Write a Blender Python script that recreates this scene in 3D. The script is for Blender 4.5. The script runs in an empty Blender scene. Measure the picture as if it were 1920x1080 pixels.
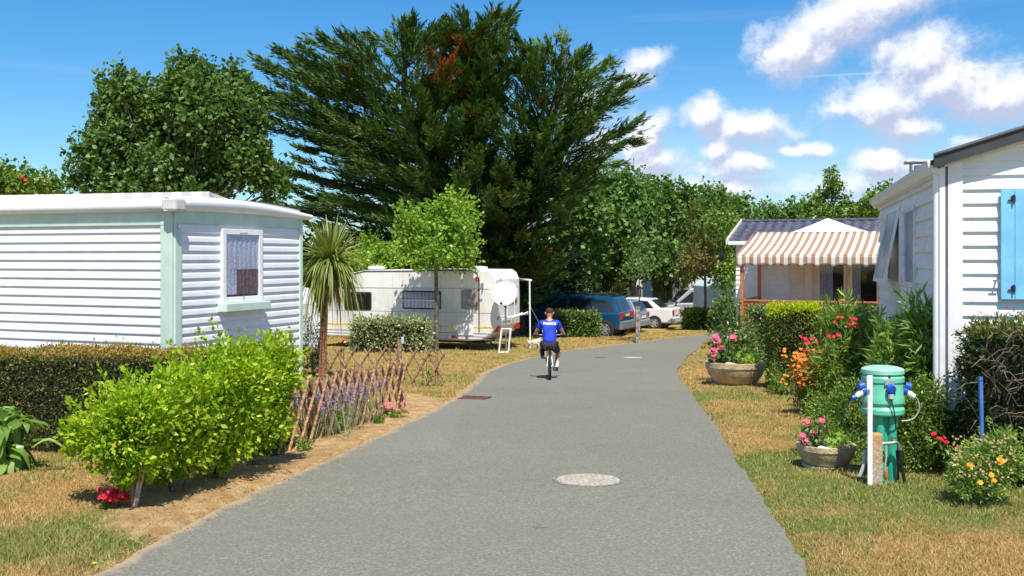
import bpy, math, random
import numpy as np
from mathutils import Vector, Matrix
random.seed(7); rng = np.random.default_rng(11)
C = bpy.context.scene.collection
sc = bpy.context.scene
# ------------------------------------------------------------------ camera, sky, sun, exposure
F = 1900.0; CAMZ = 1.9; HOR = 480.0
cam = bpy.data.objects.new("camera", bpy.data.cameras.new("camera")); C.objects.link(cam)
cam.location = (0, 0, CAMZ); cam.rotation_euler = (math.radians(90), 0, 0)
cam.data.sensor_width = 36; cam.data.lens = 36 * F / 1920; cam.data.shift_y = -(540 - HOR) / 1920
cam.data.clip_end = 6000; cam.data.clip_start = 0.05
sc.camera = cam
sc.view_settings.view_transform = 'Standard'; sc.view_settings.look = 'None'
sc.view_settings.exposure = 0.42; sc.view_settings.gamma = 1
sc.cycles.max_bounces = 8; sc.cycles.transparent_max_bounces = 12
EL = math.radians(60); AZ = math.atan2(0.16, -1.0)      # sun behind the camera, slightly to its right
SUN = Vector((math.sin(AZ) * math.cos(EL), math.cos(AZ) * math.cos(EL), math.sin(EL)))
sl = bpy.data.lights.new("sun", 'SUN'); sl.energy = 4.9; sl.angle = math.radians(0.55); sl.color = (1, 0.945, 0.85)
so = bpy.data.objects.new("sun", sl); C.objects.link(so); so.rotation_euler = SUN.to_track_quat('Z', 'Y').to_euler(); so.location = (3, -8, 30)

def nd(nt, typ, **kw):
    n = nt.nodes.new(typ)
    for k, v in kw.items():
        if k == 'inp':
            for i, val in v.items(): n.inputs[i].default_value = val
        else: setattr(n, k, v)
    return n
def lk(nt, a, b): nt.links.new(a, b)
def mth(nt, op, a, b=None, c=None, clamp=False):
    n = nd(nt, 'ShaderNodeMath', operation=op); n.use_clamp = clamp
    for i, v in enumerate((a, b, c)):
        if v is None: continue
        if isinstance(v, (int, float)): n.inputs[i].default_value = v
        else: lk(nt, v, n.inputs[i])
    return n.outputs[0]
def mixc(nt, f, a, b, typ='MIX'):
    n = nd(nt, 'ShaderNodeMix', data_type='RGBA', blend_type=typ)
    for i, v in ((0, f), (6, a), (7, b)):
        if isinstance(v, (int, float)): n.inputs[i].default_value = v
        elif isinstance(v, (tuple, list)): n.inputs[i].default_value = tuple(v) + ((1,) if len(v) == 3 else ())
        else: lk(nt, v, n.inputs[i])
    return n.outputs[2]
def sstep(nt, x, lo, hi, a=0.0, b=1.0):
    n = nd(nt, 'ShaderNodeMapRange', interpolation_type='SMOOTHSTEP'); lk(nt, x, n.inputs[0])
    n.inputs[1].default_value = lo; n.inputs[2].default_value = hi; n.inputs[3].default_value = a; n.inputs[4].default_value = b
    return n.outputs[0]

# clouds live in azimuth / elevation of the sky itself
CL = [  # px, py, rx, ry, tilt, strength
 (1500,95,78,52,-.35,1),(1570,45,95,55,-.35,1),(1650,10,80,42,-.3,.8),
 (1730,105,95,45,.1,1),(1790,150,105,55,.3,1),(1870,185,90,45,.1,1),(1660,190,90,45,0,.8),(1580,200,62,22,0,.8),
 (1705,236,58,28,0,1),(1325,222,42,34,0,1),(1400,240,78,30,.05,1),(1210,260,42,45,.3,1),(1225,300,60,32,0,.85),
 (1175,158,50,22,-.35,.85),(1205,120,40,20,-.5,.6),(1370,310,72,26,0,.85),(1345,285,40,22,0,.8),(1510,275,55,13,0,.7),
 (1660,305,52,32,0,.95),(1560,350,100,24,0,.65),(1360,355,80,26,0,.65),(1220,335,60,28,0,.7),(1810,262,45,16,0,.6),(1120,200,60,60,0,.6),
 (1130,280,60,55,0,.7)]
W = bpy.data.worlds.new("World"); sc.world = W; W.use_nodes = True
nt = W.node_tree; nt.nodes.clear()
g = bpy.data.node_groups.new("cloud_cover", 'ShaderNodeTree')
g.interface.new_socket('P', in_out='INPUT', socket_type='NodeSocketVector')
g.interface.new_socket('D', in_out='OUTPUT', socket_type='NodeSocketFloat')
gi = g.nodes.new('NodeGroupInput'); go = g.nodes.new('NodeGroupOutput')
w1 = nd(g, 'ShaderNodeTexNoise', inp={2: 16.0, 3: 7.0, 4: 0.6}); lk(g, gi.outputs[0], w1.inputs[0])
wv = nd(g, 'ShaderNodeVectorMath', operation='SUBTRACT'); lk(g, w1.outputs[1], wv.inputs[0]); wv.inputs[1].default_value = (.5, .5, .5)
ws = nd(g, 'ShaderNodeVectorMath', operation='MULTIPLY'); lk(g, wv.outputs[0], ws.inputs[0]); ws.inputs[1].default_value = (.035, .03, 0)
pw = nd(g, 'ShaderNodeVectorMath', operation='ADD'); lk(g, gi.outputs[0], pw.inputs[0]); lk(g, ws.outputs[0], pw.inputs[1])
acc = None
for (px, py, rx, ry, tl, st) in CL:
    x = (px - 960) / F; z = (HOR - py) / F
    az = math.atan2(x, 1); el = math.atan2(z, math.hypot(1, x))
    mp = nd(g, 'ShaderNodeMapping', vector_type='TEXTURE'); lk(g, pw.outputs[0], mp.inputs[0])
    mp.inputs[1].default_value = (az, el, 0); mp.inputs[2].default_value = (0, 0, -tl)
    mp.inputs[3].default_value = (rx / F * 1.1, ry / F * 1.15, 1)
    ln = nd(g, 'ShaderNodeVectorMath', operation='LENGTH'); lk(g, mp.outputs[0], ln.inputs[0])
    v = mth(g, 'MULTIPLY', mth(g, 'SUBTRACT', 1.22, ln.outputs[1]), st)
    acc = v if acc is None else mth(g, 'SMOOTH_MAX', acc, v, .25)
# scattered clouds in the rest of the sky, away from this part
big = nd(g, 'ShaderNodeTexNoise', inp={2: 3.5, 3: 3.0, 4: .5}); lk(g, gi.outputs[0], big.inputs[0])
sx = nd(g, 'ShaderNodeSeparateXYZ'); lk(g, gi.outputs[0], sx.inputs[0])
away = sstep(g, mth(g, 'ABSOLUTE', sx.outputs[0]), .55, .8)
acc = mth(g, 'MAXIMUM', acc, mth(g, 'SUBTRACT', mth(g, 'MULTIPLY', mth(g, 'MULTIPLY', mth(g, 'SUBTRACT', big.outputs[0], .5), 4.0), away), mth(g, 'MULTIPLY', mth(g, 'SUBTRACT', 1.0, away), 3.0)))
fn = nd(g, 'ShaderNodeTexNoise', inp={2: 24.0, 3: 9.0, 4: .64}); lk(g, pw.outputs[0], fn.inputs[0])
d = mth(g, 'ADD', acc, mth(g, 'MULTIPLY', mth(g, 'SUBTRACT', fn.outputs[0], .5), 1.9))
lk(g, d, go.inputs[0])
tc = nd(nt, 'ShaderNodeTexCoord'); sp = nd(nt, 'ShaderNodeSeparateXYZ'); lk(nt, tc.outputs['Generated'], sp.inputs[0])
az = mth(nt, 'ARCTAN2', sp.outputs[0], sp.outputs[1]); el = mth(nt, 'ARCSINE', sp.outputs[2])
cb = nd(nt, 'ShaderNodeCombineXYZ'); lk(nt, az, cb.inputs[0]); lk(nt, el, cb.inputs[1])
g1 = nd(nt, 'ShaderNodeGroup'); g1.node_tree = g; lk(nt, cb.outputs[0], g1.inputs[0])
of = nd(nt, 'ShaderNodeVectorMath', operation='ADD'); lk(nt, cb.outputs[0], of.inputs[0]); of.inputs[1].default_value = (-.004, .013, 0)
g2 = nd(nt, 'ShaderNodeGroup'); g2.node_tree = g; lk(nt, of.outputs[0], g2.inputs[0])
dens = sstep(nt, g1.outputs[0], -.12, .85)
lit = sstep(nt, mth(nt, 'SUBTRACT', g1.outputs[0], g2.outputs[0]), -.32, .42)
thick = sstep(nt, g1.outputs[0], .3, 1.3)
# thin cirrus streaks and a contrail
mpc = nd(nt, 'ShaderNodeMapping', inp={3: (2.2, 34, 1)}); mpc.inputs[2].default_value = (0, 0, .06); lk(nt, cb.outputs[0], mpc.inputs[0])
cir = nd(nt, 'ShaderNodeTexNoise', inp={2: 1.0, 3: 5.0, 4: .6}); lk(nt, mpc.outputs[0], cir.inputs[0])
cirm = mth(nt, 'MULTIPLY', sstep(nt, cir.outputs[0], .5, .85), .22)
cone = mth(nt, 'MULTIPLY', sstep(nt, mth(nt, 'ABSOLUTE', mth(nt, 'SUBTRACT', el, .1685)), .0012, .0003), mth(nt, 'MULTIPLY', sstep(nt, az, .25, .3), .4))
sky = nd(nt, 'ShaderNodeTexSky', sky_type='NISHITA'); sky.sun_disc = False; sky.sun_elevation = EL; sky.sun_rotation = AZ % (2 * math.pi)
sky.altitude = 0; sky.air_density = 1.0; sky.dust_density = .35; sky.ozone_density = 1.6
tint = mixc(nt, 1.0, sky.outputs[0], (.78, 1.0, 1.18), 'MULTIPLY')
hs = nd(nt, 'ShaderNodeHueSaturation'); hs.inputs[1].default_value = 1.22; hs.inputs[2].default_value = 1.36; lk(nt, tint, hs.inputs[4])
ccol = mixc(nt, lit, (6.0, 6.5, 8.6), (11.6, 11.6, 12.2))
ccol = mixc(nt, mth(nt, 'MULTIPLY', thick, .0), ccol, (9, 9, 9.5))
hzf = mth(nt, 'MULTIPLY', mth(nt, 'MULTIPLY', sstep(nt, el, .20, .04, 0, .45), sstep(nt, az, -.15, .25)), sstep(nt, cir.outputs[0], .25, .65, .5, 1.0))
hs2 = mixc(nt, hzf, hs.outputs[0], (7.6, 9.0, 10.6))
c1 = mixc(nt, mth(nt, 'ADD', cirm, cone, clamp=True), hs2, (7.5, 8.7, 9.8))
c2 = mixc(nt, mth(nt, 'MULTIPLY', dens, .94), c1, ccol)
up = sstep(nt, el, -.02, .02)
bg = nd(nt, 'ShaderNodeBackground', inp={1: .070}); lk(nt, c2, bg.inputs[0])
out = nd(nt, 'ShaderNodeOutputWorld'); lk(nt, bg.outputs[0], out.inputs[0])

# ------------------------------------------------------------------ helpers
_Y = np.linspace(-60, 400, 4601)
_Z = np.interp(_Y, [-60, 8, 19, 33, 42, 50, 80, 400], [0, 0, -.43, -1.15, -1.37, -1.52, -1.8, -1.8])
_k = np.hanning(41); _k /= _k.sum(); _Z = np.convolve(np.pad(_Z, 20, 'edge'), _k, 'valid')
def zf(y): return np.interp(y, _Y, _Z)
def P(px, py, Y): return Vector(((px - 960) / F * Y, Y, CAMZ - (py - HOR) / F * Y))
def G(px, py):
    a, b = 1.0, 300.0
    for _ in range(60):
        m = (a + b) / 2
        if CAMZ - (py - HOR) / F * m > zf(m): a = m
        else: b = m
    return Vector(((px - 960) / F * a, a, float(zf(a))))
def gz(px, Y): x = (px - 960) / F * Y; return Vector((x, Y, float(zf(Y))))

def mat(name, col, rough=.6, var=.12, vs=6.0, bump=0.0, bs=60.0, metal=0.0, spec=.5, col2=None, coat=0, alpha=None, detail=5, dirt=0):
    m = bpy.data.materials.new(name); m.use_nodes = True; n = m.node_tree; b = n.nodes['Principled BSDF']
    b.inputs['Roughness'].default_value = rough; b.inputs['Metallic'].default_value = metal
    b.inputs['Specular IOR Level'].default_value = spec
    if coat: b.inputs['Coat Weight'].default_value = coat; b.inputs['Coat Roughness'].default_value = .05
    t = nd(n, 'ShaderNodeTexCoord'); no = nd(n, 'ShaderNodeTexNoise', inp={2: vs, 3: detail, 4: .6}); lk(n, t.outputs['Object'], no.inputs[0])
    c2 = col2 if col2 else tuple(max(0, c * (1 - var * 2)) for c in col)
    c1 = col if col2 else tuple(min(1, c * (1 + var)) for c in col)
    c = mixc(n, sstep(n, no.outputs[0], .35, .65), c1, c2)
    if dirt:
        d2 = nd(n, 'ShaderNodeTexNoise', inp={2: vs * .3, 3: 6, 4: .7}); mpd = nd(n, 'ShaderNodeMapping', inp={3: (3, 3, .6)}); lk(n, t.outputs['Object'], mpd.inputs[0]); lk(n, mpd.outputs[0], d2.inputs[0])
        c = mixc(n, sstep(n, d2.outputs[0], .45, .8, 0, dirt), c, (.28, .26, .2))
        sz = nd(n, 'ShaderNodeSeparateXYZ'); ge = nd(n, 'ShaderNodeNewGeometry'); lk(n, ge.outputs['Position'], sz.inputs[0]); c = mixc(n, mth(n, 'MULTIPLY', sstep(n, sz.outputs[2], 1.1, .1, 0, .35), sstep(n, d2.outputs[0], .3, .6)), c, (.34, .33, .25))
    lk(n, c, b.inputs['Base Color'])
    if bump:
        nb = nd(n, 'ShaderNodeTexNoise', inp={2: bs, 3: 6, 4: .6}); lk(n, t.outputs['Object'], nb.inputs[0])
        bp = nd(n, 'ShaderNodeBump', inp={0: bump, 1: .02}); lk(n, nb.outputs[0], bp.inputs[2 if 'Height' != bp.inputs[2].name else 2]); 
        for i in bp.inputs:
            if i.name == 'Height': lk(n, nb.outputs[0], i)
        lk(n, bp.outputs[0], b.inputs['Normal'])
    return m
def glass(name, tint=(.02, .025, .03), rough=.04):
    return mat(name, tint, rough, var=.05, spec=.9)
def pane(name, tint=(.55, .6, .65), tr=.75):
    m = bpy.data.materials.new(name); m.use_nodes = True; n = m.node_tree; n.nodes.clear()
    gl = nd(n, 'ShaderNodeBsdfGlossy', inp={1: .03}); gl.inputs[0].default_value = (.9, .9, .9, 1)
    tn = nd(n, 'ShaderNodeBsdfTransparent'); tn.inputs[0].default_value = tint + (1,)
    fr = nd(n, 'ShaderNodeLayerWeight', inp={0: .5}); mx = nd(n, 'ShaderNodeMixShader'); f = mth(n, 'ADD', mth(n, 'MULTIPLY', mth(n, 'POWER', fr.outputs['Facing'], 4.0), .6), .035)
    lk(n, f, mx.inputs[0]); lk(n, tn.outputs[0], mx.inputs[1]); lk(n, gl.outputs[0], mx.inputs[2])
    o = nd(n, 'ShaderNodeOutputMaterial'); lk(n, mx.outputs[0], o.inputs[0]); return m
def leafmat(name, c1, c2, c3=None, trans=.3, rough=.5, gl=.25, tcol=None, patch=1.2):
    """each leaf (mesh island) draws its own colour between c1 and c2, a few take c3"""
    m = bpy.data.materials.new(name); m.use_nodes = True; n = m.node_tree; n.nodes.clear()
    ge = nd(n, 'ShaderNodeNewGeometry'); r = ge.outputs['Random Per Island']
    t = nd(n, 'ShaderNodeTexCoord'); no = nd(n, 'ShaderNodeTexNoise', inp={2: patch, 3: 3, 4: .5}); lk(n, t.outputs['Object'], no.inputs[0])
    f = mth(n, 'ADD', mth(n, 'MULTIPLY', r, .6), mth(n, 'MULTIPLY', sstep(n, no.outputs[0], .35, .65), .4))
    c = mixc(n, f, c1, c2)
    if c3: c = mixc(n, sstep(n, mth(n, 'FRACT', mth(n, 'MULTIPLY', r, 7.31)), .86, .92), c, c3)
    pb = nd(n, 'ShaderNodeBsdfPrincipled'); pb.inputs['Roughness'].default_value = rough; pb.inputs['Specular IOR Level'].default_value = gl
    lk(n, c, pb.inputs['Base Color'])
    tb = nd(n, 'ShaderNodeBsdfTranslucent'); tcn = mixc(n, 1.0, c, tcol or (1.5, 1.6, .6), 'MULTIPLY'); lk(n, tcn, tb.inputs[0])
    mx = nd(n, 'ShaderNodeMixShader', inp={0: trans}); lk(n, pb.outputs[0], mx.inputs[1]); lk(n, tb.outputs[0], mx.inputs[2])
    o = nd(n, 'ShaderNodeOutputMaterial'); lk(n, mx.outputs[0], o.inputs[0]); return m

def tag(o, label=None, cat=None, group=None, kind=None):
    if label: o['label'] = label
    if cat: o['category'] = cat
    if group: o['group'] = group
    if kind: o['kind'] = kind
    return o
def empty(name, loc, rz=0, label=None, cat=None, group=None):
    o = bpy.data.objects.new(name, None); C.objects.link(o); o.location = loc; o.rotation_euler = (0, 0, rz); o.empty_display_size = .2
    return tag(o, label, cat, group)
def wmat(o):
    m = Matrix.Translation(o.location) @ o.rotation_euler.to_matrix().to_4x4()
    return (wmat(o.parent) @ m) if o.parent else m
class MB:
    def __init__(s): s.v = []; s.f = []; s.mi = []; s.sm = []
    def add(s, vs, fs, mi=0, smooth=False):
        b = len(s.v); s.v += [tuple(v) for v in vs]
        for f in fs: s.f.append(tuple(i + b for i in f)); s.mi.append(mi); s.sm.append(smooth)
        return s
    def box(s, c, size, rot=None, mi=0):
        c = Vector(c); hx, hy, hz = [a / 2 for a in size]
        vs = [Vector((x, y, z)) for x in (-hx, hx) for y in (-hy, hy) for z in (-hz, hz)]
        if rot is not None: vs = [rot @ v for v in vs]
        return s.add([v + c for v in vs], [(0, 1, 3, 2), (4, 6, 7, 5), (0, 4, 5, 1), (2, 3, 7, 6), (0, 2, 6, 4), (1, 5, 7, 3)], mi)
    def bar(s, a, b, w, h, mi=0, up=(0, 0, 1)):
        a = Vector(a); b = Vector(b); d = (b - a); L = d.length; d.normalize(); u = Vector(up)
        x = d.cross(u); x = x.normalized() if x.length > 1e-5 else Vector((1, 0, 0)); z = x.cross(d)
        return s.box((a + b) / 2, (w, L, h), Matrix((x, d, z)).transposed(), mi)
    def tube(s, pts, r, n=8, mi=0, cap=True, smooth=True):
        pts = [Vector(p) for p in pts]; rs = r if isinstance(r, (list, tuple)) else [r] * len(pts)
        vs = []; ref = Vector((.3, .2, 1)).normalized()
        for i, p in enumerate(pts):
            d = (pts[min(i + 1, len(pts) - 1)] - pts[max(i - 1, 0)]).normalized()
            if abs(d.dot(ref)) > .98: ref = Vector((1, .1, 0)).normalized()
            x = d.cross(ref).normalized(); y = x.cross(d)
            ref = (ref - d * ref.dot(d)).normalized()
            for k in range(n):
                a = 2 * math.pi * k / n; vs.append(p + (x * math.cos(a) + y * math.sin(a)) * rs[i])
        fs = [(i * n + k, i * n + (k + 1) % n, (i + 1) * n + (k + 1) % n, (i + 1) * n + k) for i in range(len(pts) - 1) for k in range(n)]
        s.add(vs, fs, mi, smooth)
        if cap: s.add(vs[:n], [tuple(range(n))[::-1]], mi); s.add(vs[-n:], [tuple(range(n))], mi)
        return s
    def lathe(s, prof, c=(0, 0, 0), n=24, mi=0, M=None, smooth=True, wob=None):
        vs = []; c = Vector(c)
        for (r, z) in prof:
            for k in range(n):
                a = 2 * math.pi * k / n; rr = r * (1 + (wob(a, z) if wob else 0)); v = Vector((rr * math.cos(a), rr * math.sin(a), z))
                vs.append((M @ v if M else v) + c)
        dirs = [math.atan2(prof[i + 1][1] - prof[i][1], prof[i + 1][0] - prof[i][0]) for i in range(len(prof) - 1)]; i0 = 0
        for i in range(1, len(prof)):
            turn = abs((dirs[i] - dirs[i - 1] + math.pi) % (2 * math.pi) - math.pi) if i < len(dirs) else 9
            if turn > .55:
                seg = vs[i0 * n:(i + 1) * n]; s.add(seg, [(j * n + k, j * n + (k + 1) % n, (j + 1) * n + (k + 1) % n, (j + 1) * n + k) for j in range(i - i0) for k in range(n)], mi, smooth); i0 = i
        s.add(vs[:n], [tuple(range(n))[::-1]], mi); s.add(vs[-n:], [tuple(range(n))], mi); return s
    def prism(s, poly, a, b, mi=0):
        """poly: list of Vector; extruded by vector a..b offsets"""
        n = len(poly); a = Vector(a); b = Vector(b)
        vs = [Vector(p) + a for p in poly] + [Vector(p) + b for p in poly]
        return s.add(vs, [tuple(range(n))[::-1], tuple(range(n, 2 * n))] + [(i, (i + 1) % n, n + (i + 1) % n, n + i) for i in range(n)], mi)
    def grid(s, fn, nu, nv, mi=0, smooth=True, wrap=False):
        vs = [fn(i / nu, j / nv) for i in range(nu + 1) for j in range(nv + 1)]
        return s.add(vs, [(i * (nv + 1) + j, i * (nv + 1) + j + 1, (i + 1) * (nv + 1) + j + 1, (i + 1) * (nv + 1) + j) for i in range(nu) for j in range(nv)], mi, smooth)
    def ball(s, c, r, n=10, mi=0, M=None):
        rx, ry, rz = r if isinstance(r, (tuple, list)) else (r, r, r); c = Vector(c)
        def f(u, v):
            a = u * 2 * math.pi; b = (v - .5) * math.pi * .999; q = Vector((rx * math.cos(a) * math.cos(b), ry * math.sin(a) * math.cos(b), rz * math.sin(b)))
            return (M @ q if M else q) + c
        return s.grid(f, n, max(4, n // 2), mi)
    def build(s, name, mats, parent=None, world=False, bevel=0, seg=2, kind=None):
        me = bpy.data.meshes.new(name); V = np.array(s.v, dtype=float)
        if world and parent is not None:
            M = np.array(wmat(parent).inverted()); V = V @ M[:3, :3].T + M[:3, 3]
        me.from_pydata(V.tolist(), [], s.f)
        mats = mats if isinstance(mats, (list, tuple)) else [mats]
        for m in mats: me.materials.append(m)
        me.polygons.foreach_set('material_index', s.mi); me.polygons.foreach_set('use_smooth', s.sm)
        import bmesh
        bm = bmesh.new(); bm.from_mesh(me); bmesh.ops.recalc_face_normals(bm, faces=bm.faces); bm.to_mesh(me); bm.free()
        o = bpy.data.objects.new(name, me); C.objects.link(o)
        if parent: o.parent = parent
        if bevel:
            b = o.modifiers.new('bevel', 'BEVEL'); b.width = bevel; b.segments = seg; b.limit_method = 'ANGLE'; b.angle_limit = .6
        if kind: o['kind'] = kind
        return o
def fastmesh(name, V, nper, mats, parent=None, mi=None, smooth=False, loc=None):
    """V: (N, nper, 3) separate polygons (world space)"""
    V = np.asarray(V, dtype=np.float64); N = len(V); fl = V.reshape(-1, 3).copy()
    if parent is not None:
        M = np.array(wmat(parent).inverted()); fl = fl @ M[:3, :3].T + M[:3, 3]
    me = bpy.data.meshes.new(name); me.vertices.add(len(fl)); me.vertices.foreach_set('co', fl.astype(np.float32).ravel())
    me.loops.add(N * nper); me.loops.foreach_set('vertex_index', np.arange(N * nper, dtype=np.int32))
    me.polygons.add(N); me.polygons.foreach_set('loop_start', np.arange(0, N * nper, nper, dtype=np.int32)); me.polygons.foreach_set('loop_total', np.full(N, nper, dtype=np.int32))
    if mi is not None: me.polygons.foreach_set('material_index', np.asarray(mi, dtype=np.int32))
    me.update(calc_edges=True)
    for m in (mats if isinstance(mats, (list, tuple)) else [mats]): me.materials.append(m)
    o = bpy.data.objects.new(name, me); C.objects.link(o)
    if parent: o.parent = parent
    return o
def gridmesh(name, V, mats, parent=None, smooth=True):
    """V: (N, a, b, 3): N separate little strips"""
    V = np.asarray(V, dtype=float); N, a, b, _ = V.shape; fl = V.reshape(-1, 3)
    if parent is not None:
        M = np.array(wmat(parent).inverted()); fl = fl @ M[:3, :3].T + M[:3, 3]
    i, j = np.meshgrid(np.arange(a - 1), np.arange(b - 1), indexing='ij'); q = np.stack([i * b + j, i * b + j + 1, (i + 1) * b + j + 1, (i + 1) * b + j], -1).reshape(-1, 4)
    Fc = (q[None] + (np.arange(N) * a * b)[:, None, None]).reshape(-1, 4)
    me = bpy.data.meshes.new(name); me.vertices.add(len(fl)); me.vertices.foreach_set('co', fl.astype(np.float32).ravel())
    me.loops.add(len(Fc) * 4); me.loops.foreach_set('vertex_index', Fc.astype(np.int32).ravel())
    me.polygons.add(len(Fc)); me.polygons.foreach_set('loop_start', np.arange(0, len(Fc) * 4, 4, dtype=np.int32)); me.polygons.foreach_set('loop_total', np.full(len(Fc), 4, dtype=np.int32))
    if smooth: me.polygons.foreach_set('use_smooth', np.ones(len(Fc), dtype=bool))
    me.update(calc_edges=True)
    for m in (mats if isinstance(mats, (list, tuple)) else [mats]): me.materials.append(m)
    o = bpy.data.objects.new(name, me); C.objects.link(o)
    if parent: o.parent = parent
    return o
def unit(a): return a / np.maximum(np.linalg.norm(a, axis=-1, keepdims=True), 1e-9)
def rnd(n, s=1.0): return rng.normal(0, s, (n, 3))
def leaves(Pt, D, L, Wd, upb=1.0, jit=.7, Ljit=.3):
    """rhombic leaves: base, two side points, tip"""
    n = len(Pt); D = unit(D); nrm = rnd(n, jit) + np.array([0, 0, upb]); S = unit(np.cross(D, nrm)); nn = unit(np.cross(S, D))
    l = (L * (1 + rng.uniform(-Ljit - .15, Ljit + .15, n)))[:, None]; w = l * (Wd / L)
    mid = Pt + D * l * .45 - nn * l * .06
    return np.stack([Pt, mid + S * w * .5, Pt + D * l - nn * l * .12, mid - S * w * .5], 1)
def straps(P0, D, L, Wd, droop, nseg=6, wave=0, tip=.08):
    n = len(P0); D = unit(D); t = np.linspace(0, 1, nseg + 1); L = np.broadcast_to(L, (n,)); droop = np.broadcast_to(droop, (n,))
    C0 = P0[:, None] + D[:, None] * (L[:, None] * t)[..., None]; C0 = C0.copy()
    C0[..., 2] -= (droop * L)[:, None] * t ** 2
    C0[..., :2] -= (D[:, None, :2] * (L * .35 * np.clip(droop, 0, 1))[:, None, None] * (t ** 2)[None, :, None])
    S = unit(np.cross(D, np.array([0, 0, 1.]) + rnd(n, .25)))
    prof = np.sin(np.pi * np.clip(t * .93 + .05, 0, 1)) ** .6; prof[-1] = tip
    w = Wd * prof
    if wave: C0[..., 2] += wave * np.sin(t * 9 + rng.uniform(0, 6, (n, 1)))
    nn = np.cross(S, D)
    a = C0 + S[:, None] * w[None, :, None] * .5 + nn[:, None] * w[None, :, None] * .12; b = C0 - S[:, None] * w[None, :, None] * .5 + nn[:, None] * w[None, :, None] * .12
    return np.stack([a, C0, b], 2)
def flowers(cent, r, n=6, up=(0, -.6, .8)):
    """little five or six petalled blooms"""
    cent = np.asarray(cent, float); k = len(cent); ax = unit(np.array(up) + rnd(k, .35)); x = unit(np.cross(ax, rnd(k))); y = np.cross(ax, x); out = []
    for i in range(n):
        a = 2 * math.pi * i / n; d = unit(x * math.cos(a) + y * math.sin(a) + ax * .35); s = np.cross(ax, d)
        out.append(np.stack([cent, cent + d * r * .6 + s * r * .36, cent + d * r, cent + d * r * .6 - s * r * .36], 1))
    return np.stack(out, 1)
def bloomset(name, Q, m, parent):
    if len(Q) > 100: o = fastmesh(name + "s", Q.reshape(-1, 4, 3), 4, m, parent); o['kind'] = 'stuff'; return
    for q in Q: fastmesh(name, q, 4, m, parent)
def inpoly(x, y, poly):
    poly = np.asarray(poly); r = np.zeros(np.shape(x), bool); n = len(poly); j = n - 1
    for i in range(n):
        xi, yi = poly[i]; xj, yj = poly[j]
        c = ((yi > y) != (yj > y)) & (x < (xj - xi) * (y - yi) / (yj - yi + 1e-12) + xi); r ^= c; j = i
    return r
def segdist(x, y, line):
    d = np.full(np.shape(x), 1e9); line = np.asarray(line)
    for i in range(len(line) - 1):
        a = line[i]; b = line[i + 1]; ab = b - a; t = np.clip(((x - a[0]) * ab[0] + (y - a[1]) * ab[1]) / (ab @ ab + 1e-12), 0, 1)
        d = np.minimum(d, np.hypot(x - a[0] - ab[0] * t, y - a[1] - ab[1] * t))
    return d
def vnoise(x, y, s, seed=0):
    r = np.random.default_rng(seed); T = r.random((64, 64)); X = x / s; Yy = y / s; xi = np.floor(X).astype(int); yi = np.floor(Yy).astype(int); fx = X - xi; fy = Yy - yi
    fx = fx * fx * (3 - 2 * fx); fy = fy * fy * (3 - 2 * fy); a = T[xi % 64, yi % 64]; b = T[(xi + 1) % 64, yi % 64]; c = T[xi % 64, (yi + 1) % 64]; d = T[(xi + 1) % 64, (yi + 1) % 64]
    return (a * (1 - fx) + b * fx) * (1 - fy) + (c * (1 - fx) + d * fx) * fy

# ------------------------------------------------------------------ terrain and road
LE = [(-2700, 2600), (175, 1080), (345, 990), (480, 920), (600, 868), (750, 800), (860, 742), (893, 718), (905, 700), (960, 679), (1060, 657), (1200, 641), (1330, 625), (1400, 619), (1560, 611), (1800, 604)]
RE = [(2100, 2600), (1525, 1080), (1478, 1000), (1432, 940), (1392, 880), (1352, 810), (1303, 745), (1278, 715), (1270, 693), (1290, 668), (1322, 641), (1350, 631), (1385, 627), (1430, 624), (1580, 617), (1830, 609)]
def edge(pts, n, seed):
    w = np.array([G(*p)[:2] for p in pts]); s = np.concatenate([[0], np.cumsum(np.linalg.norm(np.diff(w, axis=0), axis=1))])
    # Catmull-like smoothing through dense sampling
    t = np.linspace(0, s[-1], 1600); x = np.interp(t, s, w[:, 0]); y = np.interp(t, s, w[:, 1])
    k = np.hanning(61); k /= k.sum(); x = np.convolve(np.pad(x, 30, 'edge'), k, 'valid'); y = np.convolve(np.pad(y, 30, 'edge'), k, 'valid')
    return np.stack([x, y], 1)
EL_, ER_ = edge(LE, 0, 1), edge(RE, 0, 2)
def resample(e, key, n):
    t = np.linspace(0, 1, n); s = np.concatenate([[0], np.cumsum(np.linalg.norm(np.diff(e, axis=0), axis=1))]); s /= s[-1]
    return np.stack([np.interp(t, s, e[:, 0]), np.interp(t, s, e[:, 1])], 1)
n = 900
L_, R_ = resample(EL_, 0, n), resample(ER_, 0, n)
def rag(e, seed):
    d = np.gradient(e, axis=0); nn = np.stack([-d[:, 1], d[:, 0]], 1); nn /= np.linalg.norm(nn, axis=1, keepdims=True) + 1e-9
    s = np.cumsum(np.linalg.norm(d, axis=1)); a = (vnoise(s, s * 0, .35, seed) - .5) * .05 + (vnoise(s, s * 0, .09, seed + 1) - .5) * .035
    return e + nn * a[:, None]
L_ = rag(L_, 5); R_ = rag(R_, 8)
roadpoly = np.concatenate([L_[::3], R_[::-3]])
fl_ = (np.array([G(515, 868)[:2], G(760, 772)[:2]]))
def road_dist(x, y):
    d = np.minimum(segdist(x, y, L_[::6]), segdist(x, y, R_[::6])); return np.where(inpoly(x, y, roadpoly), -d, d)
def axis(parts, far):
    o = [];
    for a, b, s in parts: o += list(np.arange(a, b, s))
    return o
ys = np.array([-60, -30, -12, -4] + axis([(0, 5, .5), (5, 16, .1), (16, 26, .16), (26, 60, .35), (60, 100, 3), (100, 400, 30)], 0) + [400, 800, 1600, 3200, 5500])
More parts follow.
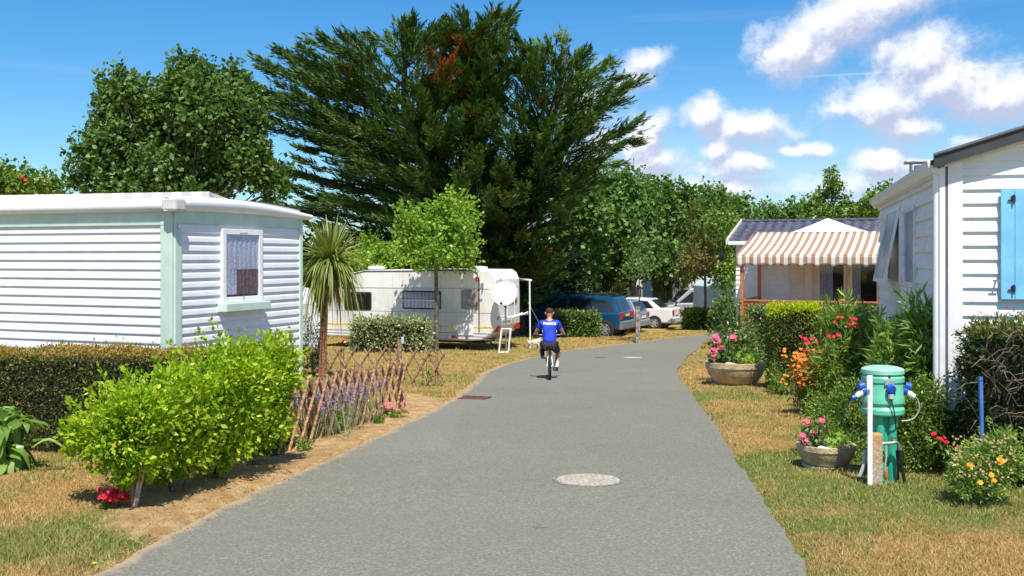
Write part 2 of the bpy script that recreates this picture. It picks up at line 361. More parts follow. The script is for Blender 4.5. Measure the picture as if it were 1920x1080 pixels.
xs_ = axis([(0, 5, .1), (5, 8, .16), (8, 16, .4), (16, 40, 2), (40, 120, 10)], 0) + [120, 300, 700, 1500, 3200]
xs = np.array([-a for a in xs_[::-1]][:-1] + xs_)
X, Yg = np.meshgrid(xs, ys, indexing='ij')
rd = road_dist(X, Yg)
def ground_z(x, y, rd):
    base = zf(y); w = np.clip((rd + .02) / .12, 0, 1); w = w * w * (3 - 2 * w)
    lump = (vnoise(x, y, 1.1, 3) - .5) * .05 + (vnoise(x, y, .33, 4) - .5) * .025
    return base - .03 + w * (.045 + lump * np.clip(rd * 2, 0, 1)) 
Z = ground_z(X, Yg, rd)
# soil mask: bare sandy strip between road, shrubs and lattice fence; green mask: where the lawn is still watered
soilpoly = np.array([G(*p)[:2] for p in [(215, 985), (245, 935), (330, 905), (430, 870), (500, 845), (600, 790), (760, 742), (800, 745), (835, 755), (800, 790), (700, 835), (560, 905), (420, 965), (330, 1005), (250, 1010)]])
soil = np.clip(1 - segdist(X, Yg, np.vstack([soilpoly, soilpoly[:1]])) / .2, 0, 1) ; soil = np.where(inpoly(X, Yg, soilpoly), 1, soil)
soil = np.maximum(soil, np.clip(1 - (rd - .0) / .16, 0, 1) * np.where(X < 0, .9, .12) * (Yg > 0))
def patch(px, py, r): c = G(px, py); return np.exp(-((X - c.x) ** 2 + (Yg - c.y) ** 2) / (r * r))
green = .0 + .8 * patch(300, 985, .7) + .5 * patch(100, 1000, .9) + .6 * patch(1000, 800, .1) + .9 * patch(1700, 930, 1.5) + .7 * patch(1480, 870, .8) + .6 * patch(1600, 1040, .7) + .5 * patch(1320, 745, 1.5) + .5 * patch(860, 715, 1.2) + .5 * patch(820, 750, .8) - .9 * patch(1800, 1060, .9) - .6 * patch(1560, 900, .35) - .5 * patch(1300, 700, 1.) - .5 * patch(60, 940, .8)
nx, ny = X.shape
idx = np.arange(nx * ny).reshape(nx, ny); q = np.stack([idx[:-1, :-1], idx[1:, :-1], idx[1:, 1:], idx[:-1, 1:]], -1).reshape(-1, 4)
me = bpy.data.meshes.new("ground"); me.vertices.add(nx * ny); me.vertices.foreach_set('co', np.stack([X, Yg, Z], -1).astype(np.float32).ravel())
me.loops.add(len(q) * 4); me.loops.foreach_set('vertex_index', q.astype(np.int32).ravel()); me.polygons.add(len(q)); me.polygons.foreach_set('loop_start', np.arange(0, len(q) * 4, 4, dtype=np.int32)); me.polygons.foreach_set('loop_total', np.full(len(q), 4, dtype=np.int32)); me.polygons.foreach_set('use_smooth', np.ones(len(q), dtype=bool)); me.update(calc_edges=True)
a = me.attributes.new('soil', 'FLOAT', 'POINT'); a.data.foreach_set('value', soil.astype(np.float32).ravel())
a = me.attributes.new('green', 'FLOAT', 'POINT'); a.data.foreach_set('value', green.astype(np.float32).ravel())
ground = bpy.data.objects.new("ground", me); C.objects.link(ground); tag(ground, kind='structure')

def lawn_colour(n, blades=False):
    t = nd(n, 'ShaderNodeTexCoord'); gr = nd(n, 'ShaderNodeAttribute', attribute_name='green')
    a = nd(n, 'ShaderNodeTexNoise', inp={2: 1.3, 3: 6, 4: .65}); lk(n, t.outputs['Object'], a.inputs[0])
    b = nd(n, 'ShaderNodeTexNoise', inp={2: 5.0, 3: 7, 4: .75}); lk(n, t.outputs['Object'], b.inputs[0])
    v = mth(n, 'ADD', mth(n, 'ADD', mth(n, 'MULTIPLY', a.outputs[0], .72), mth(n, 'MULTIPLY', b.outputs[0], .38)), mth(n, 'MULTIPLY', gr.outputs['Fac'], .19))
    f = sstep(n, v, .46, .72)
    c = nd(n, 'ShaderNodeTexNoise', inp={2: 45.0, 3: 8, 4: .75}); lk(n, t.outputs['Object'], c.inputs[0])
    dry = mixc(n, sstep(n, c.outputs[0], .3, .72), (.26, .145, .045), (.58, .37, .14)); dry = mixc(n, sstep(n, b.outputs[0], .42, .62, 0, .7), dry, (.42, .28, .10))
    gre = mixc(n, sstep(n, c.outputs[0], .3, .7), (.09, .14, .022), (.22, .25, .055))
    return mixc(n, f, dry, gre), c
gm = bpy.data.materials.new("dry_lawn"); gm.use_nodes = True; n_ = gm.node_tree; b_ = n_.nodes['Principled BSDF']; b_.inputs['Roughness'].default_value = .95; b_.inputs['Specular IOR Level'].default_value = .1
lc, cn = lawn_colour(n_)
sa = nd(n_, 'ShaderNodeAttribute', attribute_name='soil'); t_ = nd(n_, 'ShaderNodeTexCoord')
s1 = nd(n_, 'ShaderNodeTexNoise', inp={2: 120.0, 3: 6, 4: .8}); lk(n_, t_.outputs['Object'], s1.inputs[0])
s2 = nd(n_, 'ShaderNodeTexNoise', inp={2: 6.0, 3: 6, 4: .7}); lk(n_, t_.outputs['Object'], s2.inputs[0])
sc_ = mixc(n_, sstep(n_, s1.outputs[0], .3, .7), (.32, .175, .075), (.58, .36, .16)); sc_ = mixc(n_, sstep(n_, s2.outputs[0], .4, .65), sc_, (.60, .42, .21))
sm_ = sstep(n_, mth(n_, 'ADD', sa.outputs['Fac'], mth(n_, 'MULTIPLY', mth(n_, 'SUBTRACT', s2.outputs[0], .5), 1.1)), .42, .6)
lk(n_, mixc(n_, sm_, lc, sc_), b_.inputs['Base Color'])
bp = nd(n_, 'ShaderNodeBump', inp={0: .9}); bp.inputs['Distance'].default_value = .03; hm = mth(n_, 'ADD', cn.outputs[0], mth(n_, 'MULTIPLY', s1.outputs[0], .5)); lk(n_, hm, bp.inputs['Height']); lk(n_, bp.outputs[0], b_.inputs['Normal'])
me.materials.append(gm)
# road
am = bpy.data.materials.new("worn_asphalt"); am.use_nodes = True; n_ = am.node_tree; b_ = n_.nodes['Principled BSDF']; b_.inputs['Roughness'].default_value = .9; b_.inputs['Specular IOR Level'].default_value = .2
t_ = nd(n_, 'ShaderNodeTexCoord'); a1 = nd(n_, 'ShaderNodeTexVoronoi', inp={2: 75.0}); lk(n_, t_.outputs['Object'], a1.inputs[0])
a2 = nd(n_, 'ShaderNodeTexNoise', inp={2: .55, 3: 7, 4: .65}); lk(n_, t_.outputs['Object'], a2.inputs[0])
a3 = nd(n_, 'ShaderNodeTexNoise', inp={2: 38.0, 3: 6, 4: .8}); lk(n_, t_.outputs['Object'], a3.inputs[0])
ac = mixc(n_, sstep(n_, a3.outputs[0], .3, .7), (.118, .116, .090), (.225, .22, .175)); sep = nd(n_, 'ShaderNodeSeparateColor'); lk(n_, a1.outputs['Color'], sep.inputs[0])
ac = mixc(n_, mth(n_, 'MULTIPLY', sstep(n_, sep.outputs[0], .75, .97), .4), ac, (.37, .355, .30)); ac = mixc(n_, sstep(n_, a2.outputs[0], .35, .68, 0, .35), ac, (.145, .145, .125))
a4 = nd(n_, 'ShaderNodeTexNoise', inp={2: 3.2, 3: 8, 4: .7}); lk(n_, t_.outputs['Object'], a4.inputs[0]); ac = mixc(n_, sstep(n_, a4.outputs[0], .55, .75, 0, .25), ac, (.34, .32, .27))
cr = nd(n_, 'ShaderNodeTexVoronoi', feature='DISTANCE_TO_EDGE', inp={2: .9}); cw_ = nd(n_, 'ShaderNodeTexNoise', inp={2: 4.0, 3: 6, 4: .7}); lk(n_, t_.outputs['Object'], cw_.inputs[0]); cm0 = nd(n_, 'ShaderNodeVectorMath', operation='MULTIPLY_ADD'); lk(n_, cw_.outputs[1], cm0.inputs[0]); cm0.inputs[1].default_value = (.35, .35, 0); lk(n_, t_.outputs['Object'], cm0.inputs[2]); lk(n_, cm0.outputs[0], cr.inputs[0])
ac = mixc(n_, mth(n_, 'MULTIPLY', sstep(n_, cr.outputs['Distance'], .009, .002), sstep(n_, a2.outputs[0], .54, .62, 0, .55)), ac, (.06, .06, .052))
pt_ = nd(n_, 'ShaderNodeTexVoronoi', inp={2: .16}); lk(n_, cm0.outputs[0], pt_.inputs[0]); ps_ = nd(n_, 'ShaderNodeSeparateColor'); lk(n_, pt_.outputs['Color'], ps_.inputs[0]); ac = mixc(n_, mth(n_, 'MULTIPLY', ps_.outputs[0], .16), ac, (.33, .32, .28))
ea = nd(n_, 'ShaderNodeAttribute', attribute_name='edge'); es = sstep(n_, mth(n_, 'ADD', ea.outputs['Fac'], mth(n_, 'MULTIPLY', a4.outputs[0], .9)), 1.1, 1.45, 0, .6)
ac = mixc(n_, es, ac, (.46, .33, .19)); lk(n_, ac, b_.inputs['Base Color'])
bp = nd(n_, 'ShaderNodeBump', inp={0: .6}); bp.inputs['Distance'].default_value = .006; lk(n_, mth(n_, 'ADD', a1.outputs[0], a3.outputs[0]), bp.inputs['Height']); lk(n_, bp.outputs[0], b_.inputs['Normal'])
m = 16; tt = np.linspace(0, 1, m + 1); tt = .5 - .5 * np.cos(tt * np.pi)
V = L_[:, None] * (1 - tt)[None, :, None] + R_[:, None] * tt[None, :, None]; zz = zf(V[..., 1]) + .004 * np.sin(np.pi * tt)[None]
V = np.concatenate([V, zz[..., None]], -1)
road = gridmesh("road", V[None], am); tag(road, kind='structure')
dd = np.minimum(np.linalg.norm(V[..., :2] - L_[:, None], axis=-1), np.linalg.norm(V[..., :2] - R_[:, None], axis=-1) + .22)
a = road.data.attributes.new('edge', 'FLOAT', 'POINT'); a.data.foreach_set('value', np.clip(1 - dd / .35, 0, 1).astype(np.float32).ravel())

# grass blades (stuff) on the near lawns
def blades():
    N = 620000; u = rng.random(N); yy = 5.2 + (44 - 5.2) * u ** 2.3; xx = rng.uniform(-.56, .56, N) * yy * 1.05
    r = road_dist(xx, yy); nz = vnoise(xx, yy, .25, 9); keep = (r > -.025 + nz * .09) & ~inpoly(xx, yy, soilpoly)
    xx, yy, r = xx[keep], yy[keep], r[keep]; z = ground_z(xx, yy, r) - .004; n = len(xx)
    h = rng.uniform(.008, .032, n) * (.6 + vnoise(xx, yy, .5, 21)) * (1 + .02 * yy); w = .0012 + .00032 * yy
    a = rng.uniform(0, 6.28, n); lean = rng.uniform(.2, 1.3, n) * h; la = rng.uniform(0, 6.28, n)
    wd = vnoise(xx, yy, .16, 77) * vnoise(xx, yy, .9, 78); h = np.where(wd > .62, h * 2.6, h)
    b = np.stack([xx, yy, z], 1); dx = np.stack([np.cos(a) * w, np.sin(a) * w, 0 * a], 1); tip = b + np.stack([np.cos(la) * lean, np.sin(la) * lean, h], 1)
    V = np.stack([b - dx, b + dx, tip], 1)
    m = bpy.data.materials.new("grass_blades"); m.use_nodes = True; nt = m.node_tree; bb = nt.nodes['Principled BSDF']; bb.inputs['Roughness'].default_value = .7; bb.inputs['Specular IOR Level'].default_value = .15
    c, _ = lawn_colour(nt); ge = nd(nt, 'ShaderNodeNewGeometry'); c = mixc(nt, mth(nt, 'MULTIPLY', ge.outputs['Random Per Island'], .45), c, (.56, .44, .20)); lk(nt, c, bb.inputs['Base Color'])
    o = fastmesh("grass", V, 3, m); tag(o, 'short sun-dried lawn grass with green patches either side of the road', 'grass', kind='stuff')
    # green attribute taken from the same patches
    gg = np.zeros(n)
    for (px, py, rr, s) in [(300, 985, .7, .8), (100, 1000, .9, .5), (1700, 930, 1.5, .9), (1480, 870, .8, .7), (1600, 1040, .7, .6), (1320, 745, 1.5, .5), (860, 715, 1.2, .5), (820, 750, .8, .5), (1800, 1060, .9, -.9), (1560, 900, .35, -.6), (1300, 700, 1., -.5), (60, 940, .8, -.5)]:
        c0 = G(px, py); gg += s * np.exp(-((xx - c0.x) ** 2 + (yy - c0.y) ** 2) / rr ** 2)
    at = o.data.attributes.new('green', 'FLOAT', 'POINT'); at.data.foreach_set('value', np.repeat(gg, 3).astype(np.float32))
blades()
# ------------------------------------------------------------------ vegetation
bark = mat("grey_bark", (.16, .12, .085), .9, .3, 14, bump=.8, bs=40)
barkd = mat("dark_bark", (.085, .062, .045), .9, .3, 10, bump=.8, bs=30)
stemg = mat("green_stem", (.12, .17, .05), .7, .2, 20)
stemb = mat("pale_stem", (.42, .34, .24), .8, .2, 25)
def ellpts(n, c, r, shell=.55):
    d = unit(rnd(n)); rr = (shell + (1 - shell) * rng.random(n)) ; return np.array(c) + d * rr[:, None] * np.array(r), d
CYP = dict(c1=(.026, .066, .020), c2=(.12, .215, .045), c3=(.18, .25, .06))
m_cyp = leafmat("cypress_foliage", CYP['c1'], CYP['c2'], CYP['c3'], trans=.12, rough=.6, gl=.2, patch=.8)
m_dead = leafmat("dead_cypress_foliage", (.20, .06, .02), (.36, .13, .04), trans=.15)
m_brn = leafmat("bronzed_conifer_foliage", (.06, .105, .022), (.15, .19, .04), (.26, .17, .05), trans=.15, patch=.6)
m_pop = leafmat("poplar_leaves", (.035, .085, .016), (.15, .25, .05), (.22, .31, .11), trans=.24, gl=.3, rough=.5, patch=.7)
m_pop2 = leafmat("far_poplar_leaves", (.05, .12, .022), (.16, .27, .055), (.26, .36, .13), trans=.26, gl=.3, rough=.5)
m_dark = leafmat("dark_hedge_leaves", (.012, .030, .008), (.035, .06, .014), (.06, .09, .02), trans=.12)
m_yg = leafmat("lime_leaves", (.12, .25, .008), (.40, .52, .02), (.70, .68, .10), trans=.36, gl=.3, tcol=(1.3, 1.5, .35), patch=2.5)
m_may = leafmat("fresh_maple_leaves", (.11, .24, .025), (.30, .44, .06), (.42, .52, .12), trans=.36, gl=.25)
m_mid = leafmat("mid_green_leaves", (.06, .13, .016), (.20, .31, .045), (.34, .42, .08), trans=.26, gl=.35)
m_ole = leafmat("oleander_leaves", (.09, .18, .025), (.30, .43, .08), (.50, .58, .18), trans=.28, gl=.4)
m_var = leafmat("variegated_leaves", (.09, .14, .04), (.42, .46, .22), (.70, .70, .45), trans=.2, gl=.3)
m_lau = leafmat("laurel_leaves", (.05, .11, .02), (.18, .28, .06), (.36, .42, .16), trans=.2, gl=.55, rough=.35)
m_hedL = leafmat("clipped_hedge_leaves", (.055, .08, .016), (.15, .20, .034), (.28, .14, .06), trans=.15, patch=3)
m_hedT = leafmat("sunburnt_hedge_tips", (.24, .18, .03), (.40, .24, .06), (.34, .30, .05), trans=.2, patch=2)
m_hedY = leafmat("sunlit_hedge_tips", (.32, .42, .015), (.55, .60, .03), trans=.3, tcol=(1.2, 1.3, .3))  # sunlight on the clipped top is put into these yellow leaf colours
m_hedR = leafmat("column_hedge_leaves", (.05, .10, .014), (.16, .22, .03), (.24, .17, .06), trans=.15, patch=4)
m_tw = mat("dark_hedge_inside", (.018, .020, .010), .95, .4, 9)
m_pink = leafmat("pink_petals", (.75, .10, .22), (.95, .30, .42), trans=.3, tcol=(1, .6, .7), gl=.2)
m_red = leafmat("red_petals", (.62, .015, .03), (.85, .05, .09), trans=.25, tcol=(1, .5, .5), gl=.2)
m_org = leafmat("orange_petals", (.80, .20, .03), (.90, .38, .08), trans=.3, tcol=(1, .7, .4), gl=.2)
m_yel = leafmat("yellow_petals", (.90, .55, .04), (.95, .42, .05), trans=.3, tcol=(1, .8, .4), gl=.2)
m_pur = leafmat("lavender_spikes", (.16, .10, .30), (.36, .25, .48), (.45, .22, .38), trans=.2)
m_ltan = leafmat("dried_flower_heads", (.38, .24, .12), (.60, .42, .24), trans=.2)

# --- big Monterey cypress: limbs sweeping up and out of a short trunk, each carrying feathery plumes
def plumes(base, dirs, Ls, Rr, per, lf, asp=.2, spread=.75, up=.25):
    """base,dirs (n,3); Ls (n,), returns leaf quads along every plume"""
    n = len(base); t = rng.random((n, per)) ** .85; d = unit(dirs)
    cx = base[:, None] + d[:, None] * (Ls[:, None] * t)[..., None]
    cx[..., 2] -= (.12 * Ls[:, None] * np.sin(t * np.pi))
    off = rng.normal(0, 1, (n, per, 3)) * (Rr[:, None] * (1 - t) ** .8)[..., None] * .5; off[..., 2] *= .55
    Pp = (cx + off).reshape(-1, 3); dd = (d[:, None] + off / (Rr[:, None, None] + 1e-6) * .5 + rng.normal(0, 1, (n, per, 3)) * spread * .35 + np.array([0, 0, up])).reshape(-1, 3)
    return leaves(Pp, dd, lf, lf * asp, upb=1.2, jit=.8)
def cypress():
    Y0 = 41.; root = empty("cypress_tree", gz(955, Y0), 0, 'huge dark wind-swept cypress with feathery spreading limbs towering behind the caravan', 'tree')
    tips = [(487,99),(482,147),(533,84),(580,62),(624,67),(678,69),(704,58),(755,27),(824,49),(838,40),(878,31),(951,12),(940,22),(984,67),(1020,75),(1060,64),(1095,89),(1110,120),(1135,107),(1165,130),(1189,142),(1147,182),(1189,218),(1160,235),(1187,253),(1153,293),(1127,327),(1080,345),(500,225),(490,285),(512,330),(498,372),(545,390),(600,410),(495,185),(560,120),(645,110),(1085,160),(1120,205),(730,60),(905,60),(780,60),(1105,300),(650,430),(700,440),(1040,410),(1050,470),(1030,540)]
    hull = np.array([(490,110),(580,75),(755,45),(950,25),(1060,80),(1170,150),(1170,260),(1110,330),(1055,420),(1055,560),(930,575),(840,500),(700,430),(520,385),(500,250)])
    T = [(P(850 + (px - 850) * .98, py + 14, Y0 + rng.uniform(-2.2, 2.2)), 1) for px, py in tips]
    for _ in range(75): T.append((P(rng.normal(885, 55), rng.uniform(50, 300), Y0 - rng.uniform(.8, 3.4)), 0))
    for _ in range(85): T.append((P(rng.uniform(880, 1045), rng.uniform(270, 500), Y0 - rng.uniform(1.2, 3.2)), 0))
    k = 0
    while k < 215:
        px, py = rng.uniform(480, 1180), rng.uniform(25, 590)
        if not inpoly(np.array(px), np.array(py), hull): continue
        ex = min(1, abs(px - 850) / 360); ey = max(0, (330 - py) / 330); dmax = 5.6 * math.sqrt(max(.05, 1 - max(ex, ey * .9) ** 2))
        if py > 430: dmax = 2.4
        dy = -dmax * rng.uniform(.35, 1) if rng.random() < .72 else dmax * rng.uniform(-.3, 1)
        T.append((P(px, py, Y0 + dy), 0)); k += 1
    trunk = MB(); gzv = zf(Y0); b = Vector(root.location)
    cols = [P(950, 560, Y0), P(940, 430, Y0), P(900, 300, Y0), P(880, 160, Y0), P(915, 60, Y0)]
    trunk.tube([b + Vector((0, 0, -.2))] + cols, [.75, .6, .5, .38, .22, .08], 12)
    second = [P(945, 470, Y0), P(860, 360, Y0 - .5), P(760, 220, Y0 - .6), P(757, 70, Y0 - .4)]; trunk.tube(second, [.45, .33, .2, .06], 10)
    third = [P(950, 480, Y0), P(1000, 330, Y0 - .4), P(1040, 200, Y0 - .4), P(1065, 90, Y0)]; trunk.tube(third, [.42, .3, .18, .05], 10)
    def dens_(l): return [np.array(l[i]) * (1 - t) + np.array(l[i + 1]) * t for i in range(len(l) - 1) for t in np.linspace(0, 1, 6)]
    tp = dens_(cols) + dens_(second) + dens_(third)
    limb = MB(); B = []; D = []; LL = []; RR = []; isd = []
    for tip, edge_ in T:
        tipn = np.array(tip); best = min(tp, key=lambda q: np.linalg.norm(q[:2] - tipn[:2]) * .7 + abs((tipn[2] - q[2]) - ((.5 + .16 * np.linalg.norm(q[:2] - tipn[:2])) if tipn[2] < 7 else (.6 + .30 * np.linalg.norm(q[:2] - tipn[:2])))))
        q0 = best.copy(); v = tipn - q0; ctrl = q0 + v * .55 + np.array([0, 0, (.06 if rng.random() < .5 else -.08) * np.linalg.norm(v)]); t = np.linspace(0, 1, 9)[:, None]
        c = q0 * (1 - t) ** 2 + 2 * ctrl * t * (1 - t) + tipn * t ** 2; Ln = np.linalg.norm(v)
        limb.tube([Vector(x) for x in c[:8]], [.009 * Ln * (1 - i / 8.5) + .012 for i in range(8)], 5)
        tt = np.concatenate([rng.uniform(.22, .97, int(5 + Ln * 2.9)), [.93, .97, .99]]); tg = lambda s: unit((2 * (1 - s) * (ctrl - q0) + 2 * s * (tipn - ctrl))[None])[0]
        if edge_:
            for s_e, le, re in ((.9, 1.25, .11), (.80, 1.5, .16), (.97, .8, .08)):
                B.append(q0 * (1 - s_e) ** 2 + 2 * ctrl * s_e * (1 - s_e) + tipn * s_e ** 2); D.append(tg(s_e) * [1.2, 1, .7] + rnd(1)[0] * .08); LL.append(le); RR.append(re); isd.append(False)
        for s in tt:
            p = q0 * (1 - s) ** 2 + 2 * ctrl * s * (1 - s) + tipn * s * s; g_ = tg(s)
            side = unit(rnd(1))[0]; side[2] = side[2] * .35 + .05
            w = .25 + .85 * (1 - s); d = g_ * [1, 1, .75] + side * w * 1.05 + np.array([0, 0, .06])
            B.append(p); D.append(d); LL.append((1.0 + .6 * rng.random()) * (.5 + .6 * (1 - s))); RR.append(.16 + .14 * (1 - s))
            px = 960 + F * p[0] / p[1]; py = 480 - F * (p[2] - 1.9) / p[1]
            isd.append(((abs(px - 825) < 45 and abs(py - 140) < 38) or (abs(px - 855) < 30 and abs(py - 98) < 16) or rng.random() < .02) and rng.random() < .33 and abs(px-830)<220)
    B, D, LL, RR, isd = map(np.array, (B, D, LL, RR, isd)); per = 36
    Q = plumes(B, D, LL, RR, per, .24, .2, spread=.6, up=.15); mi = np.repeat(isd.astype(int), per)
    trunk.build("trunk", barkd, root, world=True); limb.build("limbs", barkd, root, world=True)
    fastmesh("crown", Q, 4, [m_cyp, m_dead], root, mi)
cypress()

def shoot_crown(lobes, shoot_n, shoot_l, leaf, per, up=1.6, rad=.22):
    """lobes: (x,y,z,rx,ry,rz). leafy upright shoots all over the lobes"""
    B = []; D = []
    vol = np.array([l[3] * l[5] for l in lobes]); vol = vol / vol.sum()
    for l, f in zip(lobes, vol):
        k = max(6, int(shoot_n * f)); p, d = ellpts(k, l[:3], l[3:], .5); p[:, 1] -= abs(p[:, 1] - l[1]) * .3
        B.append(p); D.append(d * .7 + np.array([0, 0, up]) + rnd(k, .18))
    B = np.concatenate(B); D = unit(np.concatenate(D)); n = len(B); t = rng.random((n, per)); L = shoot_l * rng.uniform(.5, 1.2, n)
    c = B[:, None] + D[:, None] * (L[:, None] * t)[..., None]; off = rng.normal(0, 1, (n, per, 3)) * (rad * (1 - .75 * t))[..., None] * .7
    Pp = (c + off).reshape(-1, 3); dd = (off / rad + rng.normal(0, .5, (n, per, 3)) + np.array([0, 0, -.1])).reshape(-1, 3)
    return leaves(Pp, dd, leaf, leaf * .8, upb=.8, jit=1.0)
def broad_tree(name, label, cat, lobes, base, trunk_r, m, shoot_n, shoot_l, leaf, per=16, up=1.6, rad=.22, group=None, bk=None, forks=None):
    root = empty(name, base, 0, label, cat, group); b = Vector(base); tr = MB(); top = max(lobes, key=lambda l: l[2])
    low = min(l[2] - l[5] for l in lobes); cx = sum(l[0] for l in lobes) / len(lobes); cy = sum(l[1] for l in lobes) / len(lobes)
    cr = Vector((b.x * .6 + cx * .4, b.y * .6 + cy * .4, max(low + .2, b.z + .6)))
    tr.tube([b + Vector((0, 0, -.1)), b.lerp(cr, .5) + Vector((trunk_r * .3, 0, 0)), cr], [trunk_r * 1.15, trunk_r * .9, trunk_r * .8], 9)
    for l in lobes:
        e = Vector(l[:3]); mid = cr.lerp(e, .5) + Vector((0, 0, -.12 * (e - cr).length)); tr.tube([cr, mid, e, e + Vector((0, 0, l[5] * .6))], [trunk_r * .5, trunk_r * .26, trunk_r * .11, trunk_r * .04], 6)
        for _ in range(3):
            q = e + Vector((rng.uniform(-.8, .8) * l[3], rng.uniform(-.8, .8) * l[4], rng.uniform(-.2, .9) * l[5])); tr.tube([mid, mid.lerp(q, .5) + Vector((0, 0, -.1)), q], [trunk_r * .18, trunk_r * .10, trunk_r * .04], 5)
    tr.build("trunk", bk or bark, root, world=True)
    fastmesh("crown", shoot_crown(lobes, shoot_n, shoot_l, leaf, per, up, rad), 4, m, root); return root
def plobes(lst, Y, dr=.75, jy=1.2):
    o = []
    for (px, py, rx, ry) in lst:
        yy = Y + rng.uniform(-jy, jy); p = P(px, py, yy); o.append((p.x, p.y, p.z, rx / F * yy, rx / F * yy * dr, ry / F * yy))
    return o
# white poplar behind the left home
lob = plobes([(200,215,18,45),(225,300,60,60),(172,310,26,30),(262,225,20,45),(300,250,45,60),(300,330,80,45),(355,160,20,40),(390,235,50,65),(392,180,16,36),(445,190,20,40),(462,250,30,55),(440,320,60,50),(475,320,28,45),(340,270,60,60),(148,352,22,16),(230,190,14,30),(300,385,140,35),(250,270,60,60),(330,205,30,50),(505,360,30,30)], 36)
broad_tree("poplar_tree", 'broad leafy poplar with upright jagged shoots behind the left white mobile home', 'tree', lob, gz(330, 36), .26, m_pop, 2100, 1.05, .17, 24, up=2.8, rad=.20)
# reddish shrub tree at the far left
lob = plobes([(-60,350,60,35),(0,345,45,28),(55,355,45,22),(95,365,40,20),(-10,400,110,50)], 30)
r_ = broad_tree("flowering_tree", 'low tree with a few red blossoms at the far left behind the mobile home roof', 'tree', lob, gz(10, 30), .14, m_mid, 500, .5, .14, 14, up=1.0)
bloomset("blossom", flowers([P(rng.uniform(-60, 90), rng.uniform(322, 365), 29.3) for _ in range(10)], .06, 6), m_red, r_)
# poplar row to the right of the cypress
row = [(1085,350,60,1),(1135,335,62,1.1),(1185,338,60,1),(1228,348,55,1),(1285,366,55,1),(1335,366,58,1),(1385,385,45,1),(1440,400,60,1),(1490,395,50,1)]
for i, (px, top, w, s) in enumerate(row):
    Y = [50, 53, 51, 54, 57, 59, 62, 66, 68][i]; h = 520 - top
    l = plobes([(px, top + .22 * h, w * .42, .20 * h), (px - w * .4, top + .42 * h, w * .5, .2 * h), (px + w * .4, top + .45 * h, w * .5, .2 * h), (px, top + .6 * h, w * .7, .25 * h), (px - w * .3, top + .85 * h, w * .6, .2 * h), (px + w * .3, top + .88 * h, w * .6, .2 * h), (px - w * .25, top + .14 * h, w * .2, .12 * h), (px + w * .28, top + .18 * h, w * .2, .14 * h)], Y)
    where = ['nearest the big cypress', 'second out from the big cypress', 'third out from the big cypress', 'above the silver van roof', 'above the bronzed conifer, taller right neighbour of the gap', 'directly left of the slate roofed chalet', 'peeking over the chalet roof left end', 'seen over the left half of the chalet roof', 'seen over the white awning peak'][i]
    broad_tree("poplar_tree", f'green poplar in the distant row, {where}', 'tree', l, gz(px, Y), .2, m_pop2, 560, 1.1, .22, 17, up=2.7, rad=.24, group='row of poplars behind the parked cars')
# isolated tree above the chalet
lob = plobes([(1560,340,9,20),(1552,368,16,14),(1582,385,16,10),(1522,385,14,16),(1603,393,9,6),(1535,402,24,14),(1570,405,26,14),(1562,355,14,10)], 47, jy=.6)
broad_tree("tree", 'light green tree standing alone above the chalet roof beside the white peak', 'tree', lob, gz(1555, 47), .15, m_mid, 210, .42, .13, 16, up=1.1, rad=.16)
lob = plobes([(1640,395,25,20),(1660,380,25,18),(1630,415,35,20)], 45)
broad_tree("tree", 'small tree tip between the chalet roof and the right mobile home gutter', 'tree', lob, gz(1650, 45), .13, m_mid, 200, .6, .17, 14, up=1.2)
# bronzed conifers and small trees among the cars
def conifer(label, tips, Y, base_px, m, cat='tree', name="conifer"):
    root = empty(name, gz(base_px, Y), 0, label, cat); tr = MB(); b = Vector(root.location); B = []; D = []; LL = []; RR = []
    tr.tube([b + Vector((0, 0, -.1)), P(base_px, 520, Y), P(base_px, 440, Y)], [.16, .12, .04], 8)
    for px, py in tips:
        q0 = np.array(P(base_px, py + 60, Y)); t1 = np.array(P(px, py, Y - rng.uniform(0, 1.6))); v = t1 - q0; tr.tube([Vector(q0), Vector(q0 + v * .5), Vector(t1)], [.05, .035, .01], 5)
        for s in np.concatenate([rng.uniform(.1, .95, 22), [.97]]):
            B.append(q0 + v * s); D.append(unit(v[None])[0] + rnd(1)[0] * .45 + [0, 0, .2]); LL.append(.55 + .4 * rng.random()); RR.append(.3)
    tr.build("trunk", barkd, root, world=True); B, D, LL, RR = map(np.array, (B, D, LL, RR))
    fastmesh("crown", plumes(B, D, LL, RR, 40, .22, .2), 4, m, root)
conifer('dark bronzed conifer leaning right above the white sedan', [(1300,395),(1270,410),(1240,430),(1320,430),(1225,460),(1330,455),(1215,490),(1290,480),(1250,500),(1305,510),(1230,520)], 54, 1255, m_brn)
conifer('green brown conifer with drooping low branches above the blue minivan', [(1130,420),(1090,450),(1150,470),(1080,490),(1140,510),(1190,470),(1110,525),(1165,530),(1210,500)], 52, 1135, m_brn)
lob = plobes([(1310,490,34,22),(1330,505,22,18),(1325,470,16,12)], 45)
broad_tree("small_tree", 'small russet brown leafed tree directly over the silver van', 'tree', lob, gz(1322, 45.5), .07, leafmat("russet_leaves", (.09, .11, .03), (.24, .21, .07), trans=.25), 260, .35, .11, 14, up=.9)
lob = plobes([(1198,480,26,26),(1190,510,30,20),(1212,505,18,18)], 37.3)
broad_tree("sapling", 'young green sapling tied to the grey wooden post by the blue car', 'tree', lob, gz(1198, 37.3), .025, m_pop2, 100, .42, .09, 10, up=1.2)
lob = plobes([(1370,470,22,60),(1360,520,22,30),(1350,430,20,30)], 44)
broad_tree("small_tree", 'bright green tree pressed against the left end of the chalet', 'tree', lob, gz(1358, 44), .1, m_mid, 260, .5, .13, 14, up=1.1)
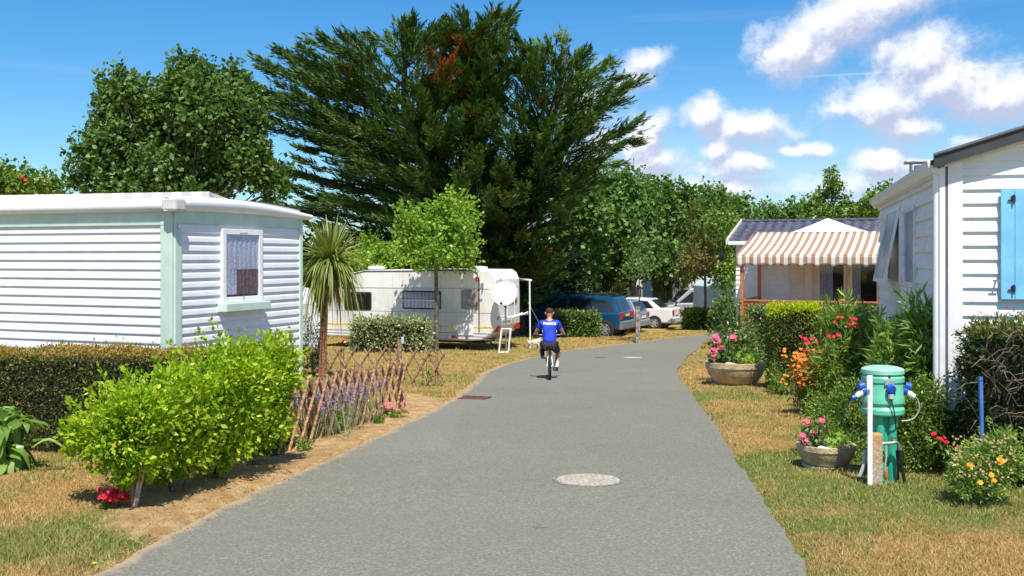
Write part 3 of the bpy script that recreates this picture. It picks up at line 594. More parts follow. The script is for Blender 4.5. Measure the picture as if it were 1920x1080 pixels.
# maple sapling in front of the caravan
lob = plobes([(850,395,30,22),(800,420,32,22),(770,440,26,22),(860,430,32,28),(870,470,22,18),(815,455,42,26),(765,480,20,14),(820,492,40,18),(862,493,24,14),(760,410,12,12),(800,470,40,22)], 31.4, jy=.5)
broad_tree("maple_sapling", 'slim young maple with bright yellow-green crown in front of the caravan', 'tree', lob, gz(818, 31.4), .075, m_may, 520, .5, .11, 14, up=.9, rad=.15)
lob = plobes([(710,490,30,28),(690,470,14,18),(735,500,20,20),(670,500,20,14)], 37)
broad_tree("shrub", 'bright green shrub showing above the caravan roof beside the cabbage palm', 'shrub', lob, gz(710, 37), .05, m_may, 260, .4, .12, 14, up=.8)
# dark evergreens filling the shade behind the caravan and cars
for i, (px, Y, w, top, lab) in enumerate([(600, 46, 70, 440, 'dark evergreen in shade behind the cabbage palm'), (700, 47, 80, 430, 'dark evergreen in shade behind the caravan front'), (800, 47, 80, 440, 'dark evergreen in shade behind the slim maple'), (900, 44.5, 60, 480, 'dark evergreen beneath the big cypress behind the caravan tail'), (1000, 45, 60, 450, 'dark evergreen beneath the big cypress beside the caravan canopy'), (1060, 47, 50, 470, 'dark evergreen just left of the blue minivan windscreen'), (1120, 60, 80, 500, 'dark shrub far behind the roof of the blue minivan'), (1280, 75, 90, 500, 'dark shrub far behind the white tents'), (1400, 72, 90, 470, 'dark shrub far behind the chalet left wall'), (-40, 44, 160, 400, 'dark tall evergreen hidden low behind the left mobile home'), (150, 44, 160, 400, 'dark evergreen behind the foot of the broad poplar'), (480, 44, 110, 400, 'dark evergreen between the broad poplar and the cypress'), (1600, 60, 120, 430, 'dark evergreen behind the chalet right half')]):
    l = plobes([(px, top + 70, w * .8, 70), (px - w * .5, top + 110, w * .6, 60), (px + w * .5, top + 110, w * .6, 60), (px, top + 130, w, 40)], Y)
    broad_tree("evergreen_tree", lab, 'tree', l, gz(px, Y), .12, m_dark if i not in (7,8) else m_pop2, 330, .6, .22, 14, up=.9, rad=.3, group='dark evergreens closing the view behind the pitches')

# --- cabbage palm
def palm():
    Y = 19.3; root = empty("cabbage_palm", gz(605, Y), 0, 'cabbage palm with drooping strap leaves beside the left mobile home corner', 'palm tree'); b = Vector(root.location)
    t = MB(); pts = [b + Vector((0, 0, -.1))] + [Vector(P(x, y, Y)) for x, y in [(605, 660), (607, 600), (611, 560), (615, 515)]]; t.tube(pts, [.095, .075, .062, .06, .07], 12)
    for i in range(14):
        p = pts[1].lerp(pts[3], i / 14); 
    t.build("trunk", mat("red_brown_palm_bark", (.38, .17, .09), .9, .35, 40, bump=1, bs=90), root, world=True)
    c = np.array(P(620, 484, Y)); n = 460; d = unit(rnd(n)); d[:, 2] = np.abs(d[:, 2]) * 1.6 - .25; P0 = c + d * .05 + np.array([0, 0, -.1])
    V = straps(P0, d, rng.uniform(.68, 1.02, n), .034, rng.uniform(.35, 1.25, n) * (1.15 - np.clip(unit(d)[:, 2], 0, 1)), 7)
    nd_ = 60; d2 = unit(rnd(nd_)); d2[:, 2] = -.5 - rng.random(nd_); V2 = straps(np.repeat(c[None] + [0, 0, -.2], nd_, 0), d2, rng.uniform(.4, .75, nd_), .03, .5, 7)
    gridmesh("leaves", V, leafmat("palm_straps", (.09, .15, .025), (.32, .38, .09), (.58, .54, .20), trans=.25, gl=.4), root, smooth=True)
    gridmesh("dead_leaves", V2, leafmat("dead_straps", (.24, .15, .07), (.36, .26, .12), trans=.2), root)
palm()

# --- shrubs
def shrub(name, label, cat, base, lobes, n, leaf, asp, m, group=None, stems=5, sm=None, jit=1.0, upb=.6, sprigs=0, clip=None, stem_r=.012, shell=.45, spray=.5, blooms=None):
    root = empty(name, base, 0, label, cat, group); b = Vector(base); A = []; DD = []
    vol = np.array([(l[3] * l[4] + l[3] * l[5] + l[4] * l[5]) for l in lobes]); vol /= vol.sum()
    for l, f in zip(lobes, vol):
        k = max(10, int(n * f)); nc = max(6, k // 24); cp, cd = ellpts(nc, l[:3], l[3:], shell); w = rng.integers(0, nc, k)
        p = cp[w] + rng.normal(0, 1, (k, 3)) * np.array(l[3:]) * .16; A.append(p); DD.append(cd[w] * .8 + rnd(k, .6) + np.array([0, 0, .25]))
    A = np.concatenate(A); DD = np.concatenate(DD)
    if sprigs:
        sp = []; sd = []
        for _ in range(sprigs):
            l = lobes[rng.integers(len(lobes))]; a = rng.uniform(0, 6.28); p0 = np.array([l[0] + math.cos(a) * l[3] * .8, l[1] + math.sin(a) * l[4] * .8, l[2] + l[5] * rng.uniform(.3, .9)]); u = unit(np.array([[math.cos(a) * .5, math.sin(a) * .5, 1.2]]) + rnd(1, .2))[0]; L = spray * rng.uniform(.35, 1)
            k = 16; tt = rng.random(k); sp.append(p0 + u * (tt * L)[:, None]); sd.append(rnd(k, .8) + u * .9)
        A = np.concatenate([A] + sp); DD = np.concatenate([DD] + sd)
    A[:, 2] = np.maximum(A[:, 2], zf(A[:, 1]) + .03)
    if clip is not None: k = clip(A); A = A[k]; DD = DD[k]
    st = MB()
    for i in range(stems):
        l = lobes[i % len(lobes)]; o = Vector((rng.uniform(-.3, .3) * l[3], rng.uniform(-.3, .3) * l[4], 0)); e = Vector((l[0] + rng.uniform(-.6, .6) * l[3], l[1] + rng.uniform(-.6, .6) * l[4], l[2] + rng.uniform(-.1, .6) * l[5]))
        s0 = b + o * .35 + Vector((0, 0, -.04)); st.tube([s0, s0.lerp(e, .5) + Vector((0, 0, .05)), e], [stem_r * 1.4, stem_r, stem_r * .4], 6)
    if stems: st.build("stems", sm or stemb, root, world=True)
    fastmesh("foliage", leaves(A, DD, leaf, leaf * asp, upb=upb, jit=jit), 4, m, root)
    if blooms is not None: bloomset("bloom", blooms[0], blooms[1], root)
    return root
def L1(px, py, rx, ry, Y, dr=.8): p = P(px, py, Y); return (p.x, p.y, p.z, rx / F * Y, rx / F * Y * dr, ry / F * Y)
# lime shrubs in a row by the road (each on its own pale stem)
G1 = 'row of lime green shrubs along the road in front of the left mobile home'
sh = [(250, 952, 235, 800, 115, 'front lime shrub of the row, with a bare pale stem beside the red flower'),
      (330, 925, 320, 780, 120, 'second lime shrub of the row, just behind the one with the bare stem'),
      (398, 902, 410, 740, 118, 'third lime shrub of the row, rising over the clipped hedge end'),
      (470, 872, 485, 725, 88, 'last and tallest lime shrub of the row, next to the lattice fence')]
for i, (bx, by, cx, cy, r, lab) in enumerate(sh):
    g_ = G(bx, by); Y = g_.y; hh = [95, 110, 125, 110][i]
    lo = [L1(cx, cy, r * .8, hh * .75, Y), L1(cx - r * .35, cy + hh * .15, r * .6, hh * .5, Y + .15), L1(cx + r * .3, cy - hh * .35, r * .55, hh * .5, Y - .05), L1(cx + r * .1, cy + hh * .62, r * .62, hh * .42, Y), L1(cx, cy + hh * .9, r * .34, hh * .25, Y)]
    shrub("lime_shrub", lab, 'shrub', g_, lo, 8200, .047, .55, m_yg, G1, stems=7 if i else 3, sprigs=30, spray=.28, stem_r=.009, sm=stemb if i == 0 else bark)
# red flower clump by the stem
g_ = G(215, 952); shrub("red_flower_clump", 'small clump of dark red flowers at the foot of the front lime shrub', 'flowers', g_, [(g_.x, g_.y, g_.z + .05, .09, .08, .05)], 90, .05, .35, m_mid, stems=3, blooms=(flowers([(g_.x + rng.normal(0, .045), g_.y - .02 + rng.normal(0, .04), g_.z + .06 + rng.random() * .08) for _ in range(46)], .03, 6), m_red), stem_r=.004, sm=stemg)
g_ = G(177, 1062); t = MB(); t.ball(Vector(g_) + Vector((0, 0, .02)), (.018, .016, .008), 8); o = t.build("fallen_flower", mat("yellow_petal", (.85, .6, .05), .6)); tag(o, 'single small yellow flower head lying on grass by the road edge', 'flower')
# hosta-like plant
g_ = G(25, 885); root = empty("hosta", g_, 0, 'broad leafed green plant with arching wavy leaves at the left edge', 'plant')
n = 120; a = rng.uniform(0, 6.28, n); e_ = rng.uniform(.15, 1.5, n); d = np.stack([np.cos(a) * np.cos(e_), np.sin(a) * np.cos(e_), np.sin(e_) + .2], 1)
P0 = np.array(g_)[None] + np.stack([rng.normal(-.05, .08, n), rng.normal(0, .08, n), rng.uniform(0, .45, n)], 1)
gridmesh("leaves", straps(P0, d, rng.uniform(.3, .52, n), .10, rng.uniform(.5, 1.1, n), 8, wave=.012), leafmat("hosta_leaves", (.11, .22, .03), (.24, .36, .07), (.40, .48, .16), trans=.3, gl=.5, rough=.35), root)
P0 = np.array(P(0, 790, g_.y + .1))[None] + rnd(40, .05); d = rnd(40); d[:, 2] = abs(d[:, 2]) + .4
gridmesh("upper_leaves", straps(P0, d, rng.uniform(.2, .36, 40), .085, .7, 8, wave=.01), leafmat("hosta_leaf_tips", (.11, .24, .03), (.22, .36, .06), trans=.3, gl=.5), root)
# small plants at the lattice fence
for px, py, s, lab in [(570, 845, .09, 'tiny round green tuft at the near foot of the lattice fence'), (712, 795, .07, 'tiny green tuft in sand halfway along the lattice fence'), (748, 785, .11, 'low green tuft at the far foot of the roadside lattice fence')]:
    g_ = G(px, py); shrub("green_tuft", lab, 'plant', g_, [(g_.x, g_.y, g_.z + s * .5, s, s, s * .6)], 320, .035, .4, m_mid, stems=2, sm=stemg, stem_r=.004)
g_ = G(618, 815); shrub("rose_bush", 'thin straggly bush with orange buds leaning through the lattice fence', 'shrub', g_, [(g_.x, g_.y, g_.z + .22, .16, .12, .2), (g_.x - .05, g_.y, g_.z + .1, .22, .12, .1)], 520, .04, .5, m_mid, stems=8, sm=stemg, stem_r=.005, sprigs=5, spray=.2, blooms=(flowers([(g_.x + rng.normal(0, .1), g_.y - .06, g_.z + rng.uniform(.25, .42)) for _ in range(9)], .022, 5), m_org))
g_ = G(722, 783); shrub("pink_flowers", 'little pink and violet flowers at the foot of the lattice fence', 'flowers', g_, [(g_.x, g_.y, g_.z + .07, .16, .1, .06)], 260, .035, .4, m_mid, stems=3, sm=stemg, stem_r=.004, blooms=(flowers([(g_.x + rng.normal(0, .11), g_.y + rng.normal(0, .05), g_.z + rng.uniform(.08, .2)) for _ in range(34)], .026, 5), m_pink))
def lavender(px, py, Y, w, h, lab):
    g_ = gz(px, Y); root = empty("lavender", g_, 0, lab, 'lavender', 'lavender clumps behind the roadside lattice fence'); n = 120; a = rng.uniform(0, 6.28, n); d = np.stack([np.cos(a) * .35, np.sin(a) * .35, 1 + 0 * a], 1); P0 = np.array(g_) + np.stack([rng.normal(0, w * .35, n), rng.normal(0, .12, n), 0 * a], 1)
    Ls = rng.uniform(.7, 1.0, n) * h; gridmesh("stems", straps(P0, d, Ls, .01, .08, 4), leafmat("lavender_stems", (.16, .22, .10), (.34, .36, .20), trans=.2), root)
    tips = P0 + unit(d) * (Ls * .93)[:, None]; k = 8; pp = np.repeat(tips, k, 0) + np.repeat(unit(d), k, 0) * rng.uniform(-.10, .06, (n * k, 1)) + rnd(n * k, .008)
    fastmesh("spikes", leaves(pp, rnd(n * k) + [0, 0, .8], .024, .012), 4, m_pur, root)
for a_ in [(575, 0, 11.2, .5, .56, 'lavender clump nearest the lime shrubs'), (620, 0, 11.8, .5, .60, 'middle lavender clump, in front of the cabbage palm trunk'), (662, 0, 12.6, .5, .64, 'pinker lavender clump behind the middle fence post')]: lavender(*a_)

# --- hedges
def hedge(name, label, c, ax, ln, dp, h, z0, m, mtop, n, leaf=.035, topband=.18, cat='hedge', ragged=.03, group=None, asp=.45, core=True, topz=None):
    """box hedge: c centre base, ax unit direction of its length"""
    c = Vector(c); ax = Vector(ax).normalized(); nx_ = Vector((ax.y, -ax.x, 0)); root = empty(name, c, 0, label, cat, group)
    A = []; N = []; areas = [ln * h, ln * h, dp * h, dp * h, ln * dp * 1.3]; tot = sum(areas)
    for i, ar in enumerate(areas):
        k = int(n * ar / tot); u = rng.uniform(-.5, .5, k); v = rng.uniform(0, 1, k)
        if i < 2: s = [1, -1][i]; p = np.outer(u * ln, ax) + np.outer(np.full(k, s * dp / 2), nx_) + np.outer(v * h, [0, 0, 1]); nn = np.repeat(np.array([nx_ * s]), k, 0)
        elif i < 4: s = [1, -1][i - 2]; p = np.outer(np.full(k, s * ln / 2), ax) + np.outer(u * dp, nx_) + np.outer(v * h, [0, 0, 1]); nn = np.repeat(np.array([ax * s]), k, 0)
        else: p = np.outer(u * ln, ax) + np.outer((v - .5) * dp, nx_) + np.outer(np.full(k, h), [0, 0, 1]); nn = np.repeat([[0, 0, 1.]], k, 0)
        # rounded arrises and lumpy face
        A.append(p); N.append(nn)
    A = np.concatenate(A); N = np.concatenate(N); A = A + N * (rng.normal(0, ragged, (len(A), 1)) - .02) + np.array(c)
    lump = (vnoise(A[:, 0] * 1 + A[:, 1], A[:, 2], .33, 31) - .5) * .09; A += N * lump[:, None]
    top = A[:, 2] > c.z + h * (1 - topband) + rng.normal(0, .02, len(A)) + (0 if topband else 99)
    Q = leaves(A, N * .7 + rnd(len(A), .6) + [0, 0, .25], leaf, leaf * asp, upb=.5, jit=1)
    fastmesh("foliage", Q, 4, [m, mtop or m], root, top.astype(int))
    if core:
        b = MB(); b.box(c + Vector((0, 0, h * .5 - .02)), (ln - .12, dp - .12, h - .1), Matrix((ax, nx_ * -1, Vector((0, 0, 1)))).transposed()); b.build("branches", m_tw, root, world=True)  # added solid dark core, stops the view through the leaves; no branches modelled
    return root
# left clipped hedge: runs along the front wall
hedge("clipped_hedge", 'long dark clipped hedge with sun-browned flat top below the left mobile home', (-4.45, 10.55, zf(10.5)), (-1, .05, 0), 4.2, .7, 1.0, 0, m_hedL, m_hedT, 60000, .032, .03, ragged=.03)
hedge("column_hedge", 'square clipped hedge block with sunlit top coloured lime yellow beside the round planter', (4.72, 16.9, zf(16.9)), (1, -.1, 0), .80, .62, 1.42, 0, m_hedR, m_hedY, 16000, .045, .12)
hedge("clipped_hedge", 'low dark clipped hedge in front of the chalet deck rail', (6.9, 21.6, zf(21.6)), (1, -.12, 0), 3.6, .6, 1.35, 0, m_lau, None, 16000, .055, 0)
hedge("hedge", 'dark ragged hedge with bare twigs against the right mobile home corner', (4.48, 8.5, zf(8.5)), (.42, 1, 0), .62, 1.15, 1.30, 0, m_dark, m_hedY if False else m_hedL, 22000, .05, .04, ragged=.06, asp=.3)
hedge("laurel_hedge", 'low glossy laurel hedge in front of the blue minivan', gz(1079, 40.2), (1, -.05, 0), 1.75, .8, .95, 0, m_lau, None, 5200, .11, 0, ragged=.06)
hedge("laurel_hedge", 'low glossy laurel hedge to the right of the white sedan', gz(1345, 45.5), (1, -.05, 0), 2.9, .8, .85, 0, m_mid, None, 6000, .11, 0, ragged=.06)
hedge("variegated_hedge", 'cream speckled variegated hedge in front of the caravan wheel', gz(733, 30.8), (1, 0, 0), 2.2, .8, .95, 0, m_var, None, 7000, .085, 0, ragged=.08, asp=.55)
# twigs standing out of the ragged right hedge
t = MB()
for _ in range(90):
    p = Vector((rng.uniform(3.80, 4.6), 8.15 + rng.uniform(-.05, .2), rng.uniform(.35, 1.25))); q = p + Vector((rng.uniform(-.28, .2), rng.uniform(-.18, .0), rng.uniform(-.12, .3))); t.tube([p, p.lerp(q, .5) + Vector((0, 0, .03)), q], [.006, .004, .002], 5)
hr = [o for o in bpy.data.objects if o.name.startswith('hedge') and o.type == 'EMPTY' and 'ragged' in o.get('label', '')][0]
t.build("twigs", mat("dead_twigs", (.16, .12, .09), .9, .3, 30), hr, world=True)

# shrubs right of the road
wallx = lambda y: 3.96 + .269 * (y - 9.3)
clipw = lambda A: (A[:, 0] < wallx(A[:, 1]) - .03) | (A[:, 1] < 9.2)
g_ = gz(1372, 18.3); shrub("shrub", 'dark leafy bush rising behind the far round planter', 'shrub', g_, [L1(1372,625,42,55,18.3), L1(1358,585,22,35,18.2), L1(1392,660,40,40,18.2)], 3600, .065, .45, m_lau, stems=6, sprigs=10, spray=.3)
g_ = G(1470, 742); shrub("shrub", 'low dark shrub at the foot of the square hedge block', 'shrub', g_, [L1(1452,715,14,30,16.3), L1(1480,722,32,20,16.0)], 1300, .05, .4, m_mid, stems=4)
g_ = gz(1600, 13.0); shrub("oleander", 'tall oleander with pointed leaves and pink red blooms beside the green service pedestal', 'shrub', g_, [L1(1610,650,62,62,13.0), L1(1575,620,42,50,13.1), L1(1650,680,52,60,12.9), L1(1560,690,45,50,13.), L1(1622,730,60,60,12.8)], 6800, .12, .17, m_ole, stems=12, sm=stemg, sprigs=26, spray=.3, clip=clipw, upb=.4,
    blooms=(flowers([P(*p, 12.5) for p in [(1606,607),(1612,612),(1600,612),(1582,600),(1576,608),(1516,640),(1524,645),(1512,650),(1520,655),(1565,625),(1560,630)] for _ in range(2)] + rnd(22, .045), .034, 5), m_red))
g_ = gz(1690, 10.0); shrub("oleander", 'taller oleander with long upright leaves against the right mobile home side wall', 'shrub', g_, [L1(1700,660,48,62,10.0,.5), L1(1735,640,32,60,9.75,.5), L1(1690,720,55,60,9.9,.5), L1(1745,690,28,50,9.6,.5)], 4800, .13, .17, m_ole, stems=10, sm=stemg, sprigs=24, spray=.26, clip=clipw, upb=.4)
g_ = gz(1560, 9.9); shrub("shrub", 'rounded fine leafed green shrub between the near planter and the orange flowers', 'shrub', g_, [L1(1565,785,58,55,9.9), L1(1538,765,28,28,10.2), L1(1600,760,45,60,9.8), L1(1580,830,60,40,9.7)], 8200, .03, .45, m_mid, stems=8, sprigs=16, spray=.14)
g_ = gz(1730, 9.05); shrub("shrub", 'rounded green shrub with a few red blooms right of the service pedestal', 'shrub', g_, [L1(1725,770,58,60,9.05,.6), L1(1730,840,60,50,9.0,.6), L1(1690,800,40,60,9.1,.6), L1(1770,820,40,40,8.85,.6)], 8200, .036, .45, m_mid, stems=8, sprigs=16, spray=.14,
    blooms=(flowers(np.array([P(*p, 8.55) for p in [(1762,824),(1770,826),(1752,815),(1775,832),(1793,842),(1798,848)] for _ in range(3)]) + rnd(18, .008), .022, 5), m_red))
g_ = gz(1840, 7.75); shrub("flowering_perennial", 'loose plant with yellow flowers and dried brown heads at the right edge', 'flowers', g_, [L1(1840,875,60,50,7.75), L1(1880,860,40,55,7.7), L1(1815,905,38,28,7.7)], 7200, .034, .3, m_ole, stems=16, sm=stemg, stem_r=.004, sprigs=14, spray=.16,
    blooms=(flowers(np.array([P(rng.uniform(1785, 1905), rng.uniform(815, 895), 7.5 + rng.uniform(-.08, .1)) for _ in range(150)]), .011, 5), m_ltan))
bloomset("yellow_bloom", flowers(np.array([P(*p, 7.42) for p in [(1875,862),(1881,866),(1870,866),(1820,872),(1815,876),(1858,890),(1862,902),(1838,905)] for _ in range(2)]) + rnd(16, .006), .024, 6), m_yel, bpy.data.objects[g_ and 'flowering_perennial'])
# orange flowers
root = empty("orange_flowers", gz(1530, 13.6), 0, 'mass of small orange flowers on thin stems in front of the cane fence', 'flowers')
n = 330; P0 = np.array(root.location) + np.stack([rng.normal(0, .12, n), rng.normal(0, .1, n), 0 * rng.random(n)], 1); tgt = np.array([P(rng.normal(1524, 24), rng.uniform(652, 728), 13.2 + rng.uniform(-.15, .2)) for _ in range(n)]); dv = tgt - P0
gridmesh("stems", straps(P0, dv, np.linalg.norm(dv, axis=1), .009, 0, 4), m_mid, root); bloomset("bloom", flowers(tgt, .030, 6), m_org, root)
k = 700; fastmesh("foliage", leaves(P0[rng.integers(0, n, k)] + dv[rng.integers(0, n, k)] * rng.uniform(.1, .8, (k, 1)) * .9, rnd(k) + [0, 0, .8], .08, .018), 4, m_mid, root)
# greenery round the chassis end of the right home
g_ = gz(1785, 8.9); shrub("shrub", 'dark low shrub at the skirt of the right mobile home below the downpipe', 'shrub', g_, [L1(1790,800,22,40,8.85,.8)], 900, .04, .45, m_dark, stems=4, clip=clipw)
# small dark shrubs beside the left home
g_ = gz(585, 20.5); shrub("shrub", 'dark shrub between the left mobile home corner and the cabbage palm', 'shrub', g_, [L1(582,640,24,50,20.5), L1(590,690,24,30,20.4)], 1500, .06, .4, m_lau, stems=4)
g_ = gz(700, 17.9); shrub("climbing_plant", 'thin green climber twined through the rear lattice fence', 'plant', gz(800, 17.6), [L1(800,690,10,34,17.62,.3), L1(806,672,14,8,17.62,.3)], 150, .05, .5, m_may, stems=2, sm=stemg, stem_r=.006)

# litter: dry leaves and grit on the bare soil, along both road edges and a few on the tarmac
def litter():
    n = 5200; i = rng.integers(60, 700, n); side = rng.random(n) < .62; e = np.where(side[:, None], L_[i], R_[i]); off = rng.normal(0, .16, n) + np.where(side, -.12, .10)
    x = e[:, 0] + off; y = e[:, 1] + rng.normal(0, .1, n); k = 3200; c = soilpoly[rng.integers(0, len(soilpoly), k)] * rng.uniform(.2, 1, (k, 1)) + soilpoly.mean(0) * 0
    w = rng.dirichlet(np.ones(4), k); c = (soilpoly[rng.integers(0, len(soilpoly), (k, 4))] * w[..., None]).sum(1); x = np.concatenate([x, c[:, 0]]); y = np.concatenate([y, c[:, 1]]); keep = (y > 5) & (y < 26); x, y = x[keep], y[keep]
    r = road_dist(x, y); z = np.where(r < 0, zf(y) + .006, ground_z(x, y, r) + .006); p = np.stack([x, y, z], 1); d = rnd(len(p)); d[:, 2] = np.abs(d[:, 2]) * .25
    m = leafmat("dry_litter", (.10, .06, .03), (.46, .30, .14), (.16, .17, .05), trans=.05)
    o = fastmesh("leaf_litter", leaves(p, d, .016, .009, upb=2.0, jit=.4), 4, m); tag(o, 'scattered dry leaves and grit along the road edges and bare soil', 'leaf litter', kind='stuff')
litter()
# ------------------------------------------------------------------ mobile homes
white = mat("white_siding", (.80, .81, .82), .5, .03, 3, dirt=.12)
whitep = mat("white_plastic", (.82, .82, .82), .4, .03, 5)
cream = mat("cream_siding", (.74, .68, .56), .5, .04, 3)
gtrim = mat("pale_green_trim", (.54, .68, .59), .5, .04, 4)
dgrey = mat("dark_grey_metal", (.045, .047, .05), .45, .1, 8)
grey = mat("grey_metal", (.35, .36, .37), .4, .1, 10, metal=.6)
dark = mat("dark_void", (.012, .012, .013), .9, .1)
lace = mat("lace_curtain", (.72, .74, .82), .9, .18, 45)
lacep = mat("plum_curtain", (.20, .12, .17), .9, .3, 40)
blindm = mat("curtain_cloth", (.45, .48, .60), .9, .2, 25)
pns = mat('shade_coloured_glass', (.36, .40, .50), .3, .15, 4)  # dull blue-grey of glass in shade, put into one opaque colour
pn = pane("window_glass", (.88, .9, .95)); pnd = pane("dark_window_glass", (.25, .27, .33))
black = mat("black_plastic", (.015, .015, .016), .5, .1)
wood = mat("orange_stained_wood", (.48, .17, .055), .6, .12, 14)
woodl = mat("lattice_wood", (.37, .205, .11), .8, .3, 22, bump=.6, bs=60)
bluem = mat("light_blue_paint", (.20, .55, .80), .4, .06, 4)
V3 = Vector
def siding(mb, p0, p1, z0, z1, pitch, out, lip=.020, mi=0):
    p0 = V3((p0[0], p0[1], 0)); p1 = V3((p1[0], p1[1], 0)); o = V3((out[0], out[1], 0)).normalized(); nb = max(1, round((z1 - z0) / pitch)); pt = (z1 - z0) / nb
    for k in range(nb):
        z = z0 + k * pt; pr = [(0, z + .012), (lip, z), (lip, z + .010), (lip * .78, z + pt * .48), (lip * .5, z + pt * .54), (lip * .1, z + pt * .93), (0, z + pt + .012)]
        vs = [p0 + o * a + V3((0, 0, b)) for a, b in pr] + [p1 + o * a + V3((0, 0, b)) for a, b in pr]; m = len(pr)
        mb.add(vs, [(i, i + 1, m + i + 1, m + i) for i in range(m - 1)], mi)
def curtain(mb, o, u, z0, z1, w, dep, nrm, mi=0, waves=9, amp=.012):
    o = V3(o); u = V3(u); nrm = V3(nrm)
    mb.grid(lambda a, b: o + u * (a * w) + nrm * (dep + amp * math.sin(a * waves * 6.28 + .6 * math.sin(b * 3))) + V3((0, 0, z0 + (z1 - z0) * b)), 60, 4, mi)
def window(parent, o, u, nrm, w, z0, z1, fr=.05, proud=.052, mf=None, sill=None, split=False, cur=True, name='window', mcur=None):
    """o: lower left on wall plane (x,y), u along wall, nrm outward"""
    o = V3((o[0], o[1], 0)); u = V3((u[0], u[1], 0)).normalized(); nrm = V3((nrm[0], nrm[1], 0)).normalized(); z = V3((0, 0, 1)); R = Matrix((u, nrm, z)).transposed(); shade_pane = mf is not None; mf = mf or whitep
    def bx(m, a, b, za, zb, d0, d1, mi=0): m.box(o + u * ((a + b) / 2) + nrm * ((d0 + d1) / 2) + z * ((za + zb) / 2), (b - a, d1 - d0, zb - za), R, mi)
    m = MB(); bx(m, 0, w, z1 - fr, z1, 0, proud); bx(m, 0, w, z0, z0 + fr, 0, proud); bx(m, 0, fr, z0 + fr, z1 - fr, 0, proud); bx(m, w - fr, w, z0 + fr, z1 - fr, 0, proud)
    if split: bx(m, w / 2 - fr * .4, w / 2 + fr * .4, z0 + fr, z1 - fr, 0, proud - .004)
    root = m.build(name, mf, parent, world=True, bevel=.004)
    m = MB(); bx(m, fr, w - fr, z0 + fr, z1 - fr, .0385, .0405); m.build('pane', pns if shade_pane else pn, root, world=True)
    m = MB(); bx(m, fr, w - fr, z0 + fr, z1 - fr, .012, .0245); m.build('interior', dark, root, world=True)
    if cur: m = MB(); curtain(m, o + u * fr, u, z0 + fr, z1 - fr, w - 2 * fr, .031, nrm, amp=.004); m.build('curtain', mcur or blindm, root, world=True)
    return root
# ---- left home
cL = V3((-3.88, 11.6, 0)); uL = V3((-2.4, .95, 0)).normalized(); vL = V3((.95, 2.4, 0)).normalized(); nF = -vL; nS = -uL
hzL = lambda py, Y: CAMZ - (py - HOR) / F * Y
home = empty("mobile_home", (cL.x - 2, cL.y + 1, zf(12)), 0, 'white clapboard mobile home with pale green trim and curved white roof on the left', 'mobile home')
LF, LS = 9.0, 2.6; zt = 2.28; zb = .14
m = MB(); siding(m, cL, cL + uL * LF, zb, zt, .108, nF); m.build("wall", white, home, world=True)
m = MB(); siding(m, cL, cL + vL * LS, zb, zt, .108, nS); siding(m, cL + vL * LS + uL * LF, cL + vL * LS, zb, zt, .108, vL); m.build("wall", white, home, world=True)
m = MB(); cc = cL + uL * LF / 2 + vL * LS / 2; RL = Matrix((uL, vL, V3((0, 0, 1)))).transposed(); m.box(cc + V3((0, 0, (zb + 2.43) / 2)), (LF - .03, LS - .03, 2.43 - zb), RL); m.build("wall_core", white, home, world=True)
m = MB(); m.box(cc + V3((0, 0, (zb - .35) / 2)), (LF - .3, LS - .3, zb + .35), RL); m.build("skirt", dgrey, home, world=True)
# trims: fascia band, light ledge, corner boards
m = MB(); W2 = .028
m.box(cL + uL * (LF / 2 + .04) + nF * .014 + V3((0, 0, 2.355)), (LF - .09, W2, .15), RL); m.box(cL + vL * (LS / 2) + nS * .014 + V3((0, 0, 2.355)), (W2, LS - .14, .15), RL); m.build("fascia_band", gtrim, home, world=True, bevel=.003)
m = MB(); m.box(cL + uL * (LF / 2 + .04) + nF * .02 + V3((0, 0, 2.268)), (LF - .09, .035, .022), RL); m.build("ledge", gtrim, home, world=True)
m = MB(); m.box(cL + uL * .075 + nF * .016 + V3((0, 0, (2.43 + zb) / 2)), (.17, .036, 2.43 - zb), RL); m.box(cL + vL * .055 + nS * .018 + V3((0, 0, (2.43 + zb) / 2 + .001)), (.034, .12, 2.432 - zb), RL); m.build("corner_trim", gtrim, home, world=True, bevel=.012)
m = MB(); m.box(cL + vL * (LS - .03) + nS * .018 + V3((0, 0, (2.43 + zb) / 2)), (.034, .07, 2.43 - zb), RL); m.build("corner_trim", gtrim, home, world=True, bevel=.008)
m = MB(); m.lathe([(.028, 0), (.034, .01), (.03, .018)], cL + vL * .055 + nS * .036 + V3((0, 0, 2.24)), 14, M=Matrix.Rotation(math.pi / 2, 3, 'Y')); m.build("vent_cap", whitep, home, world=True)
# roof: curved sheet with rolled white edge
def roofL(m, ov, z0, z1, dome):
    prof = []
    def f(a, b):
        s = -ov + (LF + 2 * ov) * a; t = -ov + (LS + 2 * ov) * b; h = z1 + dome * math.sin(math.pi * b) * 1.0
        return cL + uL * s + vL * t + V3((0, 0, h))
    m.grid(f, 2, 24)
m = MB(); roofL(m, -.01, 2.44, 2.535, .07); m.grid(lambda a, b: cL + uL * .012 + vL * (LS * a) + V3((0, 0, 2.46 + (.075 + .07 * math.sin(math.pi * a)) * b)), 24, 1); m.build("roof", mat("roof_sheet", (.55, .56, .57), .35, .06, 3, metal=.2), home, world=True)
m = MB()
def edge_pr(p, q, out):
    p = V3(p); q = V3(q); out = V3(out); pr = [(.0, -.01), (.02, -.035), (.06, -.03), (.105, .0), (.12, .04), (.11, .08), (.07, .115), (0, .125)]
    vs = [e + out * a + V3((0, 0, 2.44 + b)) for e in (p, q) for a, b in pr]; k = len(pr); m.add(vs, [(i, (i + 1) % k, k + (i + 1) % k, k + i) for i in range(k)] + [tuple(range(k))[::-1], tuple(range(k, 2 * k))], 0, True)
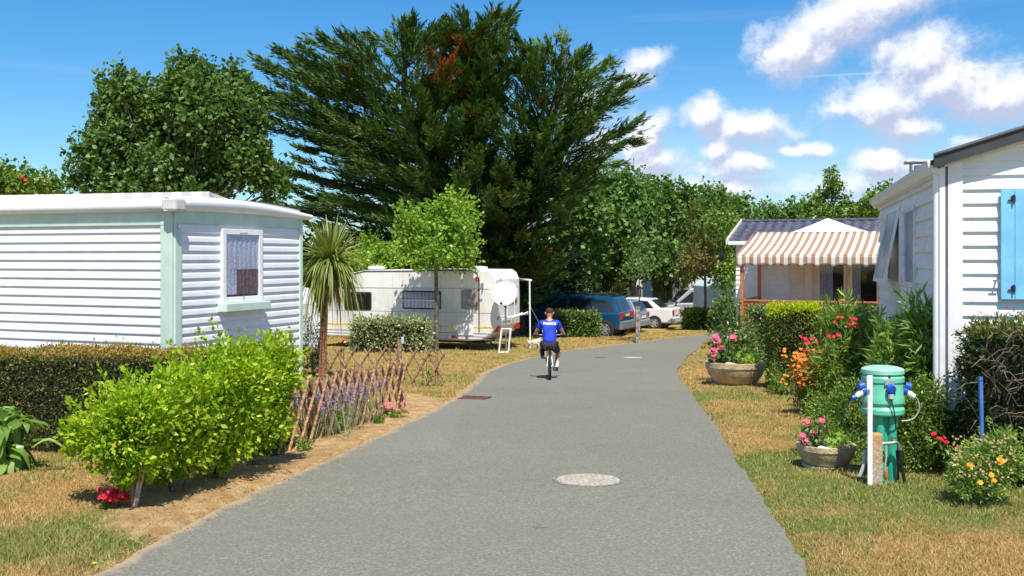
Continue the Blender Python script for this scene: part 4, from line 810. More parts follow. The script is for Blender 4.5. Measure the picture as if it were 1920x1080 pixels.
edge_pr(cL + uL * -.06, cL + uL * (LF), nF); m.build("gutter", whitep, home, world=True)
m = MB()
k = 26
pr = [(.0, -.01), (.02, -.03), (.06, -.025), (.10, .0), (.115, .05), (.10, .1), (.0, .12)]
def side_edge(a, b):
    i = min(int(round(b * (len(pr) - 1))), len(pr) - 1); o_, h = pr[i]; t = -.16 + (LS + .3) * a; sag = .07 * math.sin(math.pi * min(1, max(0, a))) - .05 * a
    return cL + vL * t + nS * o_ + V3((0, 0, 2.44 + (sag if h > .04 else sag * .35) + h * (1.12 - .35 * a)))
m.grid(side_edge, k, len(pr) - 1); m.build("roof_edge", whitep, home, world=True)
m = MB(); m.box(cL + nF * .062 + nS * .06 + V3((0, 0, 2.485)), (.20, .20, .16), RL); m.build("corner_cap", mat("grey_corner_cap", (.62, .61, .58), .5, .08), home, world=True, bevel=.03)
# window in the end wall
def whit(px, c, d):  # distance along wall where the pixel column meets it
    r = (px - 960) / F; return (r * c.y - c.x) / (d.x - r * d.y)
s0, s1 = whit(411, cL, vL), whit(486, cL, vL); Yw = (cL + vL * (s0 + s1) / 2).y
win = window(home, cL + vL * s0, vL, nS, s1 - s0, hzL(566, Yw), hzL(430, Yw), .07, .058, cur=False)
cm_ = MB(); w_ = s1 - s0; za, zc = hzL(560, Yw) + .06, hzL(430, Yw) - .07; zm = za + (zc - za) * .42
curtain(cm_, cL + vL * (s0 + .07), vL, zm, zc, w_ - .14, .031, nS, 0, 7, .004); curtain(cm_, cL + vL * (s0 + .07), vL, za, zm, (w_ - .14) * .34, .031, nS, 0, 3, .004); curtain(cm_, cL + vL * (s0 + .07 + (w_ - .14) * .34), vL, za, zm, (w_ - .14) * .66, .031, nS, 1, 6, .004); cm_.build("curtain", [lace, lacep], win, world=True)
m = MB(); m.box(cL + vL * (s0 + s1) / 2 + nS * .075 + V3((0, 0, hzL(574, Yw))), (.15, s1 - s0 + .10, .10), RL); m.build("sill", gtrim, home, world=True, bevel=.006)
m = MB(); m.box(cL + vL * (s0 + s1) / 2 + nS * .056 + V3((0, 0, hzL(436, Yw))), (.012, .16, .02), RL); m.build("vent_slot", cream, win, world=True)
m = MB(); m.bar(cL + vL * (s0 + s1) / 2 + nS * .062 + V3((0, 0, hzL(560, Yw))), cL + vL * (s0 + s1) / 2 + nS * .062 + V3((0, 0, hzL(554, Yw))), .012, .012); m.build("handle", grey, win, world=True)
# striped terrace awning behind the roof
st = bpy.data.materials.new("grey_stripe_canvas"); st.use_nodes = True; n_ = st.node_tree; t_ = nd(n_, 'ShaderNodeTexCoord'); s_ = nd(n_, 'ShaderNodeSeparateXYZ'); lk(n_, t_.outputs['Object'], s_.inputs[0])
lk(n_, mixc(n_, sstep(n_, mth(n_, 'FRACT', mth(n_, 'MULTIPLY', s_.outputs[0], 3.2)), .48, .52), (.80, .79, .76), (.60, .58, .55)), n_.nodes['Principled BSDF'].inputs['Base Color']); n_.nodes['Principled BSDF'].inputs['Roughness'].default_value = .9
aw = empty("terrace_awning", (-6.5, 16.2, zf(16)), 0, 'grey and white striped terrace canopy just showing above the left home roof', 'awning')
Ya = 15.6; a0, a1, a2, a3 = P(-330, 372, Ya + .4), P(392, 359, Ya), P(427, 374, Ya + 1.2), P(-330, 385, Ya)
dz = V3((0, 0, -.5)); b1 = P(392, 359, Ya); m = MB()
m.add([a0, b1, b1 + V3((0, 0, -.22)), a0 + V3((0, 0, -.22)), a0 + V3((0, 2.2, -.35)), b1 + V3((.62, 2.2, -.35)), b1 + V3((.62, 2.2, -.6))], [(0, 1, 2, 3), (0, 4, 5, 1), (1, 5, 6, 2)]); o = m.build("canvas", st, aw, world=True); sd = o.modifiers.new('s', 'SOLIDIFY'); sd.thickness = .012
m = MB(); 
for q in (b1 + V3((-.02, .05, -.1)), a0 + V3((1, .05, -.1)), b1 + V3((.55, 2.1, -.45))): m = MB(); m.tube([q, V3((q.x, q.y, zf(q.y)))], .025, 8); m.build("pole", whitep, aw, world=True)

# ---- right home
cR = V3((3.96, 9.3, 0)); uR = V3((6.2, -1.67, 0)).normalized(); vR = V3((1.67, 6.2, 0)).normalized(); nFR = -vR; nSR = -uR; RR_ = Matrix((uR, vR, V3((0, 0, 1)))).transposed()
hr_ = empty("mobile_home", (cR.x + 2, cR.y + 2.6, 0), 0, 'white mobile home with light blue shutters, grey gable trim and roof flue on the right', 'mobile home')
WF, WS = 4.0, 6.42; ze = 2.76; zs = .46; rise = .31
m = MB(); siding(m, cR + vR * WS, cR, zs, ze, .16, nSR, lip=.03); m.build("wall", white, hr_, world=True)
m = MB(); siding(m, cR, cR + uR * WF, zs, ze, .128, nFR, lip=.024)
# gable boards
nb = 5
for k in range(nb):
    z = ze + k * .125; a = max(0, (z - ze) / rise); z1_ = z + .125
    if WF / 2 > a: 
        A_ = cR + uR * a; B_ = cR + uR * (WF - a); a2_ = (z1_ - ze) / rise; o = nFR
        m.add([A_ + V3((0, 0, z)), B_ + V3((0, 0, z)), B_ + o * .018 + V3((0, 0, z)), A_ + o * .018 + V3((0, 0, z)), cR + uR * min(a2_, WF / 2) + o * .004 + V3((0, 0, z1_)), cR + uR * max(WF - a2_, WF / 2) + o * .004 + V3((0, 0, z1_))], [(0, 1, 2, 3), (3, 2, 5, 4)])
m.build("wall", white, hr_, world=True)
m = MB(); core = [V3((.03, 0, zs)), V3((WF - .03, 0, zs)), V3((WF - .03, 0, ze)), V3((WF / 2, 0, ze + rise * WF / 2 - .01)), V3((.03, 0, ze))]
to = lambda p, y: cR + uR * p.x + vR * y + V3((0, 0, p.z))
m.add([to(p, .012) for p in core] + [to(p, WS - .01) for p in core], [(0, 1, 2, 3, 4), (9, 8, 7, 6, 5)] + [(i, 5 + i, 5 + (i + 1) % 5, (i + 1) % 5) for i in range(5)]); m.build("wall_core", white, hr_, world=True)
m = MB(); m.box(cR + uR * WF / 2 + vR * WS / 2 + V3((0, 0, zs / 2 - .15)), (WF - .5, WS - .5, zs + .3), RR_); m.build("chassis", dgrey, hr_, world=True)
for q in ((.45, .25), (WF - .4, .3), (.35, 3), (.35, 6)):
    m = MB(); m.box(cR + uR * q[0] + vR * q[1] + V3((0, 0, .15)), (.2, .2, .62), RR_); m.build("support_block", mat("rusty_block", (.16, .09, .06), .9, .3, 20), hr_, world=True)
# roof
m = MB(); th = .05
for sgn in (0, 1):
    fx = (lambda a: a) if not sgn else (lambda a: WF - a)
    q = [(-.12, ze - .037 - .0), (WF / 2, ze + rise * WF / 2)]
    A_, B_ = [to(V3((fx(x), 0, z)), -.10) for x, z in q]; C_, D_ = [to(V3((fx(x), 0, z)), WS + .10) for x, z in q]
    m.add([A_ + V3((0, 0, .012)), B_ + V3((0, 0, .012)), D_ + V3((0, 0, .012)), C_ + V3((0, 0, .012)), A_ + V3((0, 0, th)), B_ + V3((0, 0, th)), D_ + V3((0, 0, th)), C_ + V3((0, 0, th))], [(0, 1, 2, 3), (4, 7, 6, 5), (0, 4, 5, 1), (1, 5, 6, 2), (2, 6, 7, 3), (3, 7, 4, 0)])
m.build("roof", dgrey, hr_, world=True)
m = MB()
for sgn in (0, 1):
    fx = (lambda a: a) if not sgn else (lambda a: WF - a)
    A_ = to(V3((fx(-.10), 0, ze - .03)), -.115); B_ = to(V3((fx(WF / 2), 0, ze + rise * WF / 2 + .0)), -.115)
    for d0, d1, hh in ((0, .03, .13),):
        vs = [A_ + V3((0, 0, -.03)), B_ + V3((0, 0, -.03)), B_ + V3((0, 0, .085)), A_ + V3((0, 0, .085))]; m.add([v + nFR * .0 for v in vs] + [v + nFR * .035 for v in vs], [(0, 1, 2, 3), (7, 6, 5, 4), (0, 4, 5, 1), (1, 5, 6, 2), (2, 6, 7, 3), (3, 7, 4, 0)])
    m.tube([A_ + nFR * .03 + V3((0, 0, .08)), B_ + nFR * .03 + V3((0, 0, .08))], .022, 8)
m.build("verge_trim", dgrey, hr_, world=True)
m = MB()
A_ = to(V3((.0, 0, ze - .05)), -.07); B_ = to(V3((WF / 2, 0, ze + rise * WF / 2 - .05)), -.07)
vs = [A_, B_, B_ + V3((0, 0, .045)), A_ + V3((0, 0, .045))]; m.add(vs + [v + vR * .05 for v in vs], [(0, 1, 2, 3), (7, 6, 5, 4), (0, 4, 5, 1), (1, 5, 6, 2), (2, 6, 7, 3), (3, 7, 4, 0)]); m.build("barge_board", white, hr_, world=True)
m = MB(); gp = [(-.0, -.10), (-.05, -.12), (-.10, -.10), (-.14, -.05), (-.15, .01), (-.13, .02), (-.11, -.03), (-.05, -.06), (.0, -.05)]
vs = [to(V3((x, 0, ze + z)), y) for y in (-.08, WS + .08) for x, z in gp]; k = len(gp); m.add(vs, [(i, (i + 1) % k, k + (i + 1) % k, k + i) for i in range(k)] + [tuple(range(k))[::-1], tuple(range(k, 2 * k))]); m.build("gutter", whitep, hr_, world=True)
m = MB(); m.tube([to(V3((-.055, 0, ze - .08)), .015), to(V3((-.055, 0, ze - .2)), .015), to(V3((-.055, 0, .25)), .015)], .034, 12); m.build("downpipe", whitep, hr_, world=True)
m = MB(); m.box(to(V3((-.021, 0, (zs + ze) / 2)), .03), (.036, .09, ze - zs - .05), RR_); m.box(to(V3((.095, 0, (zs + ze) / 2)), -.022), (.125, .036, ze - zs + .02), RR_); m.box(to(V3((.0225, 0, (zs + ze) / 2)), -.024), (.02, .02, ze - zs), RR_, 1); m.box(to(V3((-.014, 0, (zs + ze) / 2)), -.019), (.05, .036, ze - zs - .03), RR_); m.build("corner_trim", [whitep, mat("trim_shadow_gap", (.12, .12, .15), .7)], hr_, world=True, bevel=.003)
# eave board under the gutter
m = MB(); m.box(to(V3((-.014, 0, ze - .09)), WS / 2), (.02, WS - .1, .17), RR_); m.build("eave_board", cream, hr_, world=True)
# shutters and front window
def hzR(py, s): return CAMZ - (py - HOR) / F * (cR + uR * s).y
def shutter(s0, s1, z0, z1):
    m = MB(); m.box(to(V3(((s0 + s1) / 2, 0, (z0 + z1) / 2)), -.055), (s1 - s0, .032, z1 - z0), RR_); 
    sh = m.build("shutter", bluem, hr_, world=True, bevel=.004)
    g = MB()
    for i in range(1, 4): g.box(to(V3((s0 + (s1 - s0) * i / 4, 0, (z0 + z1) / 2)), -.0716), (.006, .002, z1 - z0 - .02), RR_)
    g.build("groove", mat("blue_groove", (.08, .28, .45), .5), sh, world=True)
    for z in (z0 + .10, z1 - .08):
        g = MB(); c = to(V3((s0 + .1, 0, z)), -.08); g.box(c, (.035, .014, .05), RR_); g.tube([c + nFR * .012 + V3((0, 0, -.035)), c + nFR * .012 + V3((0, 0, .035))], .009, 8); g.box(c + uR * -.02 + V3((0, 0, -.015)), (.05, .008, .012), RR_); g.build("hinge", mat("black_iron", (.03, .028, .03), .5), sh, world=True)
ss0 = whit(1874, cR, uR); zz0, zz1 = hzR(561, ss0), hzR(357, ss0)
shutter(ss0, ss0 + .46, zz0, zz1); shutter(ss0 + .46 + 1.15, ss0 + .46 + 1.61, zz0, zz1)
window(hr_, cR + uR * (ss0 + .49), uR, nFR, 1.09, zz0 + .02, zz1 - .02, .06, .05, split=True)
m = MB(); c = to(V3((ss0 - .035, 0, hzR(526, ss0))), -.05); m.bar(c + nFR * -.03, c + nFR * .03, .012, .012); m.box(c + nFR * .03, (.07, .012, .018), RR_); m.build("shutter_latch", grey, hr_, world=True)
# side windows
t0, t1 = whit(1722, cR, vR), whit(1702, cR, vR); yy = (cR + vR * t0).y
window(hr_, cR + vR * t1, -vR, nSR, t1 - t0, hzL(540, yy) , hzL(384, yy), .055, .052, mf=mat("shaded_window_frame", (.72, .72, .72), .4), cur=True)
t0, t1 = whit(1694, cR, vR), whit(1672, cR, vR); yy = (cR + vR * (t0 + t1) / 2).y; z0_, z1_ = hzL(532, yy), hzL(392, yy)
w2 = window(hr_, cR + vR * t1, -vR, nSR, t1 - t0, z0_, z1_, .05, .052, mf=whitep)
m = MB(); ang = math.radians(11); Hh = z1_ - z0_
for (a, b, za, zc) in ((0, t1 - t0, 0, .05), (0, t1 - t0, Hh - .05, Hh), (0, .05, .05, Hh - .05), (t1 - t0 - .05, t1 - t0, .05, Hh - .05)):
    zc_, ac = (za + zc) / 2, (a + b) / 2; dn = (Hh - zc_) * math.sin(ang); zc2 = z1_ - (Hh - zc_) * math.cos(ang)
    Rm = Matrix.Rotation(0, 3, 'X'); tilt = (V3((0, 0, 1)) * math.cos(ang) - nSR * math.sin(ang)); X_ = -vR; Nn = tilt.cross(X_) 
    m.box(cR + vR * (t1 - ac) + nSR * (.045 + dn) + V3((0, 0, zc2)), (b - a, .03, zc - za), Matrix((X_, Nn, tilt)).transposed())
sash = m.build("open_sash", whitep, w2, world=True); m = MB(); m.box(cR + vR * (t0 + t1) / 2 + nSR * (.045 + Hh / 2 * math.sin(ang)) + V3((0, 0, z1_ - Hh / 2 * math.cos(ang))), (t1 - t0 - .1, .005, Hh - .1), Matrix((X_, Nn, tilt)).transposed()); m.build("pane", pns, sash, world=True)
# roof flue
m = MB(); yf = whit(1722, cR + uR * .42, vR); c = cR + uR * .42 + vR * yf; zb_ = ze + .17; sc__ = c.y / F
m.box(c + V3((0, 0, zb_ + .06)), (.17, .17, .14), RR_); 
for a in (-.1, .1):
    for b in (-.1, .1): m.box(c + uR * a + vR * b + V3((0, 0, zb_ + .19)), (.02, .02, .2), RR_)
m.box(c + V3((0, 0, zb_ + .2)), (.11, .11, .1), RR_); m.box(c + V3((0, 0, zb_ + .30)), (.36, .36, .03), RR_); m.build("roof_flue", mat("aluminium_flue", (.6, .61, .6), .4, .1, metal=.3), hr_, world=True, bevel=.004)

# ---- chalet with striped awning
OX = V3((7.0, 31.0, 0)); aC = math.radians(-24); ux = V3((math.cos(aC), math.sin(aC), 0)); uy = V3((-math.sin(aC), math.cos(aC), 0)); zg = float(zf(33))
ch = empty("chalet", (OX.x, OX.y, zg), aC, 'white chalet with slate roof and orange wood deck behind a brown striped awning', 'chalet')
z_ = lambda z: z - zg   # local z
slate = mat("slate_blue_tiles", (.065, .07, .105), .5, .25, 7, spec=.4)
m = MB(); siding(m, (-.76, 3), (6.5, 3), z_(-.35), z_(2.40), .16, (0, -1), lip=.02); m.build("wall", white, ch)
m = MB(); siding(m, (1.05, 2.93), (6.3, 2.93), z_(-.3), z_(2.3), .16, (0, -1), lip=.02); m.build("porch_wall", cream, ch)
m = MB(); siding(m, (-.76, 7.2), (-.76, 3), z_(-.35), z_(2.4), .16, (-1, 0), lip=.02); m.build("wall", white, ch)
m = MB(); m.box((2.87, 5.1, z_(1.0)), (7.2, 4.15, 2.75)); m.build("wall_core", white, ch); m = MB(); m.box((2.87, 5.1, z_(-.75)), (6.8, 3.9, .7)); m.build("skirt", dgrey, ch)
def tiles(a, b):
    y = 2.72 + 2.45 * b; z = z_(2.36) + b * .74; row = b * 11; fr = row - math.floor(row); w = .5 + .5 * math.cos(a * 7.7 / .32 * 6.283)
    return V3((-.95 + 7.7 * a, y, z + .035 * (1 - fr) + .03 * w))
m = MB(); m.grid(tiles, 190, 66, smooth=False); m.grid(lambda a, b: V3((-.95 + 7.7 * a, 7.62 - 2.45 * b, z_(2.36) + b * .74)), 1, 1); rf = m.build("roof", slate, ch)
m = MB(); m.tube([V3((-.98, 5.17, z_(3.13))), V3((6.75, 5.17, z_(3.13)))], .07, 8); m.build("ridge", slate, rf)
m = MB()
for s in (0, 1):
    yA = 2.62 if not s else 7.72; pts = [V3((-.98, yA, z_(2.28))), V3((-.98, 5.17, z_(3.05)))]; vs = [pts[0], pts[1], pts[1] + V3((0, 0, .17)), pts[0] + V3((0, 0, .17))]
    m.add(vs + [v + V3((-.04, 0, 0)) for v in vs], [(0, 1, 2, 3), (7, 6, 5, 4), (0, 4, 5, 1), (1, 5, 6, 2), (2, 6, 7, 3), (3, 7, 4, 0)])
m.add([V3((-.77, 3, z_(2.4))), V3((-.77, 7.2, z_(2.4))), V3((-.77, 5.1, z_(3.05)))], [(0, 1, 2)]); m.build("barge_board", whitep, ch, bevel=.004)
m = MB(); m.box((2.9, 2.66, z_(2.33)), (7.7, .09, .13)); m.build("gutter", whitep, ch, bevel=.01)
# doors
def door(x0, x1, openf):
    m = MB(); f = .07; za, zc = z_(-.28), z_(1.98); xs = [x0, x1]
    m.box(((x0 + x1) / 2, 2.878, zc - f / 2), (x1 - x0, .06, f)); m.box(((x0 + x1) / 2, 2.885, za + f / 2), (x1 - x0, .06, f))
    for x in (x0 + f / 2, x1 - f / 2): m.box((x, 2.885, (za + zc) / 2), (f, .058, zc - za - 2 * f))
    d = m.build("glass_door", cream, ch, bevel=.004); m = MB(); m.box(((x0 + x1) / 2, 2.862, (za + zc) / 2), (x1 - x0 - 2 * f, .005, zc - za - 2 * f)); m.build("pane", pn, d)
    m = MB(); m.box(((x0 + x1) / 2, 2.896, (za + zc) / 2), (x1 - x0 - 2 * f, .006, zc - za - 2 * f)); m.build("interior", dark, d)
    m = MB(); curtain(m, (x0 + f, 2.880, 0), (1, 0, 0), za + f, zc - f, (x1 - x0 - 2 * f) * openf, 0, (0, -1, 0), waves=5, amp=.004); m.build("curtain", blindm, d)
door(1.9, 2.78, .55); door(2.9, 3.78, .35)
for x in (1.62, 4.02): m = MB(); m.box((x, 2.885, z_(.85)), (.24, .04, 2.26)); [m.box((x, 2.862, z_(-.1 + .12 * i)), (.18, .012, .05)) for i in range(17)]; m.build("door_shutter", cream, ch)
# deck
m = MB(); [m.box((2.9, .08 + .145 * i, z_(-.36)), (6.2, .135, .035)) for i in range(20)]; m.build("deck", wood, ch)
m = MB(); m.box((2.9, .03, z_(-.48)), (6.2, .03, .2)); m.build("deck_edge", mat("pale_deck_edge", (.45, .42, .38), .8), ch); m = MB(); m.box((2.9, 1.4, z_(-.85)), (6.0, 2.6, .6)); m.build("deck_skirt", mat("dark_deck_boards", (.06, .045, .035), .9, .3, 9), ch)
for x, y in ((.03, .03), (.06, 2.75), (5.95, .03), (2.9, .03)):
    m = MB(); top = 1.78 if x != 2.9 else .62
    m.box((x, y, z_((top - .9) / 2)), (.10, .10, top + .9)); m.build("post", wood, ch, bevel=.006)
for i, (a, b) in enumerate((((.1, .03), (2.83, .03)), ((2.97, .03), (5.88, .03)), ((.05, .1), (.05, 2.68)))):
    m = MB(); A_ = V3((*a, z_(.55))); B_ = V3((*b, z_(.55))); m.bar(A_, B_, .11, .045); m.bar(A_ + V3((0, 0, -.09)), B_ + V3((0, 0, -.09)), .035, .07); m.bar(A_ + V3((0, 0, -.8)), B_ + V3((0, 0, -.8)), .035, .07)
    nbal = int((B_ - A_).length / .12)
    for j in range(1, nbal): q = A_.lerp(B_, j / nbal); m.box(q + V3((0, 0, -.44)), (.04, .025, .66))
    m.build("railing", wood, ch)
# awning
awc = empty("striped_awning", (OX.x, OX.y, zg), aC, 'brown and white striped canvas awning with scalloped valance over the chalet deck', 'awning')
sm2 = bpy.data.materials.new("brown_stripe_canvas"); sm2.use_nodes = True; n_ = sm2.node_tree; n_.nodes.clear(); t_ = nd(n_, 'ShaderNodeTexCoord'); s_ = nd(n_, 'ShaderNodeSeparateXYZ'); lk(n_, t_.outputs['Object'], s_.inputs[0])
c_ = mixc(n_, sstep(n_, mth(n_, 'ABSOLUTE', mth(n_, 'SUBTRACT', mth(n_, 'FRACT', mth(n_, 'MULTIPLY', s_.outputs[0], 4.4)), .5)), .24, .27), (.45, .29, .20), (.80, .76, .72))
pb = nd(n_, 'ShaderNodeBsdfDiffuse'); lk(n_, c_, pb.inputs[0]); tb = nd(n_, 'ShaderNodeBsdfTranslucent'); lk(n_, c_, tb.inputs[0]); mx = nd(n_, 'ShaderNodeMixShader', inp={0: .25}); lk(n_, pb.outputs[0], mx.inputs[1]); lk(n_, tb.outputs[0], mx.inputs[2]); o_ = nd(n_, 'ShaderNodeOutputMaterial'); lk(n_, mx.outputs[0], o_.inputs[0])
m = MB(); m.grid(lambda a, b: V3((-.12 + 6.2 * a + .10 * b, -.12 + 2.95 * b, z_(1.93) + .76 * b - .05 * math.sin(math.pi * b) + .012 * math.sin(a * 90) * (1 - b))), 120, 8); o = m.build("canvas", sm2, awc); sd = o.modifiers.new('s', 'SOLIDIFY'); sd.thickness = .008
def val(a, b): x = -.12 + 6.2 * a; return V3((x, -.13 - .02 * math.sin(a * 70) * (1 - b), z_(1.92) - (1 - b) * (.30 + .03 * math.cos(x * 4.4 * 6.283 / 2))))
m = MB(); m.grid(val, 240, 4); m.grid(lambda a, b: V3((-.13, -.12 + 2.9 * a, z_(1.92) + .74 * a - (1 - b) * .28)), 10, 2); o = m.build("valance", sm2, awc); sd = o.modifiers.new('s', 'SOLIDIFY'); sd.thickness = .006
gz_ = empty("canopy_peak", (OX.x, OX.y, zg), aC, 'white pointed fabric canopy rising above the striped awning', 'canopy')
ptop = P(1552, 409, 33.4); Ml = wmat(gz_).inverted(); ap = Ml @ ptop
bl = [Ml @ P(1452, 443, 33.3), Ml @ P(1662, 443, 31.7)]; d_ = V3((0, 1.2, 0)); zc = min(bl[0].z, bl[1].z)
q = [bl[0], bl[1], bl[1] + d_, bl[0] + d_]; 
for v in q: v.z = zc
m = MB()
for i in range(4):
    A_, B_ = q[i], q[(i + 1) % 4]
    def f(a, b, A_=A_, B_=B_): e = A_.lerp(B_, a); return e.lerp(ap, b) - V3((0, 0, .04 * math.sin(math.pi * b) ))
    m.grid(f, 8, 10)
o = m.build("fabric", mat("white_canvas", (.80, .80, .78), .8, .03), gz_)
for v in q[2:]: m = MB(); m.tube([v, V3((v.x, v.y, .65))], .02, 8); m.build("pole", whitep, gz_)

# ------------------------------------------------------------------ lattice fences, cane fence
def lattice(name, label, p0, p1, h, pitch, span, posts, group, half=.018, lean=0.0, ph=.06):
    p0 = V3(p0); p1 = V3(p1); d = (p1 - p0); L = math.hypot(d.x, d.y); u = V3((d.x, d.y, 0)).normalized(); nrm = V3((u.y, -u.x, 0)); root = empty(name, p0, 0, label, 'fence', group)
    gzz = lambda s: float(zf((p0 + u * s).y)); A = MB(); B = MB(); s = -span
    while s < L:
        for mb, dirn, off in ((A, 1, .012), (B, -1, -.012)):
            a, b = (s, s + span) if dirn > 0 else (s + span, s); za, zc = 0.03, h
            a_, b_, t0, t1 = a, b, 0., 1.
            lo, hi = 0, L
            ta = [(lo - a) / (b - a), (hi - a) / (b - a)]; t0 = max(0, min(ta)); t1 = min(1, max(ta))
            if t1 - t0 > .12:
                q0 = p0 + u * (a + (b - a) * t0) + nrm * off; q1 = p0 + u * (a + (b - a) * t1) + nrm * off; q0.z = gzz(a + (b - a) * t0) + h * t0 + rng.uniform(-.02, .01) ; q1.z = gzz(a + (b - a) * t1) + h * t1 + rng.uniform(-.02, .03)
                for q, t in ((q0, t0), (q1, t1)): q.x += lean * nrm.x * t; q.y += lean * nrm.y * t
                mb.tube([q0, q1], half, 7)
        s += pitch
    A.build("front_slats", woodl, root, world=True); B.build("back_slats", woodl, root, world=True)
    for s, hh in posts:
        m = MB(); q = p0 + u * s - nrm * .045; q.z = gzz(s); m.tube([q + V3((0, 0, -.1)), q + V3((0, 0, hh))], .032, 9); m.build("post", woodl, root, world=True)
    return root, u, nrm
f0, f1 = G(517, 853), G(760, 768)
d01 = (f1 - f0).length
fA, u_, n_v = lattice("lattice_fence", 'brown crossed-slat lattice fence running along the road in front of the lavender', f0, f1, .70, .26, .5, [(.95, .70), (2.35, .74), (d01 - .12, .98)], 'brown lattice garden fences')
m = MB(); q = f0 + u_ * (d01 - .12) + n_v * -.0; q.z = f0.z + .82; m.box(q, (.035, .03, .09)); m.build("reflector", mat("blue_grey_tag", (.5, .6, .7), .4), fA, world=True)
b0, b1 = gz(612, 17.9), gz(834, 17.4)
lattice("lattice_fence", 'brown crossed-slat lattice fence at the rear, square to the road below the caravan', b0, b1, .66, .28, .42, [(.28, .66), (1.15, .66), (2.02, .62)], 'brown lattice garden fences')
root = empty("cane_fence", gz(1520, 14.3), 0, 'low fence of upright brown canes behind the orange flowers', 'fence'); m = MB()
for i in range(46):
    x = P(1490, 700, 14.3).x + i * .021; q = V3((x + rng.normal(0, .004), 14.3 + .004 * i + rng.normal(0, .01), zf(14.3))); m.tube([q, q + V3((rng.normal(0, .012), 0, .62 + rng.normal(0, .03)))], .009, 6)
m.build("canes", mat("brown_cane", (.24, .15, .09), .8, .4, 30), root, world=True)
m = MB(); [m.bar(P(1488, 700, 14.27).xyz * 1, P(1488, 700, 14.27), .01, .01) for _ in range(0)]; 
x0 = P(1490, 700, 14.3).x
for z in (.15, .5): m.tube([V3((x0 - .02, 14.285, zf(14.3) + z)), V3((x0 + .97, 14.285 + .18, zf(14.3) + z))], .006, 6)
m.build("wire", grey, root, world=True)

# ------------------------------------------------------------------ planters
stone = mat("mossy_cast_stone", (.58, .45, .28), .9, .25, 9, bump=.7, bs=50, col2=(.40, .31, .19))
soilm = mat("potting_soil", (.10, .06, .04), .95, .3, 30, bump=1)
def planter(px, py, wpx, label, blooms, fl):
    g_ = G(px, py); R = wpx / F * g_.y / 2; c = V3(((px - 960) / F * (g_.y + R * .9), g_.y + R * .9, zf(g_.y + R * .9))); root = empty("planter", c, 0, label, 'planter', 'round cast stone planters'); H = R * .82
    m = MB(); m.lathe([(R * .80, .0), (R * .82, .035)], (0, 0, 0), 36); m.build("base_slab", mat("pale_slab", (.62, .56, .48), .9, .15, 20), root)
    m = MB(); m.lathe([(R * .58, .035), (R * .74, H * .22), (R * .90, H * .5), (R * .965, H * .74), (R * .975, H * .78), (R, H * .80), (R, H), (R * .9, H + .004), (R * .86, H * .86)], (0, 0, 0), 48, wob=lambda a, z: .006 * math.sin(a * 5) + .004 * math.sin(a * 17)); m.build("bowl", stone, root)
    m = MB(); m.lathe([(R * .885, H * .84), (R * .6, H * .9), (.01, H * .93)], (0, 0, 0), 32); m.build("soil", soilm, root)
    z = c.z + H * .9; pr = empty("begonia", (c.x, c.y, z), 0, fl, 'flowers', 'pink flowering plants in the planters')
    n = 420; rr = rng.uniform(0, .8, n) ** .5 * R * .95; a = rng.uniform(0, 6.28, n); A = np.stack([c.x + rr * np.cos(a) * 1.0 , c.y + rr * np.sin(a) * .8, z + np.abs(rng.normal(0, .16, n)) * R], 1)
    left = rng.random(n) < .45; A[left, 0] = c.x - R * .45 + rng.normal(0, R * .22, left.sum()); A[left, 2] += rng.uniform(0, .55, left.sum()) * R
    fastmesh("foliage", leaves(A, rnd(n) + [0, 0, .6], .17 * R, .12 * R, upb=.6, jit=.9), 4, [m_lau, m_may], pr, (A[:, 0] > c.x).astype(int))
    m = MB()
    for _ in range(9): q = V3((c.x - R * .45 + rng.normal(0, R * .2), c.y + rng.normal(0, R * .2), z)); m.tube([q, q + V3((rng.normal(0, .1) * R, -.1 * R, R * .7))], R * .012, 5)
    m.build("stems", stemg, pr, world=True)
    bl = np.array([P(x, y, c.y - R * .45) for x, y in blooms for _ in range(4)]) + rnd(4 * len(blooms), R * .03); bloomset("bloom", flowers(bl, R * .125, 6), m_pink, pr)
    st_ = mat("grey_pebble", (.55, .53, .5), .8, .2, 12); m = MB()
    for dx, s in ((-.35, .17), (-.18, .10), (-.58, .09)): m.ball(V3((c.x + dx * R, c.y - R * .62, z + .03 * R)), (s * R, s * R * .8, s * R * .6), 10)
    o = m.build("pebbles", st_, pr, world=True); return c, R, H
planter(1379, 728, 114, 'larger looking far cast stone planter at the bend with pink flowers', [(1342, 635), (1375, 632), (1352, 652), (1341, 667), (1336, 657), (1344, 640)], 'pink flowering plant growing in the far planter beside the hedge block')
planter(1549, 885, 111, 'near cast stone planter on the lawn beside the green service pedestal', [(1510, 793), (1542, 790), (1525, 811), (1510, 828), (1506, 818)], 'pink flowering plant growing in the near planter beside the pedestal')

